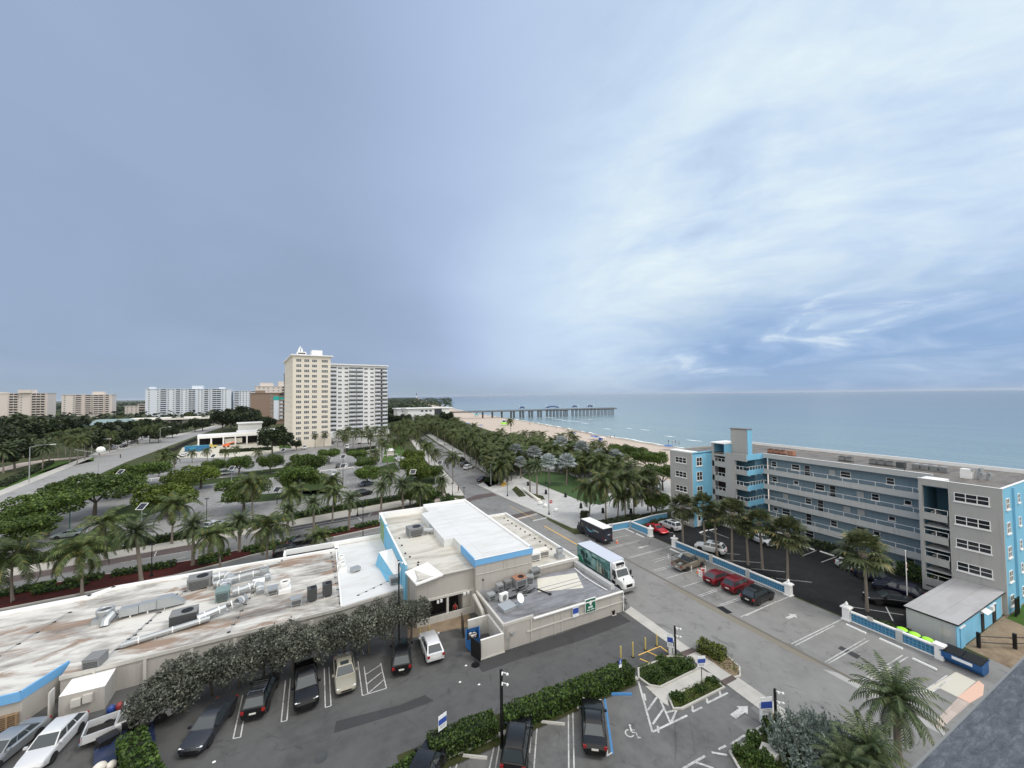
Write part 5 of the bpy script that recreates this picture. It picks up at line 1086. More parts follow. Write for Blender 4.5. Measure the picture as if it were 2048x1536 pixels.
def iquad(b, q, m=(.06,.06,.06,.06), off=.008, mi=0):
    """pane set into quad a b c d (counter-clockwise from outside), margins left right bottom top"""
    a, bb, c, d = [Vector(p) for p in q]; n = (bb-a).cross(d-a).normalized()*off
    P = lambda u, v: (a*(1-u)+bb*u)*(1-v)+(d*(1-u)+c*u)*v+n
    b.poly([P(m[0],m[2]), P(1-m[1],m[2]), P(1-m[1],1-m[3]), P(m[0],1-m[3])], mi)
SHAPES = {
 # length, half width, height, belt, body stations (x, top, halfwidth), cabin: base front, roof front, roof rear, base rear
 'sedan': (4.8,.91,1.44,.95,[(2.4,.55,.68),(2.3,.70,.82),(1.9,.80,.89),(1.0,.92,.91),(.4,.97,.91),(-1.4,1.0,.91),(-1.9,1.0,.90),(-2.28,.95,.84),(-2.4,.72,.72)],(1.05,.30,-.95,-1.75),3),
 'suv':   (4.65,.93,1.70,1.05,[(2.32,.62,.72),(2.22,.84,.86),(1.8,.97,.91),(1.1,1.05,.93),(.4,1.08,.93),(-1.5,1.10,.93),(-2.0,1.10,.91),(-2.27,1.02,.86),(-2.32,.70,.78)],(1.05,.42,-1.75,-2.2),3),
 'hatch': (4.5,.91,1.55,1.0,[(2.25,.58,.70),(2.15,.76,.84),(1.75,.88,.90),(1.0,1.0,.91),(.3,1.03,.91),(-1.4,1.06,.91),(-1.9,1.06,.90),(-2.18,1.0,.85),(-2.25,.70,.74)],(1.1,.30,-1.35,-2.1),3),
 'van':   (5.0,.97,2.05,1.1,[(2.5,.7,.8),(2.4,.95,.9),(2.0,1.08,.95),(1.5,1.12,.97),(0,1.12,.97),(-2.3,1.12,.97),(-2.46,1.05,.94),(-2.5,.7,.9)],(1.85,1.2,-2.25,-2.42),3),
 'sport': (4.5,.95,1.25,.86,[(2.25,.48,.66),(2.1,.62,.85),(1.6,.75,.93),(.8,.84,.94),(.2,.88,.94),(-1.2,.92,.95),(-1.8,.92,.95),(-2.15,.86,.86),(-2.25,.62,.72)],(.85,.05,-.75,-1.75),2),
 'truck': (5.5,.96,1.82,1.1,[(2.75,.7,.8),(2.66,.95,.92),(2.2,1.06,.95),(1.3,1.1,.96),(.6,1.12,.96),(-1.0,1.12,.96)],(1.25,.65,-.65,-.95),2)}
PAINT = {}
def paint(col, metal=.3, rough=.32):
    k = (col, metal)
    if k not in PAINT: PAINT[k] = carpaint('car_paint', col, metal, rough)
    return PAINT[k]
def car(kind, name, label, px, front, col, cat='car', grp=None, metal=.3, rack=False, roofdark=False, sunroof=False, scale=1.0, xy=None, z=0):
    L, hw, H, belt, st, (bf, rf, rr, br), nwin = SHAPES[kind]
    q = Vector((*xy, z)) if xy else G(*px, z)
    if isinstance(front, tuple): f = G(*front, z); h = math.atan2(f.y-q.y, f.x-q.x)
    else: h = R(front)
    t = thing(name, label, cat, (q.x, q.y, z+.012), h, grp); t.scale = (scale,)*3
    pm = paint(col, metal); b = MB()
    loft(b, [sec(x, zt, w, .24 if abs(x) < L/2-.3 else .34) for x, zt, w in st])
    # cabin with softly crowned roof
    bw, rw = hw*.90, hw*.70; rz, bz = H, belt-.02
    def csec(x, zt, w, low): return [(x, w+.02, low), (x, w*.99, zt-.08), (x, w*.93, zt-.02), (x, w*.5, zt), (x, -w*.5, zt), (x, -w*.93, zt-.02), (x, -w*.99, zt-.08), (x, -w-.02, low)]
    A = [(bf,bw,bz),(bf,-bw,bz),(rf,-rw,rz-.06),(rf,rw,rz-.06)]; B = [(br,-bw,bz),(br,bw,bz),(rr,rw,rz-.06),(rr,-rw,rz-.06)]
    v = A+B
    b.add(v, [(0,3,2,1)[::-1] if False else (1,0,3,2), (4,7,6,5)[::-1] if False else (5,4,7,6), (0,5,6,3), (4,1,2,7)], 0)
    mx = (rf+rr)/2
    tp = [(rf,rw,rz-.06),(rf,-rw,rz-.06),(rf-.1,rw*.9,rz-.01),(rf-.1,-rw*.9,rz-.01),(mx,rw*.93,rz+.01),(mx,-rw*.93,rz+.01),(rr+.1,rw*.9,rz-.015),(rr+.1,-rw*.9,rz-.015),(rr,rw,rz-.06),(rr,-rw,rz-.06)]
    b.add(tp, [(0,2,3,1),(2,4,5,3),(4,6,7,5),(6,8,9,7),(0,8,6,4,2),(1,3,5,7,9)], 0, True)
    body = b.build('body', pm, t)
    body.name = 'body'
    g_ = W['carglass']
    iquad(bq := MB(), (A[1],A[0],A[3],A[2]), (.05,.05,.06,.05)); bq.build('windscreen', g_, t)
    iquad(bq := MB(), (B[1],B[0],B[3],B[2]), (.07,.07,.10,.08)); bq.build('rear_window', g_, t)
    for sgn in (1, -1):
        xs = [br+(bf-br)*k/nwin for k in range(nwin+1)]; xt = [rr+(rf-rr)*k/nwin for k in range(nwin+1)]
        for k in range(nwin):
            q4 = [(xs[k],bw*sgn,bz),(xs[k+1],bw*sgn,bz),(xt[k+1],rw*sgn,rz-.06),(xt[k],rw*sgn,rz-.06)]
            if sgn > 0: q4 = [q4[1],q4[0],q4[3],q4[2]]
            iquad(bq := MB(), q4, (.045,.045,.14,.12)); bq.build('side_window', g_, t)
        wx = (L*.30, -L*.285)
        for x in wx:
            wheel(t, x, sgn*(hw-.10), 1.0 if H < 1.6 else 1.1)
            b = MB(); rr_ = .40 if H < 1.6 else .44; n = 12; v = [(x+rr_*math.cos(math.pi*i/n), sgn*(hw+.004), .33+rr_*math.sin(math.pi*i/n)) for i in range(n+1)]+[(x-rr_, sgn*(hw+.004), .24), (x+rr_, sgn*(hw+.004), .24)]
            b.add(v+[(p[0], p[1]-sgn*.12, p[2]) for p in v], [tuple(range(n+3))] if sgn < 0 else [tuple(range(n+3))[::-1]]); b.build('wheel_arch', W['rubber'], t)
        x0 = st[1][0]; y0 = st[1][2]*.72*sgn; z0 = st[1][1]
        b = MB(); b.add([(x0+.03,y0-.17,z0-.19),(x0+.03,y0+.17*1,z0-.19),(x0-.10,y0+.19,z0-.01),(x0+.02,y0-.17,z0-.04)] if sgn > 0 else [(x0+.03,y0-.17,z0-.19),(x0+.03,y0+.17,z0-.19),(x0+.02,y0+.17,z0-.04),(x0-.10,y0-.19,z0-.01)], [(0,1,2,3)])
        b.add([(x0-.08,y0-.19*1,z0+.018),(x0+.03,y0-.19,z0-.01),(x0+.03,y0+.19,z0-.01),(x0-.08,y0+.19,z0+.018)], [(0,1,2,3)]); b.build('headlight', W['head'], t)
        xr = st[-2][0]; zr = st[-2][1]; yr = st[-2][2]*.86*sgn; b = MB(); b.box(xr-.10,xr+.06,yr-.13,yr+.10,zr-.26,zr-.05) if kind != 'truck' else b.box(-2.79,-2.74,sgn*.78-.08,sgn*.78+.08,.7,1.0); b.build('tail_light', W['tail'], t)
        b = MB(); b.box(bf-.35,bf-.2,sgn*(bw+.16)-.1,sgn*(bw+.16)+.1,bz+.03,bz+.17); b.build('mirror', pm, t)
    xf_ = st[0][0]; b = MB(); b.box(xf_-.04,xf_+.012,-.42,.42,.42,st[0][1]-.02); b.build('grille', W['black'], t)
    xb = -L/2; b = MB(); b.box(xb-.012,xb+.05,-.24,.24,.62,.75); b.build('number_plate', W['plate'], t)
    b = MB(); b.box(xb-.02,xb+.15,-hw*.78,hw*.78,.30,.44); b.box(xf_-.15,xf_+.02,-hw*.72,hw*.72,.26,.38); b.build('bumper_trim', W['black'], t)
    if rack:
        b = MB(); [b.box(rr+.15,rf-.15,s*rw*.86-.025,s*rw*.86+.025,rz+.03,rz+.09) for s in (1,-1)]; [b.box(x-.03,x+.03,-rw*.86,rw*.86,rz+.05,rz+.09) for x in (rr+.5, mx, rf-.5)]; b.build('roof_rack', W['chrome'], t)
    if sunroof: b = MB(); b.box(mx+.05,mx+.55,-rw*.55,rw*.55,rz-.01,rz+.022); b.build('sunroof', g_, t)
    if roofdark: b = MB(); b.box(mx-.75,mx+.35,-rw*.72,rw*.72,rz-.01,rz+.02); b.build('glass_roof', g_, t)
    return t
BLK, DGR, WHT, SIL, TAN, MAR, RED, NAVY = (.006,.006,.007), (.05,.055,.065), (.72,.73,.74), (.42,.44,.46), (.34,.32,.26), (.16,.008,.014), (.48,.012,.018), (.008,.010,.028)
AL_ = 'cars backed against the shop row'
car('sedan','parked_car','dark gray sedan nosed out from the trees at the left end of the row', (420,1462), (398,1492), DGR, metal=.6)
car('suv','parked_car','black four wheel drive with silver roof rack, tail towards the alley', (523,1402), (540,1362), BLK, rack=True)
car('truck','parked_car','black pickup facing the alley, deep in the shade of the trees', (612,1382), (613,1412), BLK, cat='pickup')
car('sedan','parked_car','old beige sedan with open sunroof facing the alley', (689,1357), (692,1385), TAN, sunroof=True)
car('suv','parked_car','black off roader parked tail out left of the white crossover', (803,1322), (803,1290), BLK)
car('hatch','parked_car','white crossover parked tail out by the blue dumpster', (862,1302), (848,1264), WHT, roofdark=False)
car('hatch','parked_car','white hatchback across the bottom left corner', (105,1500), (60,1548), WHT)
car('sedan','parked_car','silver sedan cut by the left edge of the view', (10,1512), (-40,1552), SIL, metal=.7)
h53 = 53
car('sedan','parked_car','black sedan beside the blue handicap bay line', (1187,1462), (1184,1412), BLK)
car('suv','parked_car','black estate nosed towards the hedge at the bottom edge', (1035,1500), (1043,1452), BLK)
car('suv','parked_car','black car whose roof just shows at the bottom edge beneath the hedge', (850,1560), (866,1524), BLK)
car('hatch','parked_car','bright dark red coupe beside the cone pile', (1437,1163), 2, MAR)
car('suv','parked_car','dark red wagon between the red coupe and the black wagon', (1476,1178), 2, MAR)
car('suv','parked_car','black wagon nearest the white gate pier', (1516,1200), 2, BLK)
car('sport','parked_car','bright red sports car by the corner of the apartment block', (1315,1063), (1336,1073), RED)
car('suv','parked_car','white crossover with dark roof glass beside the bright red sports car', (1340,1057), (1316,1048), WHT, roofdark=True)
car('suv','parked_car','pearl white crossover beneath the palms behind the long pierced wall', (1421,1103), (1392,1096), WHT, roofdark=True)
car('sedan','parked_car','white sedan half hidden by palms in front of the galleries', (1524,1086), (1548,1096), WHT)
car('hatch','parked_car','white car behind the lone palm near the flagpole', (1712,1143), (1738,1152), WHT)
car('sedan','parked_car','dark navy sedan between the white car and the flagpole', (1752,1163), (1778,1172), NAVY)
car('suv','parked_car','dark blue estate just left of the flagpole hedge', (1795,1189), (1765,1180), NAVY)
car('sedan','parked_car','black sedan behind the low hedge by the outbuilding', (1780,1208), (1745,1203), BLK)
ST = 'cars parked in the angled street bays'
car('suv','parked_car','black crossover farthest up the angled street bays', (922,922), (938,917), BLK, grp=ST)
car('hatch','parked_car','dark car hidden behind the white wagon in the street bays', (930,932), (946,927), BLK, grp=ST)
car('suv','parked_car','white wagon in the angled street bays', (937,938), (955,932), WHT, grp=ST)
car('sedan','parked_car','dark blue sedan beside the palm island at the street corner', (966,962), (985,955), NAVY, grp=ST)
car('sedan','parked_car','white car beneath the palms of the street corner island', (988,946), (1004,940), WHT, grp=ST)
UP = 'cars in the upper car park'
for kind, lab, p, f, c in [('sedan','white sedan parked at the edge tree row, farther one',(799,919),(812,917),WHT),('sedan','white sedan parked at the edge tree row, nearer one',(806,923),(819,921),WHT),('suv','dark wagon beside a small white car in the upper car park',(677,936),(679,929),BLK),
   ('hatch','small white car beside the dark wagon in the upper car park',(691,935),(692,929),WHT),('hatch','white car with dark windscreen alone on the upper car park lane',(669,951),(668,958),WHT),('sedan','blue gray sedan under a broad tree of the upper car park',(733,971),(745,968),(.09,.12,.17)),
   ('suv','dark car half covered by palms below the blue gray sedan',(727,991),(740,988),BLK),('hatch','silver white car at the hedge beneath the cross street palms',(430,1056),(445,1051),WHT),('sedan','pale green gray car behind the left palms',(140,1074),(115,1077),(.30,.36,.34)),
   ('sedan','white car by the highway tree edge of the upper car park',(368,913),(380,909),WHT),('suv','silver car beside the planted row of the upper car park',(452,949),(462,947),SIL)]:
    car(kind,'parked_car',lab,p,f,c,grp=UP)
TW = 'vehicles parked before the towers'
for kind, lab, p, f, c, cat in [('van','white van at the edge of the tower car park',(609,898),(609,903),WHT,'van'),('sedan','dark car first in the row before the cream tower',(613,889),(613,893),BLK,'car'),('hatch','white car second in the row before the cream tower',(625,890),(625,894),WHT,'car'),('van','white van parked under the tower palms',(648,886),(648,890),WHT,'van'),
   ('suv','dark wagon right of the white van before the tower',(664,887),(667,892),BLK,'car'),('sedan','white sedan under the palms before the white tower',(676,884),(684,884),WHT,'car'),('suv','gray wagon under the palms before the white tower',(690,882),(697,883),DGR,'car'),('van','white van in front of the round trees of the tower lot',(694,897),(694,902),WHT,'van'),('suv','dark wagon before the white tower podium',(716,880),(722,881),BLK,'car')]:
    car(kind,'parked_car',lab,p,f,c,cat,TW)
HW = 'cars on the lots beside the highway'
for i, (kind, p, f, c) in enumerate([('sedan',(228,898),(236,896),WHT),('suv',(247,895),(255,893),BLK),('sedan',(258,889),(266,887),SIL),('suv',(268,885),(276,883),BLK),('sedan',(280,880),(288,878),WHT),('sedan',(290,876),(298,874),SIL),('suv',(310,872),(318,870),WHT)]):
    car(kind,'parked_car',['white car nearest in the highway side lot','first dark wagon in the highway side lot','silver car behind the first dark wagon of the highway side lot','second dark wagon in the highway side lot','white car behind the second dark wagon of the highway side lot','small silver car deep in the highway side lot','white wagon deepest in the highway side lot'][i],p,f,c,grp=HW)
SD = 'dark cars by the street parapet'
car('sedan','parked_car','dark car whose roof shows over the parapet by the bright roof bay', (605,1088), (635,1082), BLK, grp=SD); car('suv','parked_car','dark car whose roof shows over the parapet left of the small yellow palm', (578,1110), (600,1106), BLK, grp=SD)
# white utility pickup and heap of junk half under the trees
car('truck','parked_car','white utility pickup half buried under the left trees', (268,1452), (300,1440), WHT, cat='pickup')
for o in [o for o in bpy.data.objects if o.type == 'EMPTY' and o.get('category') == 'pickup']:
    pm = [c for c in o.children if c.name.startswith('body')][0].data.materials[0]
    b = MB(); b.box(-2.72,-.95,-.93,-.86,.55,1.12); b.box(-2.72,-.95,.86,.93,.55,1.12); b.box(-2.74,-2.66,-.93,.93,.55,1.12); b.box(-2.7,-.95,-.9,.9,.45,.6,1); b.build('bed', [pm, W['dark']], o)
    b = MB(); b.box(-2.86,-2.7,-.85,.85,.42,.56); b.build('bumper', W['chrome'], o)
q = car('truck','parked_car','tan pickup with black ladder rack over its bed', (1378,1134), 2, (.24,.215,.17), cat='pickup')
pm = q.children[0].data.materials[0]; b = MB(); b.box(-2.72,-.95,-.93,-.86,.55,1.12); b.box(-2.72,-.95,.86,.93,.55,1.12); b.box(-2.74,-2.66,-.93,.93,.55,1.12); b.box(-2.7,-.95,-.9,.9,.45,.6,1); b.build('bed', [pm, W['dark']], q)
b = MB()
for x in (-2.6,-1.0):
    for y in (-.88,.88): b.tube((x,y,1.1),(x,y,1.95),.04,n=6)
    b.tube((x,-.88,1.95),(x,.88,1.95),.04,n=6)
for y in (-.88,.88): b.tube((-2.7,y,1.95),(.6,y,1.95),.04,n=6)
b.build('ladder_rack', W['black'], q); b = MB(); b.obox((-1.6,.2,1.97),(1.6,.35,.06),R(25)); b.obox((-.6,.5,1.98),(1.2,.2,.08),R(-20)); b.obox((-2.0,-.1,.6),(.8,.5,.4),.3); b.build('load', W['galv'], q); b = MB(); b.box(-2.86,-2.7,-.85,.85,.42,.56); b.build('bumper', W['chrome'], q)

# ---------------- step van
def bigwheel(t, x, y, s=1.35): 
    o = wheel(t, x, y, s, 1.25); return o
sv = thing('delivery_van', 'dark navy delivery step van with white roof and light blue smile mark', 'delivery van', (*G(1180,1082).xy, .012), R(90)); navy = paint((.012,.017,.03), .1)
c0 = Vector((44.6, 57.2, .012)); sv.location = c0
b = MB(); pr_s = [(-3.7,.5),(-3.7,2.75),(2.6,2.75),(3.05,1.75),(3.1,1.45),(3.75,1.3),(3.85,.5)]
for sgn in (1,-1): b.add([(x, sgn*1.08, z) for x, z in pr_s], [tuple(range(7)) if sgn < 0 else tuple(range(7))[::-1]])
v = [(x, s*1.08, z) for s in (1,-1) for x, z in pr_s]; b.add(v, [(i,i+1,8+i,7+i) for i in range(6)]+[(0,7,13,6)]); b.build('body', navy, sv)
b = MB(); b.box(-3.72,2.55,-1.0,1.0,2.75,2.83); b.build('roof', W['offwhite'] if False else W['white'], sv)
b = MB(); iquad(b, ((3.05,-1.0,1.75),(3.05,1.0,1.75),(2.62,1.0,2.7),(2.62,-1.0,2.7)),(.04,.04,.05,.06),.01); b.build('windscreen', W['carglass'], sv)
for s in (1,-1):
    b = MB(); b.box(1.75,2.45,s*1.085-.006,s*1.085+.006,1.5,2.4); b.build('side_window', W['carglass'], sv); b = MB(); b.box(1.65,2.5,s*1.08-.004,s*1.08+.004,.6,1.45); b.build('door', W['black'], sv)
    for x in (2.55,-2.0): bigwheel(sv, x, s*.95, 1.2)
    b = MB(); b.box(3.0,3.1,s*1.25-.08,s*1.25+.08,1.6,2.1); b.tube((3.0,s*1.05,1.9),(3.05,s*1.25,1.95),.03,n=5); b.build('mirror', W['black'], sv); b = MB(); b.box(3.82,3.9,s*.8-.15,s*.8+.15,.85,1.1); b.build('headlight', W['head'], sv); b = MB(); b.box(-3.74,-3.7,s*.95-.06,s*.95+.06,1.0,1.4); b.build('tail_light', W['tail'], sv)
b = MB(); b.box(-3.74,-3.7,-.75,.75,.6,2.5); b.build('rear_shutter', paint((.02,.025,.04), .2), sv); b = MB(); b.box(-3.95,-3.7,-1.05,1.05,.42,.58); b.build('bumper', W['black'], sv); b = MB(); b.box(-3.76,-3.74,.35,.65,.75,.9); b.build('number_plate', W['plate'], sv)
mk = plain('light_blue_decal', (.16,.42,.62), .5); dec = plain('white_decal', (.62,.70,.74), .5)
b = MB(); n = 16
for i in range(n):
    a0, a1 = i/n, (i+1)/n; X = lambda a: .95-2.1*a; Z = lambda a: 2.0-.62*math.sin(math.pi*(.04+.80*a))-.0*a; wd = lambda a: .035+.07*math.sin(math.pi*min(1,a*1.1))
    for s in (1.086,): b.poly([(X(a0),s,Z(a0)-wd(a0)),(X(a0),s,Z(a0)+wd(a0)),(X(a1),s,Z(a1)+wd(a1)),(X(a1),s,Z(a1)-wd(a1))])
b.poly([(-1.15,1.087,1.95),(-.75,1.087,1.92),(-1.02,1.087,1.85)]); b.poly([(-1.15,1.0871,1.95),(-1.02,1.0871,1.85),(-1.12,1.0871,1.5)])
b.build('smile_mark', mk, sv)
text('prime', .52, sv, (-1.35,1.09,1.75), (R(90),0,R(180)), dec, align='LEFT'); b = MB(); b.obox((-3.745,-.25,1.55),(.008,.5,.09),0); b.build('rear_mark', dec, sv)
# ---------------- refrigerated box truck
bt_ = thing('box_truck', 'white refrigerated box truck with a green beverage picture along its side', 'box truck', (36.1, 43.4, .012), R(-90)); wp = paint((.74,.75,.75), 0)
b = MB(); b.box(-5.4,1.9,-1.22,1.22,1.0,3.42); b.build('box', [W['coolwall']], bt_); b = MB(); b.box(-5.43,1.93,-1.25,1.25,3.42,3.47); b.build('box_roof', plain('pale_blue_gray_roof', (.50,.54,.62), .4), bt_)
b = MB(); [b.box(x,y_[0],y_[1],y_[2],z0,z1) for x,y_,z0,z1 in ((-5.42,(-5.36,-1.25,-1.2),1.0,3.42),(1.86,(1.93,-1.25,-1.2),1.0,3.42))]; b.box(-5.42,1.93,-1.25,-1.21,3.3,3.42); b.box(-5.42,1.93,-1.25,-1.21,1.0,1.1); b.build('box_frame', plain('dark_green_frame', (.02,.07,.06), .5), bt_)
b = MB(); b.box(-5.3,1.8,-.5,.5,.7,1.0); b.build('chassis', W['black'], bt_)
gm = N('beverage_picture'); vv = gm.obj(); f1 = gm.noise(gm.mapping(vv, (.5,1,.8)), 1.6, 5, .6, .8); m1 = gm.out(gm.ramp(f1, [(.33,(.05,.14,.14)),(.48,(.17,.35,.34)),(.6,(.33,.52,.50)),(.72,(.55,.66,.62))]), .45)
b = MB(); b.box(-5.36,1.86,-1.232,-1.224,1.1,3.3); b.build('side_picture', m1, bt_)
dk = plain('dark_green_print', (.015,.05,.045), .45); gr = plain('bright_green_print', (.01,.22,.12), .45); br_ = plain('brown_print', (.12,.06,.035), .45); cr_ = plain('cream_print', (.5,.5,.40), .45)
b = MB(); y = -1.236
b.add([(-5.3,y,1.1),(-3.9,y,1.1),(-4.5,y,1.9),(-5.3,y,2.1)],[(0,1,2,3)],1)                       # green corner
def bottle(x, h, w, m):                                                                           # plain bottle outline
    b.add([(x-w,y-.001*m,1.15),(x+w,y-.001*m,1.15),(x+w,y-.001*m,1.15+h*.55),(x+w*.35,y-.001*m,1.15+h*.72),(x+w*.35,y-.001*m,1.15+h),(x-w*.35,y-.001*m,1.15+h),(x-w*.35,y-.001*m,1.15+h*.72),(x-w,y-.001*m,1.15+h*.55)],[tuple(range(8))],m)
for x, h, w, m in ((.9,1.5,.16,0),(.45,1.2,.2,2),(-.1,1.3,.2,3),(-.7,1.55,.17,3),(1.3,1.2,.15,0)): bottle(x,h,w,m)
for x0, z0, w, h in ((-4.4,2.2,.32,.8),(-3.9,1.75,.35,1.15),(-3.2,2.0,.3,.9),(-3.4,1.25,.5,.7),(-2.6,1.3,.4,.5)):        # dark figures of the print
    n = 9; b.add([(x0+w*math.cos(2*math.pi*i/n)*(1+.25*math.sin(i*2.3)),y-.0015,z0+h*.5+h*.5*math.sin(2*math.pi*i/n)) for i in range(n)],[tuple(range(n))],0)
b.add([(-2.2,y-.002,2.9),(.6,y-.002,2.75),(.9,y-.002,2.62),(-2.0,y-.002,2.62)],[(0,1,2,3)],0)
b.build('side_print', [dk, gr, br_, cr_], bt_)
b = MB(); loft(b, [sec(4.25,1.25,.85,.75),sec(4.1,1.55,1.0,.6),sec(3.4,1.72,1.1,.6),sec(2.9,1.8,1.12,.6)]); b.build('bonnet', wp, bt_)
b = MB(); A = [(3.15,1.08,1.72),(3.15,-1.08,1.72),(2.75,-.98,2.62),(2.75,.98,2.62)]; B = [(1.95,-1.1,.8),(1.95,1.1,.8),(1.95,1.0,2.7),(1.95,-1.0,2.7)]
b.add(A+B,[(1,0,3,2),(5,4,7,6),(0,5,6,3),(4,1,2,7),(3,6,7,2)]); b.box(2.0,3.1,-1.1,1.1,.8,1.75); b.build('cab', wp, bt_)
b = MB(); iquad(b,(A[1],A[0],A[3],A[2]),(.05,.05,.08,.06)); b.build('windscreen', W['carglass'], bt_)
for s in (1,-1):
    q4 = [(2.1,1.1*s,1.75),(3.1,1.08*s,1.75),(2.75,.99*s,2.58),(2.1,1.0*s,2.6)]; q4 = q4 if s < 0 else [q4[1],q4[0],q4[3],q4[2]]; b = MB(); iquad(b,q4,(.06,.1,.05,.08),.012); b.build('side_window', W['carglass'], bt_)
    b = MB(); b.box(2.1,2.8,s*1.115-.006,s*1.115+.006,.75,1.2); b.build('step', W['black'], bt_)
    for x in (3.35,-3.3): bigwheel(bt_, x, s*1.0, 1.5)
    b = MB(); b.box(2.95,3.05,s*1.4-.12,s*1.4+.12,1.7,2.3); b.tube((2.95,s*1.05,2.1),(3.0,s*1.35,2.1),.03,n=5); b.build('mirror', W['black'], bt_); b = MB(); b.box(3.98,4.16,s*.85-.14,s*.85+.12,1.1,1.38); b.build('headlight', W['head'], bt_)
    b = MB(); b.tube((4.0,s*.75,1.55),(4.0,s*.75,1.85),.02,n=5); b.ball((4.0,s*.75,1.92),(.09,.09,.11),8,6); b.build('hood_mirror', W['black'], bt_)
b = MB(); b.box(4.2,4.27,-.5,.5,.85,1.22); b.build('grille', W['black'], bt_); b = MB(); b.box(4.15,4.42,-1.1,1.1,.45,.75); b.build('bumper', W['acgray'], bt_)
b = MB(); b.box(1.93,2.55,-.85,.85,2.75,3.25); b.build('refrigeration_unit', W['white'], bt_); b = MB(); b.box(2.3,2.57,-.7,.7,3.0,3.26); b.box(2.5,2.565,-.6,-.1,2.82,2.92); b.box(2.5,2.565,.1,.6,2.82,2.92); b.build('vent', W['black'], bt_)
b = MB(); b.box(-5.45,-5.4,-1.2,1.2,1.0,3.4); b.build('rear_door', W['signgreen'], bt_)
# ---------------- white box van by the tower, in the street
t = thing('box_truck', 'small white box truck before the white tower podium', 'box truck', G(728,888), R(-25), TW); b = MB(); b.box(-4,2,-1.2,1.2,.9,3.3); b.build('box', W['brightwall'], t); b = MB(); b.box(2.1,4,-1.1,1.1,.6,2.2); b.build('cab', W['white'], t); b = MB(); b.box(3.95,4.03,-.95,.95,1.35,2.05); b.build('windscreen', W['carglass'], t)
for x in (-2.5,3.0):
    for s in (1,-1): bigwheel(t, x, s*1.0, 1.3)
# ------------------------------------------------------------------ plants
L_ = leafy
W['coco'] = L_('coconut_leaf', (.026,.045,.012), (.068,.098,.026), (.145,.18,.055), .2, yellow=(.20,.17,.04))
W['date'] = L_('date_palm_leaf', (.03,.052,.02), (.08,.115,.046), (.165,.20,.085), .15)
W['sabal'] = L_('sabal_leaf', (.028,.042,.016), (.07,.09,.035), (.15,.165,.075), .15, yellow=(.22,.18,.07))
W['silverpalm'] = L_('silver_palm_leaf', (.24,.28,.28), (.40,.445,.44), (.58,.62,.62), .15)
W['broad'] = L_('broad_leaf', (.022,.05,.008), (.082,.138,.022), (.18,.25,.05), .25)
W['bright'] = L_('bright_broad_leaf', (.035,.062,.007), (.10,.15,.018), (.19,.245,.035), .25)
W['darkleaf'] = L_('dark_broad_leaf', (.012,.022,.008), (.032,.05,.016), (.07,.095,.03), .15)
W['graygreen'] = L_('gray_green_leaf', (.034,.038,.026), (.10,.107,.08), (.23,.24,.19), .1)
W['silverleaf'] = L_('silver_shrub_leaf', (.09,.13,.11), (.24,.30,.26), (.46,.53,.47), .12)
W['hedgeleaf'] = L_('hedge_leaf', (.014,.034,.006), (.052,.10,.014), (.12,.19,.034), .2)
W['yellowgreen'] = L_('yellow_green_leaf', (.05,.065,.01), (.12,.15,.02), (.22,.24,.04), .2)
W['deadleaf'] = L_('dry_frond', (.10,.075,.035), (.19,.145,.07), (.27,.21,.11), .1)
W['shade'] = plain('hedge_core_shade', (.012,.02,.008), .9)  # dark core inside the hedges, their inner shade put into the colour
def frond(b, r, az, el, L, droop, wl, n, w=.082, mi=0, lift=.0, twist=.25):
    """feather leaf: arched midrib with leaflets both sides"""
    p = Vector((0,0,lift)); a = el; ca, sa = math.cos(az), math.sin(az); k = 9; pts = [p.copy()]
    for i in range(k):
        p = p+Vector((ca*math.cos(a), sa*math.cos(a), math.sin(a)))*(L/k); pts.append(p.copy()); a -= droop/k*(1.0+i/k)
    side = Vector((-sa, ca, 0))
    for i in range(k): 
        w0 = .045*(1-i/k)+.012
        b.poly([pts[i]-side*w0, pts[i]+side*w0, pts[i+1]+side*w0*.8, pts[i+1]-side*w0*.8], mi)
    for j in range(n):
        u = .14+.84*j/(n-1); f = u*k; i = min(int(f), k-1); q = pts[i].lerp(pts[i+1], f-i); t = (pts[i+1]-pts[i]).normalized()
        ll = wl*(math.sin(math.pi*min(1, .18+u*.80))**.7)*r.uniform(.85,1.1)
        for s in (-1, 1):
            d = (side*s*(.80)+t*.52+Vector((0,0,-.30-twist*r.random()))).normalized(); tip = q+d*ll+Vector((0,0,-.12*ll))
            b.poly([q-t*w, q+t*w, q+d*ll*.55+t*w*.8, tip, q+d*ll*.5-t*w*.8], mi)
def fan(b, r, az, el, pet, R_, mi=0, nseg=13, span=R(250), cup=.25):
    ca, sa = math.cos(az), math.sin(az); d = Vector((ca*math.cos(el), sa*math.cos(el), math.sin(el))); side = Vector((-sa, ca, 0)); up_ = d.cross(side)*-1
    if up_.z < 0: up_ = -up_
    h = d*pet; b.poly([side*.03, -side*.03, h-side*.02, h+side*.02], mi)
    for i in range(nseg):
        a0 = -span/2+span*(i+.04)/nseg; a1 = -span/2+span*(i+.96)/nseg; am = (a0+a1)/2
        P = lambda a, rr, dz: h+(d*math.cos(a)+side*math.sin(a))*rr*R_+Vector((0,0,-dz*R_))+up_*(cup*rr*R_*(abs(a)/span))
        b.poly([h, P(a0,.62,.03), P(am,r.uniform(.9,1.08),.20+.15*r.random()), P(a1,.62,.03)], mi)
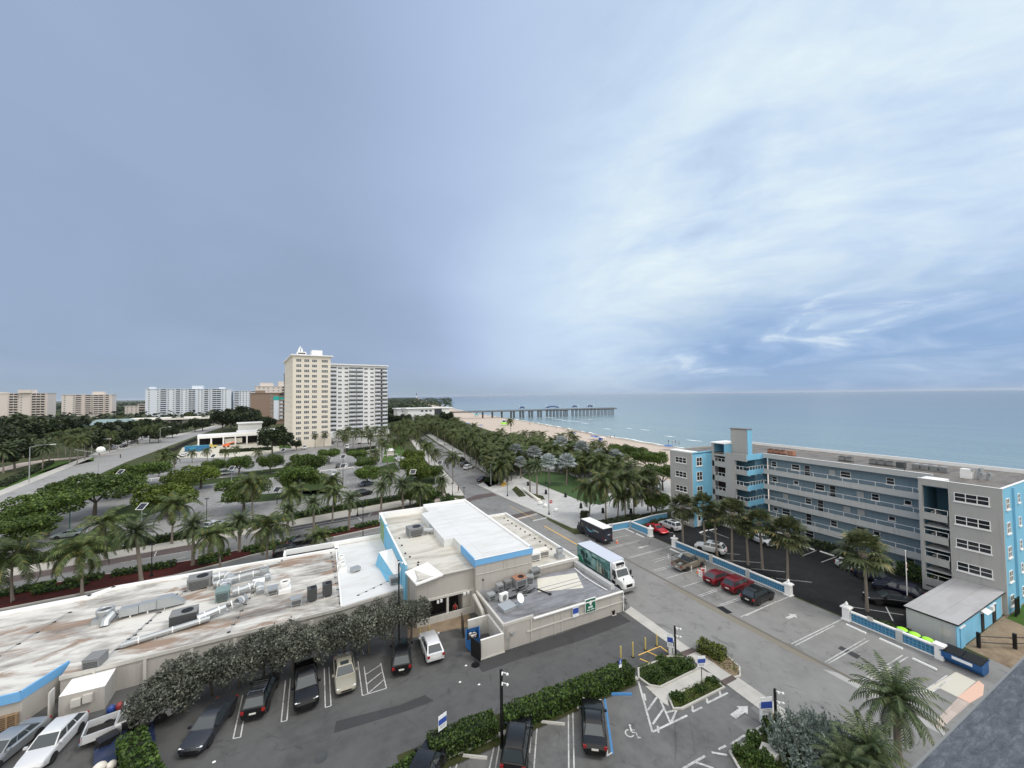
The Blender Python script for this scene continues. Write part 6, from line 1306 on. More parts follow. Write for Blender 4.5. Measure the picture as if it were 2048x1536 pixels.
def mesh_coco(seed, n=21, L=3.9, nl=16, m='coco', stiff=0):
    r = random.Random(seed); b = MB()
    for i in range(n):
        el = R(78)-R(112)*(i/(n-1))**.9; frond(b, r, i*2.399+r.uniform(-.2,.2), el+r.uniform(-.12,.12), L*r.uniform(.85,1.08)*(.8 if i < 3 else 1), R(62)+R(35)*r.random(), .95 if nl > 15 else 1.1, nl)
    for i in range(5):
        a = i*1.3; b.ball((.2*math.cos(a),.2*math.sin(a),-.25),(.13,.13,.16),6,4,1)
    for i in range(2): frond(b, r, r.uniform(0,6.28), R(-45), L*.8, R(50), .6, 9, .06, 2)
    return b.mesh('fronds', [W[m], W['yellow'], W['deadleaf']])
def mesh_date(seed, n=46, L=2.75):
    r = random.Random(seed); b = MB()
    for i in range(n):
        el = R(82)-R(120)*(i/(n-1)); frond(b, r, i*2.399, el+r.uniform(-.1,.1), L*r.uniform(.88,1.05), R(48)+R(25)*r.random(), .46, 17, .055, 0, .05, .1)
    b.lathe((0,0,-.9),[(.2,0),(.34,.3),(.36,.6),(.2,.95)],9,1)
    return b.mesh('fronds', [W['date'], W['palmbark']])
def mesh_sabal(seed, n=34, R_=.95, pet=1.15, m='sabal', down=125):
    r = random.Random(seed); b = MB()
    for i in range(n):
        el = R(84)-R(down)*(i/(n-1)); fan(b, r, i*2.399+r.uniform(-.15,.15), el+r.uniform(-.12,.12), pet*r.uniform(.8,1.1), R_*r.uniform(.85,1.1), 0)
    b.ball((0,0,-.1),(.3,.3,.35),8,5,1)
    return b.mesh('fronds', [W[m], W['palmbark']])
def mesh_trunk(r0, r1, bend, seed, n=8, boots=False):
    r = random.Random(seed); pts = []; rs = []; k = 9
    for i in range(k+1):
        u = i/k; pts.append((bend*(u*u-u*0.0)*1.0, .25*bend*math.sin(u*3), u)); rs.append((r0+(r1-r0)*min(1, u*1.2))*(1.35 if i == 0 else 1)*r.uniform(.95,1.05))
    b = MB(); b.path(pts, rs, n); return b.mesh('trunk', W['palmbark'])
CO = [(mesh_coco(s, 24, 4.3, 20), mesh_trunk(.17,.10,bd,s), bd) for s, bd in ((1,.35),(2,-.5),(3,.1),(4,.75))]
COF = [(mesh_coco(s, 22, 4.1, 14), mesh_trunk(.17,.10,bd,s,6), bd) for s, bd in ((11,.3),(12,-.4),(13,.6))]
DA = [(mesh_date(s), mesh_trunk(.23,.19,0,s), 0) for s in (5,6)]
SA = [(mesh_sabal(s), mesh_trunk(.17,.15,bd,s), bd) for s, bd in ((7,.1),(8,-.15))]
BI = [(mesh_sabal(s, 26, 1.45, 1.35, 'silverpalm', 105), mesh_trunk(.24,.2,0,s), 0) for s in (9,10)]
PALM = {'coco': CO, 'cocof': COF, 'date': DA, 'sabal': SA, 'silver': BI}
pk = random.Random(21)
def palm(kind, name, label, xy, h, grp=None, sc=1.0, v=None, rz=None):
    cr, tk, bd = PALM[kind][pk.randrange(len(PALM[kind])) if v is None else v]
    t = thing(name, label, 'palm tree', (xy[0], xy[1], 0), pk.uniform(0,6.28) if rz is None else rz, grp)
    t.rotation_euler = (R(pk.gauss(0,2.2)), R(pk.gauss(0,2.2)), t.rotation_euler.z)
    put('trunk', tk, t, (0,0,0), 0, (1,1,h)); o = put('fronds', cr, t, (bd, .25*bd*math.sin(3), h), pk.uniform(0,6.28), (sc,sc,sc)); return t
def pbase(kind, name, label, base, top, grp=None, sc=1.0, **k):
    """base pixel on the ground, height to where the crown was sighted"""
    g0 = G(*base); d = ray(*top); hd = g0.to_2d().length/d.to_2d().length; return palm(kind, name, label, (g0.x, g0.y), max(2, EYE+d.z*hd), grp, sc, **k)
def pcrown(kind, name, label, px, h, grp=None, sc=1.0, **k):
    g0 = G(*px, h); return palm(kind, name, label, (g0.x, g0.y), h, grp, sc, **k)
# street palms
MP = 'palms along the cross street'
pcrown('coco','coconut_palm','big coconut palm cut by the left edge with a yellowed hanging frond',(28,1108),6.2,MP,1.25,v=0)
pbase('coco','coconut_palm','coconut palm left of the stained roof corner, two from the left edge',(163,1192),(172,1100),MP,1.1)
pbase('date','date_palm','stout date palm on the median nearest the left coconut palms',(283,1165),(285,1062),MP,1.2)
pbase('date','date_palm','stout date palm on the median, second from the left',(386,1131),(388,1052),MP,1.12)
pbase('coco','coconut_palm','coconut palm standing right behind the roof parapet above the gray package unit',(440,1139),(442,1066),MP,.95)
pbase('date','date_palm','stout date palm between two coconut palms on the median',(479,1104),(487,1042),MP,1.05)
pbase('coco','coconut_palm','tallest coconut palm behind the roof duct heap',(534,1127),(537,1052),MP,1.1)
pbase('date','date_palm','date palm at the sidewalk, left of the pair before the street corner',(628,1070),(629,1008),MP,1.0)
pbase('date','date_palm','date palm on the median beside the black lamp post',(697,1060),(697,1000),MP,1.0)
pbase('coco','coconut_palm','small yellowing palm on the median behind the parapet',(636,1102),(636,1072),MP,.72)
pbase('date','date_palm','date palm at the left corner of the corner building',(762,1028),(762,976),MP,1.05); pbase('date','date_palm','bushy date palm behind the corner building roof',(806,1020),(808,970),MP,1.15)
pbase('date','date_palm','date palm by the street corner with red planting around it',(886,997),(886,962),MP,.95); pbase('coco','coconut_palm','coconut palm leaning over the upper car park hedge',(586,1052),(590,985),MP,.95)
pcrown('date','date_palm','date palm crown low behind the tallest coconut palm',(575,1022),4.5,MP,1.0); pcrown('coco','coconut_palm','coconut palm at the sidewalk left of the corner building',(665,985),6,MP,.9)
CPP = 'palms in the upper car park'
for lab, p, h, s in (('tall coconut palm over the dark round tree of the car park',(507,965),8.5,1.15),('coconut palm above the car park lane left of centre',(655,962),7,.95),('coconut palm beside the blue gray sedan',(780,950),6.5,.9),('coconut palm over the yellow green tree of the car park',(345,1010),7,1.1),('coconut palm at the car park hedge left of the solar lamp',(212,1045),6,1.1),
   ('loose palm at the highway edge by the blue container',(330,905),6,1.0),('second loose palm at the highway edge by the blue container',(350,913),5,.9),('leaning palm behind the building site container',(318,918),6,1.0),('palm on the car park strip right of the middle trees',(840,978),5.5,.9)): pcrown('coco','coconut_palm',lab,p,h,CPP,s)
for i, p in enumerate([(415,902),(450,903),(515,905),(470,897),(385,905)]): pcrown('cocof','coconut_palm','small palm in the row before the building site',p,4.2,'small palms before the building site',.75)
for i, p in enumerate([(615,868),(622,866),(630,871),(640,866),(648,869),(655,866)]): pcrown('cocof','coconut_palm','slender palm clump before the cream tower',p,6.5,'slender palms before the cream tower',.7)
for i, p in enumerate([(675,866),(687,864),(698,858),(706,866),(714,862),(722,866),(733,857),(742,864),(750,858),(760,865),(768,858),(690,874),(742,873)]): pcrown('cocof','coconut_palm','palm in the row before the white tower',p,7.5,'palms before the white tower',.95)
for i, p in enumerate([(776,888),(788,884),(800,884),(764,882),(810,872),(783,872),(757,905)]): pcrown('cocof','coconut_palm','tall slim palm on the lawn below the white tower',p,8.5,'palms on the tower lawn',.9)
# palms in two rows along the north street
for i, p in enumerate([(842,883),(832,872),(824,862),(858,890),(868,905)]): pcrown('cocof','coconut_palm','palm on the left sidewalk of the north street',p,7,'palms on the left sidewalk',.95)
pbase('coco','coconut_palm','tall coconut palm on the left sidewalk at the street bays',(906,967),(907,914),None,1.0); pbase('coco','coconut_palm','tall coconut palm by the hedge where the street widens',(858,930),(858,892),None,.95)
for i, (bs, tp) in enumerate([((905,905),(905,865)),((930,921),(930,880)),((952,936),(952,890)),((889,891),(890,856)),((875,882),(877,848)),((941,927),(936,872))]): pbase('coco','coconut_palm','coconut palm on the right sidewalk of the street bays',bs,tp,'palms on the right sidewalk',.95)
for i, (bs, tp) in enumerate([((972,957),(968,915)),((981,956),(978,921)),((991,954),(990,918))]): pbase('sabal','sabal_palm','round headed palm on the street corner island',bs,tp,'palms on the corner island',1.15)
# plaza palms
pbase('date','date_palm','left of two black trunked date palms at the plaza lawn',(1060,985),(1062,934),None,1.15); pbase('date','date_palm','right of two black trunked date palms at the plaza lawn',(1074,991),(1076,932),None,1.15)
BS = 'silver fan palms round the plaza'
for i, (p, h, s) in enumerate([((1035,903),7,1.25),((1067,908),7,1.2),((1122,888),8,1.35),((1099,924),6.5,1.2),((1132,925),6.5,1.25),((1160,897),7.5,1.3),((1203,912),6.5,1.1),((1232,915),6.5,1.2),((1041,925),5,.9)]):
    pcrown('silver','silver_palm',['silver fan palm farthest left of the plaza lawn','silver fan palm behind the two date palms','tallest silver fan palm behind the plaza lawn','silver fan palm with dark trunk at the left of the lawn','silver fan palm standing in front of the lawn centre','silver fan palm right of the tallest one','silver fan palm among the coconuts, left one','silver fan palm among the coconuts, right one','small silver fan palm under the farthest left one'][i],p,h,BS,s)
PC = 'coconut palms at the plaza edge'
for lab, bs, tp, s in (('coconut palm with bright arched fronds in front of the lawn',(1178,1032),(1170,972),1.15),('tall full coconut palm at the middle of the plaza edge',(1212,1048),(1209,962),1.3),('coconut palm right of the full one at the plaza edge',(1251,1040),(1249,957),1.25),('slim coconut palm beside the hedge behind the delivery van',(1268,1036),(1271,985),1.0),('coconut palm with two thin trunks by the garden wall',(1236,1036),(1230,990),.9),('coconut palm nearest the apartment block corner',(1296,1022),(1290,950),1.15)): pbase('coco','coconut_palm',lab,bs,tp,PC,s)
pbase('sabal','sabal_palm','round fan palm by the garden wall',(1305,1034),(1306,977),None,1.4)
CP2 = 'fan palms in the courtyard'
for lab, bs, tp, s in (('fan palm in front of the blue north wall',(1366,1088),(1363,1014),1.35),('fan palm by the blue entrance door',(1411,1103),(1411,1012),1.3),('leaning fan palm behind the pearl white crossover',(1434,1112),(1432,1030),1.05),('large fan palm over the pearl white crossover',(1464,1124),(1464,1028),1.5),('fan palm with yellow lower leaves at mid courtyard',(1525,1138),(1524,1046),1.25),('full fan palm standing before the gallery front',(1575,1158),(1578,1070),1.55),('lone fan palm by the lime lidded bins',(1734,1222),(1735,1108),1.55),('low fan palm crown behind the large fan palm',(1496,1130),(1492,1056),.85)): pbase('sabal','sabal_palm',lab,bs,tp,CP2,s)
pbase('date','date_palm','large feathery palm close by above the silver shrub',(1797,1520),(1788,1398),None,1.12,v=0); pcrown('date','date_palm','dark palm crown seen from above at the bottom right',(1735,1500),2.2,None,.95); pcrown('date','date_palm','arching low palm beneath the feathery palm',(1690,1530),1.8,None,.8)
# the grove between the street and the beach
def inside(p, poly):
    c = False; n = len(poly)
    for i in range(n):
        a, b2 = poly[i], poly[i-1]
        if (a[1] > p[1]) != (b2[1] > p[1]) and p[0] < (b2[0]-a[0])*(p[1]-a[1])/(b2[1]-a[1])+a[0]: c = not c
    return c
gpx = [(785,842),(815,832),(855,829),(905,834),(925,848),(940,862),(1000,870),(1035,872),(1100,886),(1180,897),(1215,902),(1270,925),(1225,938),(1160,918),(1085,900),(1030,915),(1000,928),(975,905),(930,880),(895,862),(860,850),(830,858),(800,865)]
gw = [tuple(p.xy) for p in GL(gpx, 6.5)]; bx = (min(p[0] for p in gw), max(p[0] for p in gw), min(p[1] for p in gw), max(p[1] for p in gw))
gr_ = random.Random(5); pts = []
while len(pts) < 250 and gr_.random() < .9999:
    p = (gr_.uniform(bx[0],bx[1]), gr_.uniform(bx[2],bx[3])); 
    dmin = 4.1+max(0, (p[1]-150))*.018
    if inside(p, gw) and all((p[0]-q[0])**2+(p[1]-q[1])**2 > dmin**2 for q in pts): pts.append(p)
for p in pts: palm('cocof' if p[1] > 150 else 'coco','coconut_palm','coconut palm in the dense grove between street and beach',p,gr_.uniform(4.4,7.2),'coconut palms of the grove',gr_.uniform(1.15,1.45))
pcrown('coco','coconut_palm','lone coconut palm rising against the sand by the lime lifeguard tower',(1022,842),10.5,None,1.0)
for i, p in enumerate([(1046,867),(1068,868),(1085,868),(1138,868),(1125,872),(1150,878),(1115,878),(1002,862),(946,850),(1200,888),(1186,891)]): pcrown('cocof','coconut_palm','coconut palm at the sand edge of the grove',p,8,'palms at the sand edge',.95)
# palm and tree belt left of the highway
LB = 'palms beside the service road'
for i, p in enumerate([(60,893),(85,897),(30,892),(8,902),(100,888),(48,880),(20,872)]): pcrown('date','date_palm','gray headed palm in the row beside the service road',p,8,LB,1.6)
for i, p in enumerate([(118,872),(132,868),(150,866),(165,862),(185,860),(200,868),(140,878),(170,874),(155,880)]): pcrown('cocof','coconut_palm','dark palm in the clump left of the highway',p,10,'dark palms left of the highway',1.2)
for i, p in enumerate([(243,835),(378,828),(265,846),(220,868),(300,856),(312,852),(322,855),(278,858)]): pcrown('cocof','coconut_palm','palm among the trees beyond the highway lot',p,9,'palms beyond the highway lot',1.2)

# ---------------- broadleaf trees
def leaf(b, r, c, s, flat_=.5, mi=0):
    n = Vector((r.gauss(0,1), r.gauss(0,1), abs(r.gauss(0,1))+flat_)).normalized(); a = n.orthogonal().normalized(); a = (Matrix.Rotation(r.uniform(0,6.28),3,n) @ a); e = n.cross(a)
    w, l = s*r.uniform(.6,1.1), s*r.uniform(.8,1.3)
    b.poly([c-a*l, c-e*w*.8-a*l*.1, c+a*l*.9-e*w*.3, c+a*l*.8+e*w*.5, c+e*w-a*l*.1], mi)
def mesh_crown(seed, lobes, n, s, m, flat_=.5, hollow=.45):
    r = random.Random(seed); b = MB(); tot = sum(l[1][0]*l[1][1] for l in lobes)
    for c, rad in lobes:
        for i in range(int(n*rad[0]*rad[1]/tot)):
            d = Vector((r.gauss(0,1), r.gauss(0,1), r.gauss(.25,1))).normalized(); q = hollow+(1-hollow)*r.random()**.5; q *= 1+.16*math.sin(d.x*5+seed)*math.sin(d.y*6)*math.cos(d.z*4)
            leaf(b, r, Vector((c[0]+d.x*rad[0]*q, c[1]+d.y*rad[1]*q, c[2]+d.z*rad[2]*q)), s, flat_)
    return b.mesh('crown', W[m])
def lobes_of(seed, n, R_, H_, flat_):
    r = random.Random(seed); L = [((0,0,H_*.1),(R_*.45,R_*.45,H_*.36))]
    for i in range(n):
        a = i*2.399+r.uniform(-.3,.3); d = R_*r.uniform(.35,.68); L.append(((d*math.cos(a)*1.12, d*math.sin(a)*1.12, H_*r.uniform(-.3,.34)), (R_*r.uniform(.28,.42), R_*r.uniform(.28,.42), H_*flat_*r.uniform(.6,1.1))))
    return L
def mesh_limbs(seed, h, R_, r0=.2, n=5):
    r = random.Random(seed); b = MB(); f = h*.5; b.path([(0,0,0),(.05,.03,f*.5),(.1,0,f)],[r0*1.25,r0,r0*.85],8)
    for i in range(n):
        a = i*6.283/n+r.uniform(-.4,.4); d = R_*r.uniform(.4,.7); b.path([(.1,0,f*.95),(d*.45*math.cos(a),d*.45*math.sin(a),h*.78),(d*math.cos(a),d*math.sin(a),h*1.02)],[r0*.6,r0*.4,r0*.15],6)
    return b.mesh('trunk', W['bark'])
BT = {}
for kind, m, R_, H_, nl, lv, s, fl, h in (('broad','broad',4.2,3.2,11,7500,.155,.42,4.2),('layer','broad',5.2,2.6,15,8500,.16,.3,4.4),('bright','bright',3.4,2.6,11,6000,.145,.45,3.6),('dark','darkleaf',4.8,4.4,10,2600,.36,.5,5.0),('gray','graygreen',2.1,1.9,9,5200,.072,.55,2.7)):
    BT[kind] = [(mesh_crown(k*7+R_*10.0, lobes_of(k*13+int(R_*10), nl, R_, H_, fl), lv, s, m), mesh_limbs(k+int(R_), h, R_, .22 if kind != 'gray' else .1), h) for k in range(3)]
tk_ = random.Random(9)
def tree(kind, label, xy, sc=1.0, grp=None, name='broadleaf_tree', zs=1.0):
    cr, tr_, h = BT[kind][tk_.randrange(3)]; t = thing(name, label, 'tree', (xy[0], xy[1], 0), tk_.uniform(0,6.28), grp)
    put('trunk', tr_, t, (0,0,0), 0, (sc,sc,sc*zs)); put('crown', cr, t, (0,0,h*1.05*sc*zs), 0, (sc,sc,sc)); return t
def tcrown(kind, label, px, sc=1.0, grp=None, zs=1.0, **k):
    h = BT[kind][0][2]*1.05*sc*zs; g0 = G(*px, h); return tree(kind, label, g0.xy, sc, grp, zs=zs, **k)
CT = 'trees in the upper car park'
for kind, lab, p, s in [('layer','wide layered green tree at the highway edge, farthest',(283,938),1.15),('layer','wide layered green tree below the farthest one at the highway edge',(190,975),1.35),('layer','wide layered green tree by the green lamp pole at the left',(95,1012),1.25),('layer','green tree crown above the big left coconut palm',(40,1052),1.0),('bright','yellow green round tree beside the solar panel of the car park',(332,987),1.35),
   ('bright','yellow green tree above the white kerb rail, left',(362,957),1.15),('bright','yellow green tree above the white kerb rail, right',(402,945),1.2),('broad','green tree first in the row behind the white kerb rail',(428,930),.8),('broad','green tree second in the row behind the white kerb rail',(478,925),.95),('broad','green tree third in the row behind the white kerb rail',(540,922),.95),
   ('broad','large dense green tree at the centre of the car park, upper',(612,925),1.25),('broad','large dense green tree at the centre of the car park, lower',(603,952),1.25),('broad','small green tree below the cream tower',(658,908),.85),('layer','light green tree left of the lawn kiosk, upper',(715,908),.85),('layer','light green tree left of the lawn kiosk, lower',(735,925),.85),('broad','round umbrella tree with visible trunk in the car park',(734,946),.85),
   ('bright','bright green tree by the two white sedans, upper',(828,912),1.15),('bright','bright green tree by the two white sedans, middle',(826,932),1.2),('bright','bright green tree by the two white sedans, lower',(838,947),1.05),('broad','dark small tree at the street side of the car park',(868,942),.7),('broad','dark sea grape tree behind the tall coconut palm of the car park',(488,978),1.15),('layer','low spreading tree at the left car park lane',(240,965),.9),('broad','green tree at the car park hedge near the street corner',(845,985),.75),('bright','bushy tree above the corner building parapet',(820,990),.7)]:
    tcrown(kind, lab, p, s*1.18, CT, .85)
DT = 'dark trees left of the highway'
for i, (p, s) in enumerate([((15,862),1.9),((45,868),1.8),((80,860),1.9),((110,856),1.7),((140,852),1.6),((60,850),1.8),((25,848),1.9),((100,846),1.6),((160,850),1.5),((175,880),1.5),((30,905),1.3),((210,858),1.4),((5,880),1.6)]): tcrown('dark','dark broad tree in the belt left of the highway',p,s,DT)
for i, (p, s) in enumerate([((255,872),1.1),((275,866),1.2),((300,862),1.2),((330,857),1.2),((340,852),1.1),((365,852),1.0),((390,848),1.2),((405,845),1.3),((345,862),.9),((318,868),1.0),((222,880),1.0),((415,838),1.2),((232,850),1.3),((290,848),1.3),((310,846),1.3),((260,852),1.3),((355,840),1.2)]): tcrown('dark','dark round tree beyond the highway lot',p,s,'dark trees beyond the highway lot')
for i, (p, s) in enumerate([((445,838),1.9),((462,832),2.1),((485,830),2.3),((500,834),2.0),((475,840),1.7),((520,842),1.6),((535,845),1.4)]): tcrown('dark','dark tree between the long white building and the brown hotel',p,s,'dark trees before the long white building')
for lab, p, s in (('dense dark tree at the right end of the open pavilion',(545,875),1.5),('lower dark tree beside the dense dark tree of the pavilion',(568,880),1.1),('pale round shrub tree before the cream tower corner',(593,888),.6)): tcrown('dark',lab,p,s)
for lab, p, s in (('broad sea grape thicket left of the apartment block, upper',(1270,905),1.2),('broad sea grape thicket left of the apartment block, middle',(1300,918),1.3),('broad sea grape thicket against the apartment block',(1325,945),1.1),('sea grape thicket farthest from the apartment block',(1238,900),1.1),('bushy tree with dark base by the garden wall',(1312,1000),.8),('green thicket behind the round fan palm',(1290,955),1.0)): tcrown('broad',lab,p,s,'sea grape thickets')
for lab, p, s in (('dark mound of trees at the beach end of the grove',(893,835),1.5),('dark tree right of the white tower base',(790,838),1.5),('dark tree under the white beach pavilion',(812,838),1.3),('dark tree left of the beach pavilion',(782,825),1.6)): tcrown('dark',lab,p,s)
# gray green trees along the shop row
GT = 'gray green trees along the shop row'
for p, s, z_ in [((322,1392),1.15,.62),((372,1362),1.2,.72),((425,1338),1.1,.7),((478,1322),1.2,.66),((530,1304),1.15,.72),((585,1292),1.25,.68),((640,1277),1.15,.74),((690,1268),1.2,.7),((738,1248),1.25,.8),((785,1232),1.2,.9),((822,1222),1.1,.95)]:
    q = G(*p, 2.75*1.05*s*z_); tree('gray', 'gray green tree in the row shading the cars along the shop wall', (q.x, q.y), s, GT, 'graygreen_tree', z_)
# ---------------- hedges and shrubs
def mesh_hedge(w, d, h, n, s, seed, m, bump_=.12):
    r = random.Random(seed); b = MB(); nx = max(2, int(w/.5))
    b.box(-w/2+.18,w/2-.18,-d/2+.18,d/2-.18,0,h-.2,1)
    A = (w*d, 2*w*h, 2*d*h); T = sum(A)
    for i in range(n):
        u = r.random()*T; x = r.uniform(-w/2,w/2)
        wob = bump_*(math.sin(x*2.1+seed)+.7*math.sin(x*4.7))*.6
        if u < A[0]: c = Vector((x, r.uniform(-d/2,d/2), h+wob*.8-abs(r.gauss(0,.06))))
        elif u < A[0]+A[1]: c = Vector((x, (d/2+wob*.5-abs(r.gauss(0,.07)))*r.choice((-1,1)), h*r.random()))
        else: c = Vector(((w/2-abs(r.gauss(0,.07)))*r.choice((-1,1)), r.uniform(-d/2,d/2), h*r.random()))
        leaf(b, r, c, s*r.uniform(.7,1.2), .3)
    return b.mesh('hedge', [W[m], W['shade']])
def hedge(label, p, q, d, h, dens, s, m='hedgeleaf', grp=None, cat='hedge', name='hedge'):
    p, q = Vector((*p,0)), Vector((*q,0)); L = (q-p).length; o = put(name, mesh_hedge(L, d, h, int(dens*(L*d+2*L*h)), s, int(L*10), m), None, ((p+q)/2), math.atan2(q.y-p.y, q.x-p.x))
    return tag(o, label, cat, grp)
NH = 'clipped hedges between alley and car park'
hedge('clipped green hedge right of the black lamp post, along the alley kerb', (12.9,28.1), (25.4,27.7), 1.5, 1.35, 120, .095, grp=NH); hedge('clipped green hedge left of the black lamp post, along the alley kerb', (7.0,28.25), (12.1,28.15), 1.5, 1.35, 120, .095, grp=NH); hedge('low end of hedge at the bottom edge of the view', (3.4,27.3), (6.5,27.9), 1.2, .9, 110, .095, grp=NH)
hedge('bright green hedge at the bottom left behind the junk heap', (-9.6,33.2), (-12.6,39.0), 1.5, 1.5, 90, .10, 'hedgeleaf')
hedge('yellow green rounded shrub on the island in the lane', Vector(G(1398,1298)).xy, Vector(G(1449,1322)).xy, 1.5, 1.0, 110, .085, 'yellowgreen', cat='shrub', name='shrub')
MH = 'low hedges on the red median'
def along(P, x0, x1, dy=0):
    def at(x):
        for a, c in zip(P, P[1:]):
            if a[0] <= x <= c[0]: return (x, a[1]+(c[1]-a[1])*(x-a[0])/(c[0]-a[0])+dy)
        return (x, P[-1][1]+dy)
    return at(x0), at(x1)
for x0, x1 in ((-40,-33.5),(-32.5,-28.6),(-27.6,-20.4),(-17.6,-13.6),(-11.8,-6.6),(-5.6,-2.2),(-.8,4.6),(6.2,10.5)): a, c = along(PB, x0, x1, -1.2); hedge('low clipped hedge on the red median of the cross street', a, c, 1.5, .75, 26, .17, grp=MH)
for x0, x1 in ((-34.5,-29.5),(-17.2,-14.2),(-10.5,-7.2)): a, c = along(PB, x0, x1, -3.2); hedge('second row of low hedge on the red median of the cross street', a, c, 1.1, .6, 26, .17, grp=MH)
for x0, x1 in ((-60,-33),(-31,-21.5),(-20.5,5.5),(6.5,22)): a, c = along(HB, x0, x1, -1.0); hedge('long hedge stretch between sidewalk and upper car park', a, c, 1.5, 1.2, 14, .2, grp='hedges of the upper car park')
hedge('dark hedge behind the corner wall beside the delivery van', (47.2,60.2), (58.5,60.4), 2.2, 1.3, 30, .16, 'darkleaf'); hedge('small dark clipped hedge end by the plaza', Vector(G(1162,1036)).xy, Vector(G(1175,1038)).xy, 1.4, 1.5, 40, .15, 'darkleaf')
hedge('hedge in front of the ground floor gallery', (75.0,27.0), (75.0,41.5), 1.2, 1.1, 26, .15, 'darkleaf'); hedge('dark green hedge mass beside the flagpole', (72.6,21.2), (74.6,25.6), 2.2, 1.7, 40, .14, 'hedgeleaf'); hedge('low hedge strip along the wall by the lime lidded bins', (55.0,22.6), (56.2,18.8), .9, .55, 60, .10, 'hedgeleaf')
hedge('clipped shrubs under the blue north wall', (66.6,51.4), (70.2,51.0), 1.1, 1.0, 40, .13, 'hedgeleaf'); hedge('green hedge under the garden wall trees', (58.5,56.8), (63.6,56.4), 1.2, 1.0, 30, .15, 'darkleaf')
hedge('low planting along the inside of the long pierced wall', (55.0,31.5), (55.0,46.2), 1.0, .5, 30, .13, 'hedgeleaf')
hedge('ground hedge under the street corner island palms', Vector(G(968,963)).xy, Vector(G(990,961)).xy, 2.6, .7, 22, .2, 'hedgeleaf')
hedge('planting bed shrubs along the white tower lot', Vector(G(690,905)).xy, Vector(G(750,897)).xy, 2.4, 1.2, 6, .35, 'darkleaf'); hedge('screen hedge in front of the open pavilion', Vector(G(440,906)).xy, Vector(G(545,900)).xy, 1.6, 1.6, 8, .3, 'darkleaf')
hedge('dark hedge row along the service road palms', Vector(G(0,975)).xy, Vector(G(100,928)).xy, 2.2, 1.4, 8, .3, 'darkleaf')
def mesh_shrub(seed, R_, H_, n, s, m): return mesh_crown(seed, lobes_of(seed, 6, R_, H_, .6), n, s, m, .4, .3)
SHM = {}
def shrub(label, p, R_, H_, m='hedgeleaf', grp=None, n=700, s=.08):
    k = (R_, H_, m)
    if k not in SHM: SHM[k] = mesh_shrub(len(SHM)+3, R_, H_, n, s, m)
    g0 = G(*p, H_*.4); return tag(put('shrub', SHM[k], None, (g0.x,g0.y,H_*.42), pk.uniform(0,6)), label, 'shrub', grp)
for lab, p, r_, h in (('left round shrub in the triangular bed by the walkway',(1313,1352),.75,.9),('right round shrub in the triangular bed by the walkway',(1346,1336),.9,.9),('low green shrub at the street side of the triangular bed',(1372,1325),.9,.7),('low shrub at the left of the narrow planting bed',(1356,1395),.7,.5),('reddish green shrub by the sign in the narrow planting bed',(1400,1378),.6,.5),('low shrub at the right of the narrow planting bed',(1424,1362),.6,.4),
   ('dark shrub at the rounded corner of the lower bed',(1490,1506),.95,.9),('dark shrub in the middle of the lower bed',(1508,1478),.7,.7),('dark shrub below the blue sign',(1541,1462),.8,.8),('dark shrub at the foot of the camera pole',(1530,1518),.8,.8),('low shrub on the triangular bed behind the yellow hatching',(1330,1322),.9,.5)): shrub(lab,p,r_,h)
for lab, p in (('small red edged shrub bed by the street corner date palm',(893,1000)),('green shrubs behind the corner building roof',(850,1005)),('green shrubs by the upper car park corner',(872,990))): shrub(lab,p,2.2,1.6,'hedgeleaf',None,700,.2)
# tall silver shrub close by: upright whorled shoots
r = random.Random(4); b = MB()
for i in range(420):
    a = r.uniform(0,6.283); d = 2.3*r.random()**.55; base_ = Vector((d*math.cos(a)*1.05, d*math.sin(a), r.uniform(.1,1.2)*(1.2-d/2.6))); tip = base_+Vector((math.cos(a)*.35*r.random()+r.gauss(0,.12), math.sin(a)*.35*r.random()+r.gauss(0,.12), r.uniform(.5,1.0)))
    for j in range(22):
        c = base_.lerp(tip, j/22); dd = Vector((r.gauss(0,1), r.gauss(0,1), r.uniform(.5,1.7))).normalized(); s = .125*r.uniform(.7,1.3); e = dd.orthogonal().normalized()*s*.34
        b.poly([c, c+dd*s*.6+e, c+dd*s*1.4, c+dd*s*.6-e], 0)
sg = G(1638,1492,1.0); t = thing('silver_shrub', 'big silver green shrub with upright shoots near the bottom right', 'shrub', (sg.x, sg.y, .0)); b.build('leaves', W['silverleaf'], t); t.scale = (1.25,1.25,1.3)
b = MB(); [b.path([(0,0,0),(.5*math.cos(k*1.3),.5*math.sin(k*1.3),.7),(1.3*math.cos(k*1.3),1.3*math.sin(k*1.3),1.3)],[.06,.045,.02],6) for k in range(7)]; b.build('stems', W['bark'], t)
# dark understorey beneath the courtyard edge and ground cover in the beds
def cover(name, poly, n, s, m, z=.08, seed=1):
    r = random.Random(seed); P = [tuple(p.xy) for p in poly]; x0,x1,y0,y1 = min(p[0] for p in P),max(p[0] for p in P),min(p[1] for p in P),max(p[1] for p in P); b = MB(); k = 0
    while k < n:
        p = (r.uniform(x0,x1), r.uniform(y0,y1))
        if inside(p, P): leaf(b, r, Vector((*p, z+.12*r.random()*(1+math.sin(p[0]*3)*math.sin(p[1]*2.3)))), s, .8); k += 1
    return stuff(b.build(name, W[m]))
V2 = lambda l: [Vector(p) for p in l]
cover('ground_cover', GL(bedA), 2600, .07, 'hedgeleaf'); cover('ground_cover', GL(bedB), 900, .06, 'bright'); cover('ground_cover', GL(bedC), 2600, .07, 'hedgeleaf'); cover('ground_cover', GL(island), 700, .05, 'yellowgreen')
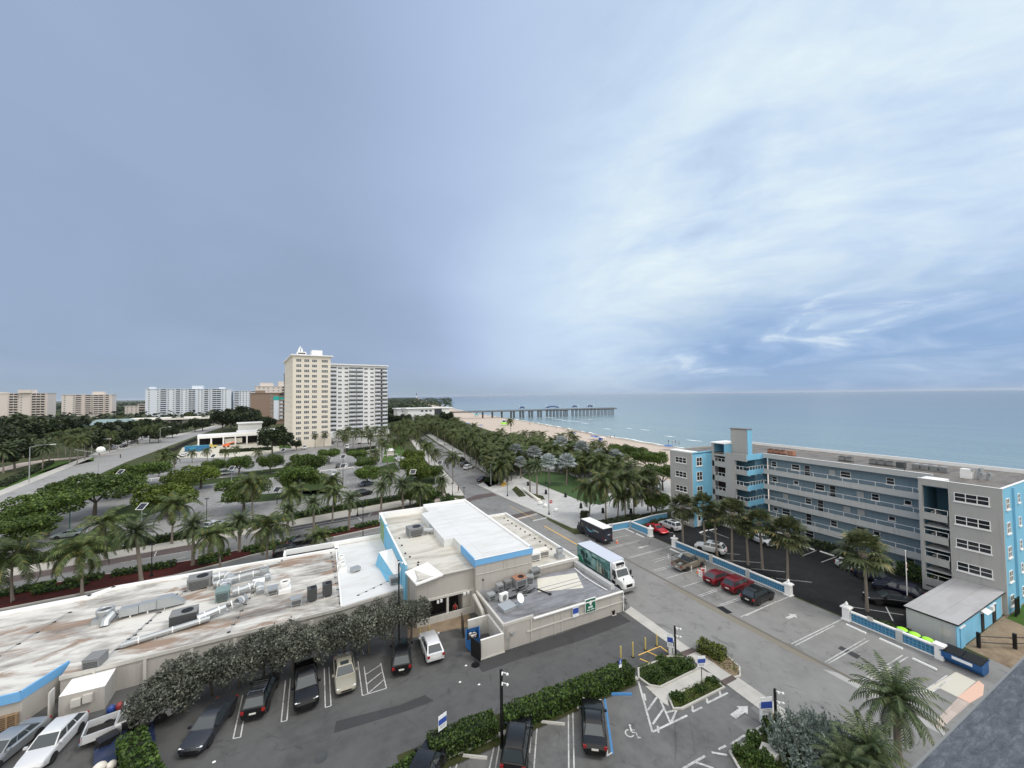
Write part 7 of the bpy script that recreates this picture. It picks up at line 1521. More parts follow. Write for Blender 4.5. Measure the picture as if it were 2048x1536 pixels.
cover('ground_cover', V2([(46.8,58.8),(64,58.8),(64,62.8),(47.6,62.8)]), 3500, .14, 'darkleaf'); cover('grass_tufts', V2([(54.4,18),(57.2,18),(55.3,23.2),(54.4,23.2)]), 1500, .06, 'bright')
cover('undergrowth', [Vector((*p,0)) for p in gw], 9000, .35, 'darkleaf', .2)
# woods reaching to the horizon on the left, read as one mass
r = random.Random(31); b = MB(); cnt = 0
def clump(b, r, x, y, s, k):
    for i in range(k):
        d = Vector((r.gauss(0,.55), r.gauss(0,.55), abs(r.gauss(.35,.4)))); leaf(b, r, Vector((x,y,0))+d*s, s*.42, .8)
while cnt < 2600:
    d = 330*(4200/330)**r.random(); a = R(r.uniform(-58, -9)); x, y = d*math.sin(YAW+a), d*math.cos(YAW+a)
    if -130 < x < 45 and y < 520: continue
    if x > 45 and y < 900: continue
    if -240 < x < -20 and y < 700 and r.random() < .85: continue
    clump(b, r, x, y, 5.5+d*.0016, 12 if d < 900 else 8); cnt += 1
stuff(b.build('far_woods', W['darkleaf']))
# wooded shore running to the lighthouse point
b = MB(); r = random.Random(8)
for i in range(420):
    u = r.random(); y = 620*(6000/620)**u; cx2 = None
    for p, q in zip(inl, inl[1:]):
        if p.y <= y <= q.y: cx2 = p.x+(q.x-p.x)*(y-p.y)/(q.y-p.y)
    if cx2 is None: continue
    clump(b, r, cx2-18-abs(r.gauss(0,.06*y)), y, 6+y*.0012, 8)
stuff(b.build('shore_woods', W['darkleaf']))
# ------------------------------------------------------------------ street furniture, signs, people
def at_h(px, z=0): q = G(*px, z); return Vector((q.x, q.y, 0))
def hpx(base, top):
    g0 = G(*base); d = ray(*top); return EYE+d.z*g0.to_2d().length/d.to_2d().length
def camera_post(label, base, top, r=.085, cams=1):
    h = hpx(base, top); t = thing('camera_post', label, 'camera post', at_h(base), 0, 'black posts carrying cameras')
    MB().box(-r,r,-r,r,0,h).build('post', W['black'], t)
    for k in range(cams):
        z = h-.12-k*.75; b = MB(); b.tube((0,-r,z),(.25,-.35,z-.02),.03,n=6); b.build('bracket', W['white'], t); b = MB(); b.ball((.3,-.42,z-.06),(.1,.1,.1),8,6); b.tube((.0,-.2,z+.06),(-.12,-.4,z+.02),.05,n=6); b.build('camera', W['white'], t)
    b = MB(); b.box(-r*1.8,r*1.8,-r*1.8,r*1.8,0,.05); b.build('base_plate', W['black'], t); return t
camera_post('black post with white cameras standing in the hedge gap', (1004,1494), (1005,1339), .09, 2)
camera_post('slim black post with cameras beside the yellow hatching', (1351,1311), (1351,1252), .07, 2)
camera_post('slim black post with cameras by the blue sign near the silver shrub', (1552,1452), (1551,1378), .075, 2)
camera_post('tall black post rising through the gray green trees by the blue wall', (798,1293), (793,1121), .07, 1)
def board_sign(label, base, top, w, h, rz=0, two=False):
    z = hpx(base, top); t = thing('parking_sign', label, 'sign', at_h(base), rz, 'blue and white parking signs')
    if two: b = MB(); b.tube((-w*.4,0,0),(-w*.4,0,z),.03,n=6); b.tube((w*.4,0,0),(w*.4,0,z),.03,n=6)
    else: b = MB(); b.tube((0,0,0),(0,0,z),.035,n=6)
    b.build('post', W['black'], t); b = MB(); b.box(-w/2,w/2,-.035,.0,z-h,z); b.build('board', W['signwhite'], t)
    b = MB(); b.box(-w/2+.01,w/2-.01,-.042,-.035,z-h*.62,z-h*.25); b.build('blue_band', W['signblue'], t); b = MB()
    for k in range(3): b.box(-w*.36,w*.36,-.040,-.035,z-h*.72-k*h*.08,z-h*.69-k*h*.08)
    b.build('text_lines', W['acgray'], t); return t
board_sign('blue and white parking sign above the left hedge', (885,1506), (884,1428), .72, 1.05, R(20)); board_sign('blue and white parking sign on the narrow planting bed', (1404,1376), (1403,1312), .75, .95, R(-20))
board_sign('large blue and white parking sign near the silver shrub', (1534,1456), (1533,1394), .95, 1.35, R(-22)); board_sign('blue and white parking sign seen edge on beside the yellow hatching', (1341,1312), (1341,1268), .55, 1.3, R(-50), True)
t = thing('pay_station', 'white parking pay machine behind the large blue sign', 'pay machine', at_h((1531,1447)), R(-20)); b = MB(); b.box(-.3,.3,-.25,.25,0,1.5); b.build('cabinet', W['signwhite'], t); b = MB(); b.box(-.2,.2,-.26,-.25,.95,1.35); b.build('screen', W['glass'], t)
t = thing('pay_station', 'white parking pay machine by the sign at the yellow hatching', 'pay machine', at_h((1343,1308)), R(-30)); b = MB(); b.box(-.28,.28,-.22,.22,0,1.45); b.build('cabinet', W['signwhite'], t); b = MB(); b.box(-.18,.18,-.23,-.22,.9,1.3); b.build('screen', W['glass'], t)
z = hpx((1241,1380),(1241,1318)); t = thing('handicap_sign', 'small blue wheelchair sign on a black pole at the hedge', 'sign', at_h((1241,1380))); b = MB(); b.tube((0,0,0),(0,0,z),.035,n=6); b.build('pole', W['black'], t); b = MB(); b.box(-.16,.16,-.05,-.03,z-.42,z); b.build('panel', W['signblue'], t); b = MB(); b.box(-.16,.16,-.05,-.03,z-.72,z-.45); b.build('lower_panel', W['signwhite'], t); b = MB(); b.ball((0,-.052,z-.1),(.03,.006,.03),8,5); b.box(-.015,.04,-.056,-.05,z-.26,z-.13); b.box(-.06,.08,-.056,-.05,z-.34,z-.29); b.build('symbol', W['signwhite'], t)
BP = 'yellow bollards by the hedge end'
for lab, bs, tp in (('yellow bollard behind the hedge end, first from the left',(1242,1330),(1242,1293)),('yellow bollard, second from the left',(1266,1314),(1266,1285)),('yellow bollard, third from the left',(1291,1300),(1290,1276)),('yellow bollard nearest the sidewalk',(1314,1292),(1313,1269))):
    t = thing('bollard', lab, 'bollard', at_h(bs), 0, BP); h = hpx(bs,tp); b = MB(); b.tube((0,0,0),(0,0,h),.07,n=10); b.ball((0,0,h),(.07,.07,.06),10,4,0,0.0); b.build('post', W['yellow'], t); b = MB(); b.box(-.14,.14,-.14,.14,0,.05); b.build('base_plate', W['black'], t)
for lab, bs, tp in (('pale yellow post beside the blue sign, left one',(1547,1448),(1545,1434)),('pale yellow post beside the blue sign, right one',(1558,1446),(1557,1426)),('yellow post at the front of the white crossover, left',(840,1268),(836,1258)),('yellow post at the front of the white crossover, right',(859,1266),(858,1253))):
    t = thing('bollard', lab, 'bollard', at_h(bs), 0, 'short yellow posts'); h = max(.8, hpx(bs,tp)); b = MB(); b.tube((0,0,0),(0,0,h),.06,n=8); b.build('post', W['yellow'], t); b = MB(); b.ball((0,0,h),(.06,.06,.05),8,4,0,0.0); b.build('cap', W['yellow'], t)
# wheel stops
def stop(label, a, c, m='white', grp='concrete wheel stops'):
    p, q = G(*a,.1), G(*c,.1); L = (q-p).length; o = MB()
    o.prism([(-L/2,-.11),(L/2,-.11),(L/2,.11),(-L/2,.11)],0,.08); o.prism([(-L/2+.03,-.07),(L/2-.03,-.07),(L/2-.03,.07),(-L/2+.03,.07)],.08,.14)
    me = o.build('wheel_stop', W[m], None, ((p.x+q.x)/2,(p.y+q.y)/2,.01), math.atan2(q.y-p.y,q.x-p.x)); return tag(me, label, 'wheel stop', grp)
for lab, a, c, m in (('white wheel stop by the corner wall, farther one',(1252.5,1058.3),(1267,1065),'white'),('white wheel stop by the corner wall, nearer one',(1272.4,1067),(1288,1074),'white'),('white wheel stop at the far end of the long pierced wall',(1340,1097),(1358.8,1105.5),'white'),('white wheel stop nearest the gate pier by the lime lidded bins',(1692,1247.8),(1732,1266),'white'),('white wheel stop in the middle bay before the lime lidded bins',(1759,1276.4),(1805.5,1297),'white'),('white wheel stop in front of the blue dumpster wall',(1824.7,1316),(1873.5,1338.6),'white'),
   ('gray wheel stop right of the black estate at the bottom',(1082,1442.6),(1130,1447.5),'concrete'),('gray wheel stop left of the black estate at the bottom',(925.7,1510),(974.5,1515),'concrete'),('blue painted wheel stop in the handicap bay',(1222,1387),(1264,1387),'bluepaint'),('gray wheel stop under the nose of the black sedan',(1154,1414),(1166,1417),'concrete'),('white wheel stop by the blue north wall',(1399,1065),(1415,1060),'white'),('second white wheel stop by the blue north wall',(1419,1060),(1433,1057),'white'),('white wheel stop under the galleries, left one',(1605,1090.7),(1629,1099.5),'white'),('white wheel stop under the galleries, middle one',(1640,1102),(1667.7,1111),'white'),('white wheel stop under the galleries, right one',(1679,1114),(1700,1121),'white')): stop(lab,a,c,m)
tag(MB().prism([(-.75,-.42),(.75,-.42),(.75,.42),(-.75,.42)],0,.012).build('drain_grate', W['black'], None, (*G(1449,1220).xy,.014), R(80)), 'black drain grate at the lane edge by the black wagon', 'drain')
for lab, p, m in (('round manhole in wet patch by the blue dumpster',(916,1309),'acdark'),('round manhole by the trash enclosure gate',(951,1330),'black'),('dark manhole in the alley near the left hedge',(642,1516),'acdark')): tag(MB().lathe((0,0,0),[(.42,0),(.42,.012),(.34,.012),(.33,.008)],18).build('manhole_cover', W[m], None, (*G(*p).xy,.012)), lab, 'manhole')
# dumpsters
def dumpster(label, loc, rz, w, d, h, lid=True, front_slope=.35):
    t = thing('dumpster', label, 'dumpster', loc, rz); b = MB(); pts = [(-d/2,.12),(d/2-front_slope,.12),(d/2,.55),(d/2,h*.85),(-d/2,h)]
    for s in (1,-1): b.add([(s*w/2,y,z) for y,z in pts],[tuple(range(5)) if s > 0 else tuple(range(5))[::-1]])
    v = [(s*w/2,y,z) for s in (1,-1) for y,z in pts]; b.add(v,[(0,1,6,5),(1,2,7,6),(2,3,8,7),(4,0,5,9)]); b.build('bin', W['dumpblue'], t)
    b = MB(); 
    for k in range(5): b.box(-w/2+.1+k*(w-.2)/4-.05,-w/2+.1+k*(w-.2)/4+.05,d/2,d/2+.06,.55,h*.8)
    b.box(-w/2-.08,w/2+.08,d/2-.03,d/2+.08,h*.80,h*.86); b.box(-w/2-.06,w/2+.06,-d/2-.06,-d/2+.06,h-.08,h+.02); b.build('rib', W['dumpblue'], t)
    for x in (-w*.3, w*.3): b = MB(); b.box(x-.1,x+.1,d/2-front_slope-.4,d/2-front_slope-.2,0,.12); b.box(x-.1,x+.1,-d/2+.2,-d/2+.4,0,.12); b.build('caster', W['rubber'], t)
    if lid:
        b = MB()
        for k in range(2): 
            x0, x1 = (-w/2,-.02) if k == 0 else (.02,w/2); b.add([(x0,-d/2-.04,h+.03),(x1,-d/2-.04,h+.03),(x1,d/2+.06,h*.86+.03),(x0,d/2+.06,h*.86+.03)],[(0,1,2,3)])
            for j in range(5): xx = x0+(x1-x0)*(j+.5)/5; b.add([(xx-.06,-d/2,h+.035),(xx+.06,-d/2,h+.035),(xx+.06,d/2,h*.86+.07),(xx-.06,d/2,h*.86+.07)],[(0,1,2,3)])
        b.build('lid', W['black'], t)
    else:
        b = MB(); b.box(-w/2+.08,w/2-.08,-d/2+.08,d/2-.1,h*.45,h*.5); b.build('inside', W['dark'], t); b = MB(); [b.obox((pr2.uniform(-.7,.7),pr2.uniform(-.3,.3),h*.5),(.4,.3,.2),pr2.random()*3) for _ in range(4)]; b.build('rubbish', W['offwhite'], t)
    b = MB(); b.box(-w*.28,w*.22,d/2+.005,d/2+.075,.72,1.02); b.build('sign_plate', W['signwhite'], t); return t
dumpster('blue dumpster with black ribbed lids at the dirt yard', (54.2,14.5,.0), R(-78) if False else R(88), 2.6, 1.5, 1.25); dumpster('open blue dumpster standing before the taupe enclosure', (14.2,38.6,0), R(70), 1.9, 1.35, 1.45, False)
dumpster('second dark blue dumpster partly behind the slate roof edge', (54.6,10.9,0), R(150), 1.9, 1.3, 1.1)
for i, lab in enumerate(('lime lidded bin farthest from the dumpster','lime lidded bin in the middle of the three','lime lidded bin nearest the dumpster')):
    t = thing('recycling_bin', lab, 'bin', (54.75, 19.0-.95*i, 0), R(-90), 'bins with lime green lids'); b = MB(); b.prism([(-.36,-.36),(.36,-.36),(.36,.36),(-.36,.36)],.1,.98); b.build('body', W['dumpblue'], t); b = MB(); b.ball((0,0,.98),(.45,.45,.17),12,4,0,0.0); b.build('lid', W['lime'], t); b = MB(); b.tube((-.36,.32,.12),(.36,.32,.12),.12,n=10); b.build('wheel', W['rubber'], t)
# wheelie bins etc. already; cones, caution signs, pallets, bags
def cone(label, xy, s=1.0, grp=None):
    t = thing('traffic_cone', label, 'traffic cone', (*xy,.012), 0, grp); t.scale = (s,)*3; MB().lathe((0,0,.03),[(.16,0),(.03,.7)],12).build('cone', W['orange'], t); b = MB(); b.box(-.2,.2,-.2,.2,0,.03); b.build('base', W['orange'], t); MB().lathe((0,0,.36),[(.108,0),(.078,.16)],12).build('band', W['white'], t)
cone('orange cone alone in the far stall by the delivery van', G(1234,1086).xy)
for i, (p, lab) in enumerate([((1396,1146),'orange cone leftmost of the pile beside the tan pickup'),((1403,1143),'orange cone in the middle of the pile beside the tan pickup'),((1410,1147),'orange cone rightmost of the pile beside the tan pickup')]): cone(lab, G(*p).xy, .95, 'cones beside the tan pickup')
t = thing('barrier', 'red and white barricade beside the tan pickup', 'barricade', at_h((1405,1151)), R(10)); b = MB(); b.box(-.6,.6,-.03,.03,.55,.8); b.box(-.6,.6,-.03,.03,.2,.4); b.build('board', W['red'], t); b = MB(); [b.box(x-.04,x+.04,-.25,.25,0,.85) for x in (-.55,.55)]; b.build('leg', W['white'], t)
for lab, p in (('white stub post left of the tan pickup nose',(1337,1118)),('white stub post at the tail of the tan pickup',(1383,1143)),('white stub post right of the cone pile',(1411,1143))): t = thing('marker_post', lab, 'post', at_h(p)); b = MB(); b.tube((0,0,0),(0,0,.8),.06,n=8); b.build('post', W['white'], t); b = MB(); b.tube((0,0,.6),(0,0,.7),.064,n=8); b.build('band', W['signwhite'], t)
t = thing('pallet_stack', 'stack of brown wooden pallets at the bottom left wall', 'pallets', at_h((18,1452)), R(8)); b = MB()
for k in range(7):
    for j in range(5): b.box(-.6,.6,-.5+j*.24,-.36+j*.24,k*.15+.1,k*.15+.13)
    for x in (-.55,-.05,.45): b.box(x,x+.1,-.5,.6,k*.15,k*.15+.1)
b.build('boards', W['wood'], t)
t = thing('rubbish_bags', 'blue and red rubbish bags at the corner of the lean-to shed', 'rubbish', at_h((222,1426))); MB().ball((0,0,.3),(.3,.28,.35),10,7).build('blue_bag', plain('blue_bag', (.02,.05,.22), .4), t); MB().ball((.5,.1,.3),(.26,.3,.36),10,7).build('red_bag', plain('red_bag', (.25,.03,.03), .4), t)
t = thing('junk_heap', 'dark heap of bins and tarpaulin beside the bright green hedge at the bottom left', 'junk heap', at_h((250,1490)), R(20)); b = MB(); b.obox((-.9,.6,0),(1.1,.9,.9),.2); b.obox((.3,1.0,0),(.8,.8,1.1),.5); b.ball((.9,.2,.3),(.6,.5,.5),10,6); b.build('bins', W['black'], t)
b = MB(); n = 8; r = random.Random(2); H2 = [[.55+.35*r.random()-(abs(i-4)+abs(j-4))*.06 for j in range(9)] for i in range(9)]; v = [(-1.6+i*.4,-1.8+j*.34,H2[i][j]) for i in range(9) for j in range(9)]; b.add(v,[(i*9+j,(i+1)*9+j,(i+1)*9+j+1,i*9+j+1) for i in range(8) for j in range(8)],0,True); b.build('tarpaulin', plain('blue_tarpaulin', (.012,.022,.06), .4), t)
b = MB(); b.ball((-1.3,-1.7,.35),(.4,.35,.3),9,6); b.ball((-.7,-1.9,.25),(.3,.3,.25),9,6); b.build('white_sack', W['offwhite'], t)
for lab, p, w in (('green shop sign panel half hidden in the gray green trees',(444,1333),1),):
    t = thing('hanging_sign', lab, 'sign', G(*p,2.2), R(6)); b = MB(); b.box(-.45,.45,-.04,.0,0,.32); b.build('panel', plain('green_panel', (.0,.25,.11), .5), t); b = MB(); b.tube((.7,-.1,.1),(.75,-.1,.3),.14,n=8); b.ball((.9,-.1,.35),(.14,.12,.14),8,5); b.build('lamp', W['head'], t)
t = thing('bin', 'small black bucket on a drain at the foot of the annex corner', 'bucket', at_h((1227,1229))); MB().lathe((0,0,0),[(.16,0),(.2,.5),(.17,.5),(.15,.1)],12).build('bucket', W['black'], t); b = MB(); b.box(-.3,.3,-.25,.25,0,.03); b.build('drain_cover', W['concrete'], t)
# bicycles and shrubs against annex corner
t = thing('bicycle', 'dark bicycle leaning at the annex corner by the box truck', 'bicycle', at_h((1250,1212)), R(80))
for x in (-.5,.5):
    b = MB(); n = 16; [b.tube((x+.33*math.cos(2*math.pi*i/n),0,.34+.33*math.sin(2*math.pi*i/n)),(x+.33*math.cos(2*math.pi*(i+1)/n),0,.34+.33*math.sin(2*math.pi*(i+1)/n)),.025,n=5) for i in range(n)]; b.build('wheel', W['rubber'], t)
b = MB(); [b.tube(p,q,.025,n=6) for p,q in (((-.5,0,.34),(-.1,0,.32)),((-.1,0,.32),(-.2,0,.85)),((-.2,0,.75),(.38,0,.8)),((-.1,0,.32),(.38,0,.75)),((.38,0,.95),(.5,0,.34)),((-.5,0,.34),(-.2,0,.75)))]; b.build('frame', W['black'], t); b = MB(); b.box(-.3,-.08,-.06,.06,.85,.9); b.build('saddle', W['black'], t); b = MB(); b.tube((.36,-.25,.98),(.36,.25,.98),.02,n=6); b.build('handlebar', W['chrome'], t)
# flagpole
h = hpx((1815,1206),(1812,1102)); t = thing('flagpole', 'white flagpole with furled red and white flag by the outbuilding', 'flagpole', at_h((1815,1206))); b = MB(); b.tube((0,0,0),(0,0,h),.06,.035,n=8); b.ball((0,0,h),(.08,.08,.08),8,5); b.build('pole', W['white'], t)
b = MB(); n = 8; v = []
for i in range(n+1): v += [(.05+.05*math.sin(i*1.9), -.05*math.cos(i*1.3), h-1.2-1.5*i/n), (.22+.08*math.sin(i*1.4), .06*math.sin(i*2), h-1.25-1.5*i/n)]
b.add(v,[(2*i,2*i+1,2*i+3,2*i+2) for i in range(0,n)],0,True); 
for k in range(len(b.m)): b.m[k] = k % 2
b.build('flag', [W['red'], W['white']], t)
# street lamps
def plaza_lamp(label, base, top, grp='black plaza lamp posts'):
    h = hpx(base, top); t = thing('lamp_post', label, 'lamp post', at_h(base), 0, grp); MB().tube((0,0,0),(0,0,h),.07,.05,n=8).build('pole', W['black'], t); MB().lathe((0,0,0),[(.2,0),(.2,.3),(.12,.5),(.08,.9)],10).build('base', W['black'], t)
    b = MB(); b.box(-.35,.35,-.12,.12,h,h+.14); b.build('lantern', W['black'], t); return t
for lab, bs, tp in (('black lamp post at the plaza kerb, near the tactile paving',(1015,993),(1016,955)),('black lamp post beside the stop sign',(1098,1030),(1098,972)),('black lamp post at the street corner by the crosswalk',(928,1001),(928,976)),('thin black post at the left street corner',(905,992),(906,967)),('black lamp post on the cross street median',(726,1080),(726,1015)),('black lamp post on the median at the left',(303,1154),(304,1090)),('thin lamp post at the lawn edge, middle',(1092,968),(1093,938)),('thin lamp post at the lawn edge, right',(1135,968),(1136,930)),('dark lamp post in the car park by the hedge',(715,1032),(715,985)),('dark lamp post at the near car park hedge',(413,1050),(413,998))): plaza_lamp(lab,bs,tp)
t = thing('stop_sign', 'round sign with dark red ring and pale center by the plaza kerb', 'sign', at_h((1102,1033))); h = hpx((1102,1033),(1102,998)); b = MB(); b.tube((0,0,0),(0,0,h),.04,n=6); b.build('pole', W['galv'], t); b = MB(); b.tube((0,-.07,h-.55),(0,-.03,h-.55),.42,n=16); b.build('disc', W['white'], t); b = MB(); b.tube((0,-.085,h-.55),(0,-.07,h-.55),.38,n=16); b.build('face', W['red'], t); b = MB(); b.tube((0,-.095,h-.55),(0,-.085,h-.55),.2,n=14); b.build('center', plain('pink_sign_center', (.55,.35,.37), .5), t); b = MB(); b.box(-.25,.25,-.06,-.03,h-1.5,h-1.0); b.build('lower_panel', W['signwhite'], t)
def solar(label, base, top, post='black', s=1.0):
    h = hpx(base, top); t = thing('solar_lamp', label, 'solar lamp', at_h(base), R(-30), 'solar panel lamps of the car park'); MB().tube((0,0,0),(0,0,h-.5),.09,.07,n=8).build('pole', W[post], t)
    v = [(-.75*s,-.55*s,h-.95*s),(.75*s,-.55*s,h-.95*s),(.75*s,.55*s,h),(-.75*s,.55*s,h)]; b = MB(); b.poly(v); b.poly([(x,y+.05,z-.05) for x,y,z in v[::-1]]); b.build('panel', W['solar'], t)
    b = MB(); [b.tube(v[i],v[(i+1)%4],.055,n=5) for i in range(4)]; b.build('panel_frame', W['white'], t); b = MB(); b.box(-.1,.9,-.1,.1,h-2.0,h-1.9); b.build('lamp_arm', W['galv'], t)
W['greenpole'] = plain('green_pole_paint', (.03,.13,.10), .5)
for lab, bs, tp, po in (('solar lamp on a green pole among the left trees',(139,1068),(139,990),'greenpole'),('solar lamp beyond the layered trees at the left',(240,990),(241,940),'greenpole'),('solar lamp tilted behind the yellow green tree',(283,1068),(283,1008),'galv'),('solar lamp at the middle of the white kerb rail',(463,972),(463,933),'galv'),('solar lamp on the central car park lane',(554,1008),(554,975),'black'),('solar lamp right of the large dense trees',(686,972),(687,928),'black'),('solar lamp in the lane below the white tower',(686,952),(688,910),'black'),('solar lamp on the row before the cream tower',(566,935),(567,897),'black'),('solar lamp above the right car park palms',(826,985),(826,940),'greenpole'),('solar lamp at the street side trees',(880,950),(880,922),'galv'),('small solar lamp in the row before the building site',(426,935),(426,909),'black')): solar(lab,bs,tp,po)
def cobra(label, base, top, dx):
    h = hpx(base, top); t = thing('street_lamp', label, 'street lamp', at_h(base), 0, 'tall street lamps along the highway'); MB().tube((0,0,0),(0,0,h-.4),.13,.08,n=8).build('pole', W['galv'], t); b = MB(); b.path([(0,0,h-.4),(dx*.4,0,h+.1),(dx,0,h+.2)],[.07,.06,.05],6); b.build('arm', W['galv'], t); b = MB(); b.box(min(dx,dx*1.3),max(dx,dx*1.3),-.18,.18,h+.1,h+.28); b.build('lamp_head', W['white'], t)
for lab, bs, tp, dx in (('tall street lamp by the palm row at the far left',(58,966),(58,892),4.5),('street lamp before the dark palms with long arm',(183,915),(183,880),5),('street lamp beyond the bend of the highway',(320,895),(320,855),3.5),('street lamp with twin arm by the traffic globe',(172,912),(173,902),3),('street lamp at the far end of the highway lot',(296,890),(297,878),-3.5),('thin white pole at the street corner island',(982,971),(982,927),1.2),('white pole by the street corner date palm',(871,990),(871,955),1.0)): cobra(lab,bs,tp,dx)
t = thing('traffic_signal', 'mast with big white round dish at the highway kerb', 'signal mast', at_h((196,946))); h = hpx((196,946),(198,900)); MB().tube((0,0,0),(0,0,h),.14,.1,n=8).build('pole', W['galv'], t); MB().ball((.6,0,h),(1.3,.7,1.2),12,8).build('dish', W['white'], t); b = MB(); b.tube((0,0,h-1),(-6.5,1,h+.5),.08,n=6); b.build('arm', W['galv'], t)
# white kerb rail inside the car park
t = thing('guard_rail', 'long low white rail across the upper car park', 'rail', G(520,945)); rp = [G(400,957),G(475,948),G(570,937.5),G(632,934)]; b = MB()
for p, q in zip(rp, rp[1:]): b.path([p+Vector((0,0,.75)), q+Vector((0,0,.75))], .13, 6)
part(t, 'rail', b, W['white'])
for p, q in zip(rp, rp[1:]):
    n = max(2, int((q-p).length/6))
    for i in range(n): c = p.lerp(q, i/n); b = MB(); b.tube((c.x,c.y,0),(c.x,c.y,.75),.1,n=6); part(t, 'post', b, W['white'])
for lab, a, c in (('short white rail left of the solar lamp in the car park',(288,963),(332,959)),('white rail below the cream tower trees',(640,946),(708,938)),('white rail by the two white sedans',(766,914),(795,911))):
    p, q = G(*a), G(*c); t = thing('guard_rail', lab, 'rail', (p+q)/2); b = MB(); b.path([p+Vector((0,0,.7)), q+Vector((0,0,.7))], .13, 6); part(t,'rail',b,W['white'])
    for i in range(4): cc_ = p.lerp(q, i/3); b = MB(); b.tube((cc_.x,cc_.y,0),(cc_.x,cc_.y,.7),.1,n=6); part(t,'post',b,W['white'])
# plaza furniture
t = thing('seat_wall', 'long pale seat wall set diagonally on the plaza', 'seat wall', G(1057,990)); p, q = G(1046,980), G(1077,1003); b = MB(); b.obox(((p.x+q.x)/2,(p.y+q.y)/2,.1),((q-p).length,.55,.5),math.atan2(q.y-p.y,q.x-p.x)); part(t,'wall',b,W['walk'] if False else W['offwhite']); b = MB(); b.obox((q.x,q.y,.1),(.9,.9,.55),math.atan2(q.y-p.y,q.x-p.x)); part(t,'end_block',b,W['offwhite'])
for lab, p in (('white stone ball on the plaza, first from the seat wall',(1081,1009)),('white stone ball on the plaza, second from the seat wall',(1091,1014)),('white stone ball on the plaza near the stop sign',(1112,1023))): tag(MB().lathe((0,0,0),[(.3,0),(.48,.2),(.5,.42),(.4,.66),(.15,.78)],14).build('stone_ball', W['white'], None, (*G(*p,.1).xy,.1)), lab, 'stone ball', 'stone balls on the plaza')
for lab, p in (('dark litter bin by the lawn, left',(1005,960)),('dark litter bin at the lawn edge, middle',(1092,988)),('dark litter bin beside the bright arched coconut palm',(1162,1016)),('dark litter bin at the far right of the plaza',(1206,1026)),('litter bin right of the slim coconut palm',(1262,1027)),('dark bin by the lawn corner',(1056,971)),('dark bin at the lawn corner near the lamp post',(1131,994))): t = thing('litter_bin', lab, 'litter bin', (*G(*p,.1).xy,.1), 0, 'dark litter bins on the plaza'); MB().lathe((0,0,0),[(.42,0),(.36,.15),(.28,.8),(.3,.85)],12).build('body', W['black'], t); MB().lathe((0,0,.85),[(.34,0),(.2,.25),(.04,.35)],12).build('lid', W['black'], t)
# lantern on black stub post in the palms at bottom right
t = thing('garden_lantern', 'black lantern on a post among the near palms', 'lantern', at_h((1716,1466))); h = hpx((1716,1466),(1714,1420)); MB().tube((0,0,0),(0,0,h-.5),.05,n=8).build('post', W['black'], t); MB().lathe((0,0,h-.55),[(.1,0),(.17,.3),(.22,.32),(.05,.58)],6,0,False).build('lantern', W['black'], t)
MBx = MB(); [MBx.obox((x,y,0),(1.15,1.0,.3),a) for x,y,a in ((0,0,.4),)]; 
for lab, p in (('flat gray stone block in the lower bed, left one',(1538,1508)),('flat gray stone block in the lower bed, right one',(1556,1488))):
    o = MB(); o.prism([(-.6,-.4),(.2,-.6),(.65,-.1),(.5,.5),(-.4,.55)],0,.4); tag(o.build('stone_block', W['concrete'], None, (*G(*p,.2).xy,.06), .4), lab, 'stone', 'stones in the lower bed')
# yard fence by the dirt
t = thing('yard_fence', 'sagging dark rail fence on the dirt yard', 'fence', (64, 13.6, 0)); b = MB(); P4 = [(59.6,14.9),(62.5,13.2),(64.4,12.2),(68,11.4)]
for z in (.55,1.15):
    for p, q in zip(P4, P4[1:]): b.tube((*p,z),(*q,z-.1),.045,n=6)
part(t,'rail',b,W['black'])
for x, y in P4: b = MB(); b.box(x-.13,x+.13,y-.13,y+.13,0,1.5); part(t,'post',b,W['black'])
t = thing('gate', 'black barred gate at the corner of the apartment block', 'gate', (71.4,14.9,0)); b = MB(); [b.box(.12*k,.12*k+.04,-.03,.03,.05,1.95) for k in range(12)]; b.box(0,1.4,-.035,.035,1.9,2.0); b.box(0,1.4,-.035,.035,.05,.12); b.build('bars', W['black'], t); b = MB(); b.box(-.1,0,-.06,.06,0,2.1); b.build('post', W['black'], t)
# boat-like shapes: beach umbrellas, people, cyclist
def umbrella(label, px, m='bluecanvas', r_=1.4, grp='blue beach umbrellas'):
    q = G(*px); t = thing('beach_umbrella', label, 'umbrella', (q.x,q.y,.1), 0, grp); MB().tube((0,0,0),(0,0,2.1),.03,n=6).build('pole', W['white'], t); MB().lathe((0,0,1.75),[(r_,0),(r_*.7,.28),(.05,.55)],10).build('canopy', W[m], t)
W['umbblue'] = plain('blue_umbrella_cloth', (.04,.12,.36), .7)
for lab, p in (('blue umbrella over the palm tops below the teal lifeguard tower, left',(936,851)),('blue umbrella over the palm tops below the teal lifeguard tower, right',(948,853)),('blue umbrella on the sand left of centre',(962,855)),('blue umbrella by the tall grove palm tip',(1146,872)),('blue and white umbrella at the chairs on the sand',(1187,879)),('umbrella with blue top right of the sand chairs',(1196,881)),('blue umbrella beside the apartment block corner',(1337,900))): umbrella(lab,p,'umbblue',2.2)
t = thing('beach_cabana', 'white beach cabana on the sand behind the sea grape', 'cabana', (*G(1204,883).xy,.1)); b = MB(); [b.tube((x,y,0),(x,y,2.2),.06,n=6) for x in (-1.4,1.4) for y in (-1.2,1.2)]; b.build('leg', W['white'], t); b = MB(); b.box(-1.7,1.7,-1.5,1.5,2.2,2.4); b.build('roof', W['white'], t); b = MB(); b.box(-1.4,1.4,1.15,1.2,.2,2.2); b.build('screen', W['signblue'], t)
SK = plain('skin', (.32,.19,.13), .6, var=.05)
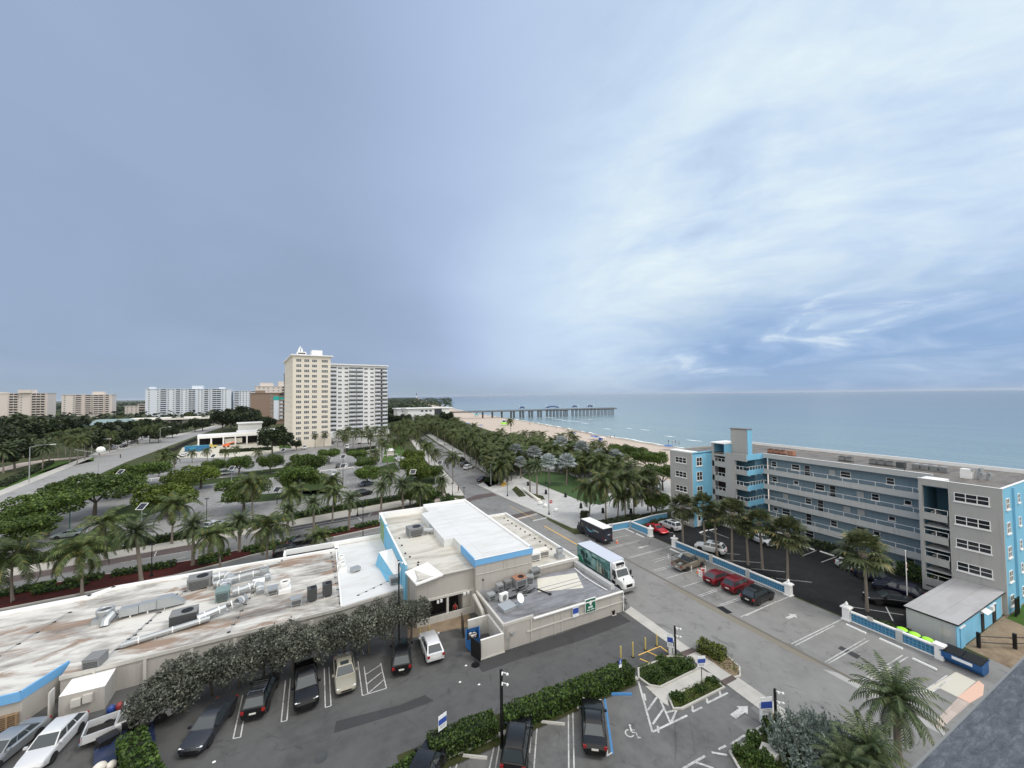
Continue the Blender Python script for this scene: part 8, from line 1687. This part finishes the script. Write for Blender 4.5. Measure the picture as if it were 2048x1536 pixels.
def person_mesh(top, bot, stride=.18, arm=.12):
    b = MB(); 
    for s in (1,-1): b.path([(s*.1,s*stride,.0),(s*.1,s*stride*.5,.45),(s*.09,0,.88)],[.05,.065,.09],7,2); b.ball((s*.1,s*stride-.05,.03),(.05,.11,.04),7,4,2); b.path([(s*.19,0,1.42),(s*.25,-s*arm*.4,1.15),(s*.26,-s*arm,.86)],[.055,.045,.035],6,2)
    b.path([(0,0,.80),(0,0,1.0),(0,0,1.25),(0,0,1.42),(0,0,1.50)],[.15,.14,.17,.17,.06],9,0); b.path([(0,0,.62),(0,0,.80),(0,0,.95)],[.17,.165,.145],9,1); b.path([(0,0,1.46),(0,0,1.58)],[.055,.05],7,2); b.ball((0,0,1.66),(.085,.10,.12),10,8,2)
    return b.mesh('body', [top, bot, SK])
cl = [plain('dark_shirt', (.02,.02,.025), .8), plain('white_shirt', (.6,.6,.6), .8), plain('red_shirt', (.35,.03,.03), .8), plain('navy_shorts', (.015,.02,.06), .8)]
hair = plain('dark_hair', (.015,.01,.008), .7); HM = MB().ball((0,.015,1.69),(.092,.10,.105),10,6,0,-.1).mesh('hair', hair)
PMs = [person_mesh(cl[0],cl[3]), person_mesh(cl[1],cl[0]), person_mesh(cl[2],cl[3],.08), person_mesh(SK,cl[3],.14)]
for i, (px, lab) in enumerate([((1052,861),'person in dark top on the sand right of the lone coconut palm'),((1058,848),'person on the upper sand below the pier, left of a pair'),((1060,850.5),'person on the upper sand below the pier, right of a pair'),((1080.5,852.5),'person walking midway on the sand'),((1094.5,855),'person standing midway on the sand, right of the walker'),((1112.5,858),'person near the wet sand above the silver palms'),((1126.5,860.5),'person at the wet sand above the tall silver palm'),((1161,866),'person standing right of the blue umbrella'),((1174,868),'person near the water above the sand chairs'),((1194,873),'person right of the sand chairs, nearer'),((1221,876),'person at the waterline left of a second one'),((1229,875.5),'person at the waterline right of the first one'),((1337,884),'person wading beside the apartment block, leftmost'),((1345,884.5),'person wading beside the apartment block, second'),((1351,885.5),'person wading beside the apartment block, third'),((1358,886.5),'person wading beside the apartment block, rightmost'),((1182,870.5),'person in dark top left of the cabana'),((996,843),'person near the lime lifeguard tower')]):
    q = G(*px, .05); t = thing('person', lab, 'person', (q.x,q.y,-.05), pk.uniform(0,6), 'people on the beach'); put('body', PMs[i % 4], t); put('hair', HM, t)
    if px[1] > 883 and px[0] > 1300: t.location.z = -.45
q = G(1017,962,.1); t = thing('person', 'person in white top walking on the plaza by the litter bin', 'person', (q.x,q.y,.1), 1.0); put('body', PMs[1], t); put('hair', HM, t)
q = G(920,903+75) if False else G(917,986); t = thing('person', 'person in dark clothes at the street corner crossing', 'person', (q.x,q.y,.12), 2.0); put('body', PMs[0], t); put('hair', HM, t)
t = thing('person', 'person sitting in the dark open bay of the corner building', 'person', (14.4,45.2,-.35), R(180)); put('body', PMs[2], t); put('hair', HM, t)
q = G(241,916); t = thing('bicycle', 'bicycle ridden along the middle of the highway', 'bicycle', (q.x,q.y,.01), R(118)); 
for x in (-.5,.5): b = MB(); n = 14; [b.tube((x+.33*math.cos(2*math.pi*i/n),0,.34+.33*math.sin(2*math.pi*i/n)),(x+.33*math.cos(2*math.pi*(i+1)/n),0,.34+.33*math.sin(2*math.pi*(i+1)/n)),.03,n=5) for i in range(n)]; b.build('wheel', W['rubber'], t)
b = MB(); [b.tube(p,q2,.03,n=6) for p,q2 in (((-.5,0,.34),(-.1,0,.32)),((-.1,0,.32),(-.2,0,.85)),((-.2,0,.75),(.38,0,.8)),((.38,0,.98),(.5,0,.34)))]; b.build('frame', W['black'], t)
t = thing('person', 'cyclist in dark clothes riding along the highway', 'person', (q.x,q.y,.01), R(118)); b = MB()
for s in (1,-1): b.path([(-.2,s*.09,.92),(.15,s*.1,.78),(-.02,s*.1,.35)],[.09,.07,.05],7,1); b.ball((.03,s*.1,.3),(.11,.05,.04),7,4,1); b.path([(.05,s*.17,1.4),(.25,s*.2,1.15),(.36,s*.2,1.0)],[.05,.045,.035],6,2)
b.path([(-.2,0,.88),(-.12,0,1.15),(.05,0,1.42),(.1,0,1.5)],[.15,.16,.16,.06],9,0); b.ball((.16,0,1.62),(.1,.085,.12),10,8,2); b.build('body', [cl[0], cl[0], SK], t); MB().ball((.15,0,1.66),(.105,.095,.1),10,6,0,-.1).build('helmet', W['black'], t)
# little scatter of litter in the alley
for lab, p in (('white paper scrap in the alley by the left hedge',(428,1525)),('white paper scrap near the black lamp post',(932,1332)),('pale scrap on the alley asphalt',(958,1370)),('small white bag at the annex wall',(1027,1294)),('white scrap before the trash enclosure',(920,1365))): tag(MB().ball((0,0,.03),(.13,.09,.05),7,4).build('litter', W['white'], None, (*G(*p).xy,.012)), lab, 'litter')
# ------------------------------------------------------------------ rain-damp sea air
hm = bpy.data.materials.new('sea_haze'); hm.use_nodes = True; nt = hm.node_tree; nt.nodes.clear()
pv = nt.nodes.new('ShaderNodeVolumePrincipled'); pv.inputs['Color'].default_value = (.80,.88,1,1); pv.inputs['Density'].default_value = 2.8e-5; pv.inputs['Anisotropy'].default_value = .2
om = nt.nodes.new('ShaderNodeOutputMaterial'); nt.links.new(pv.outputs[0], om.inputs['Volume'])
stuff(MB().box(-41000,61000,-9500,61000,-2.0,130).build('haze', hm))
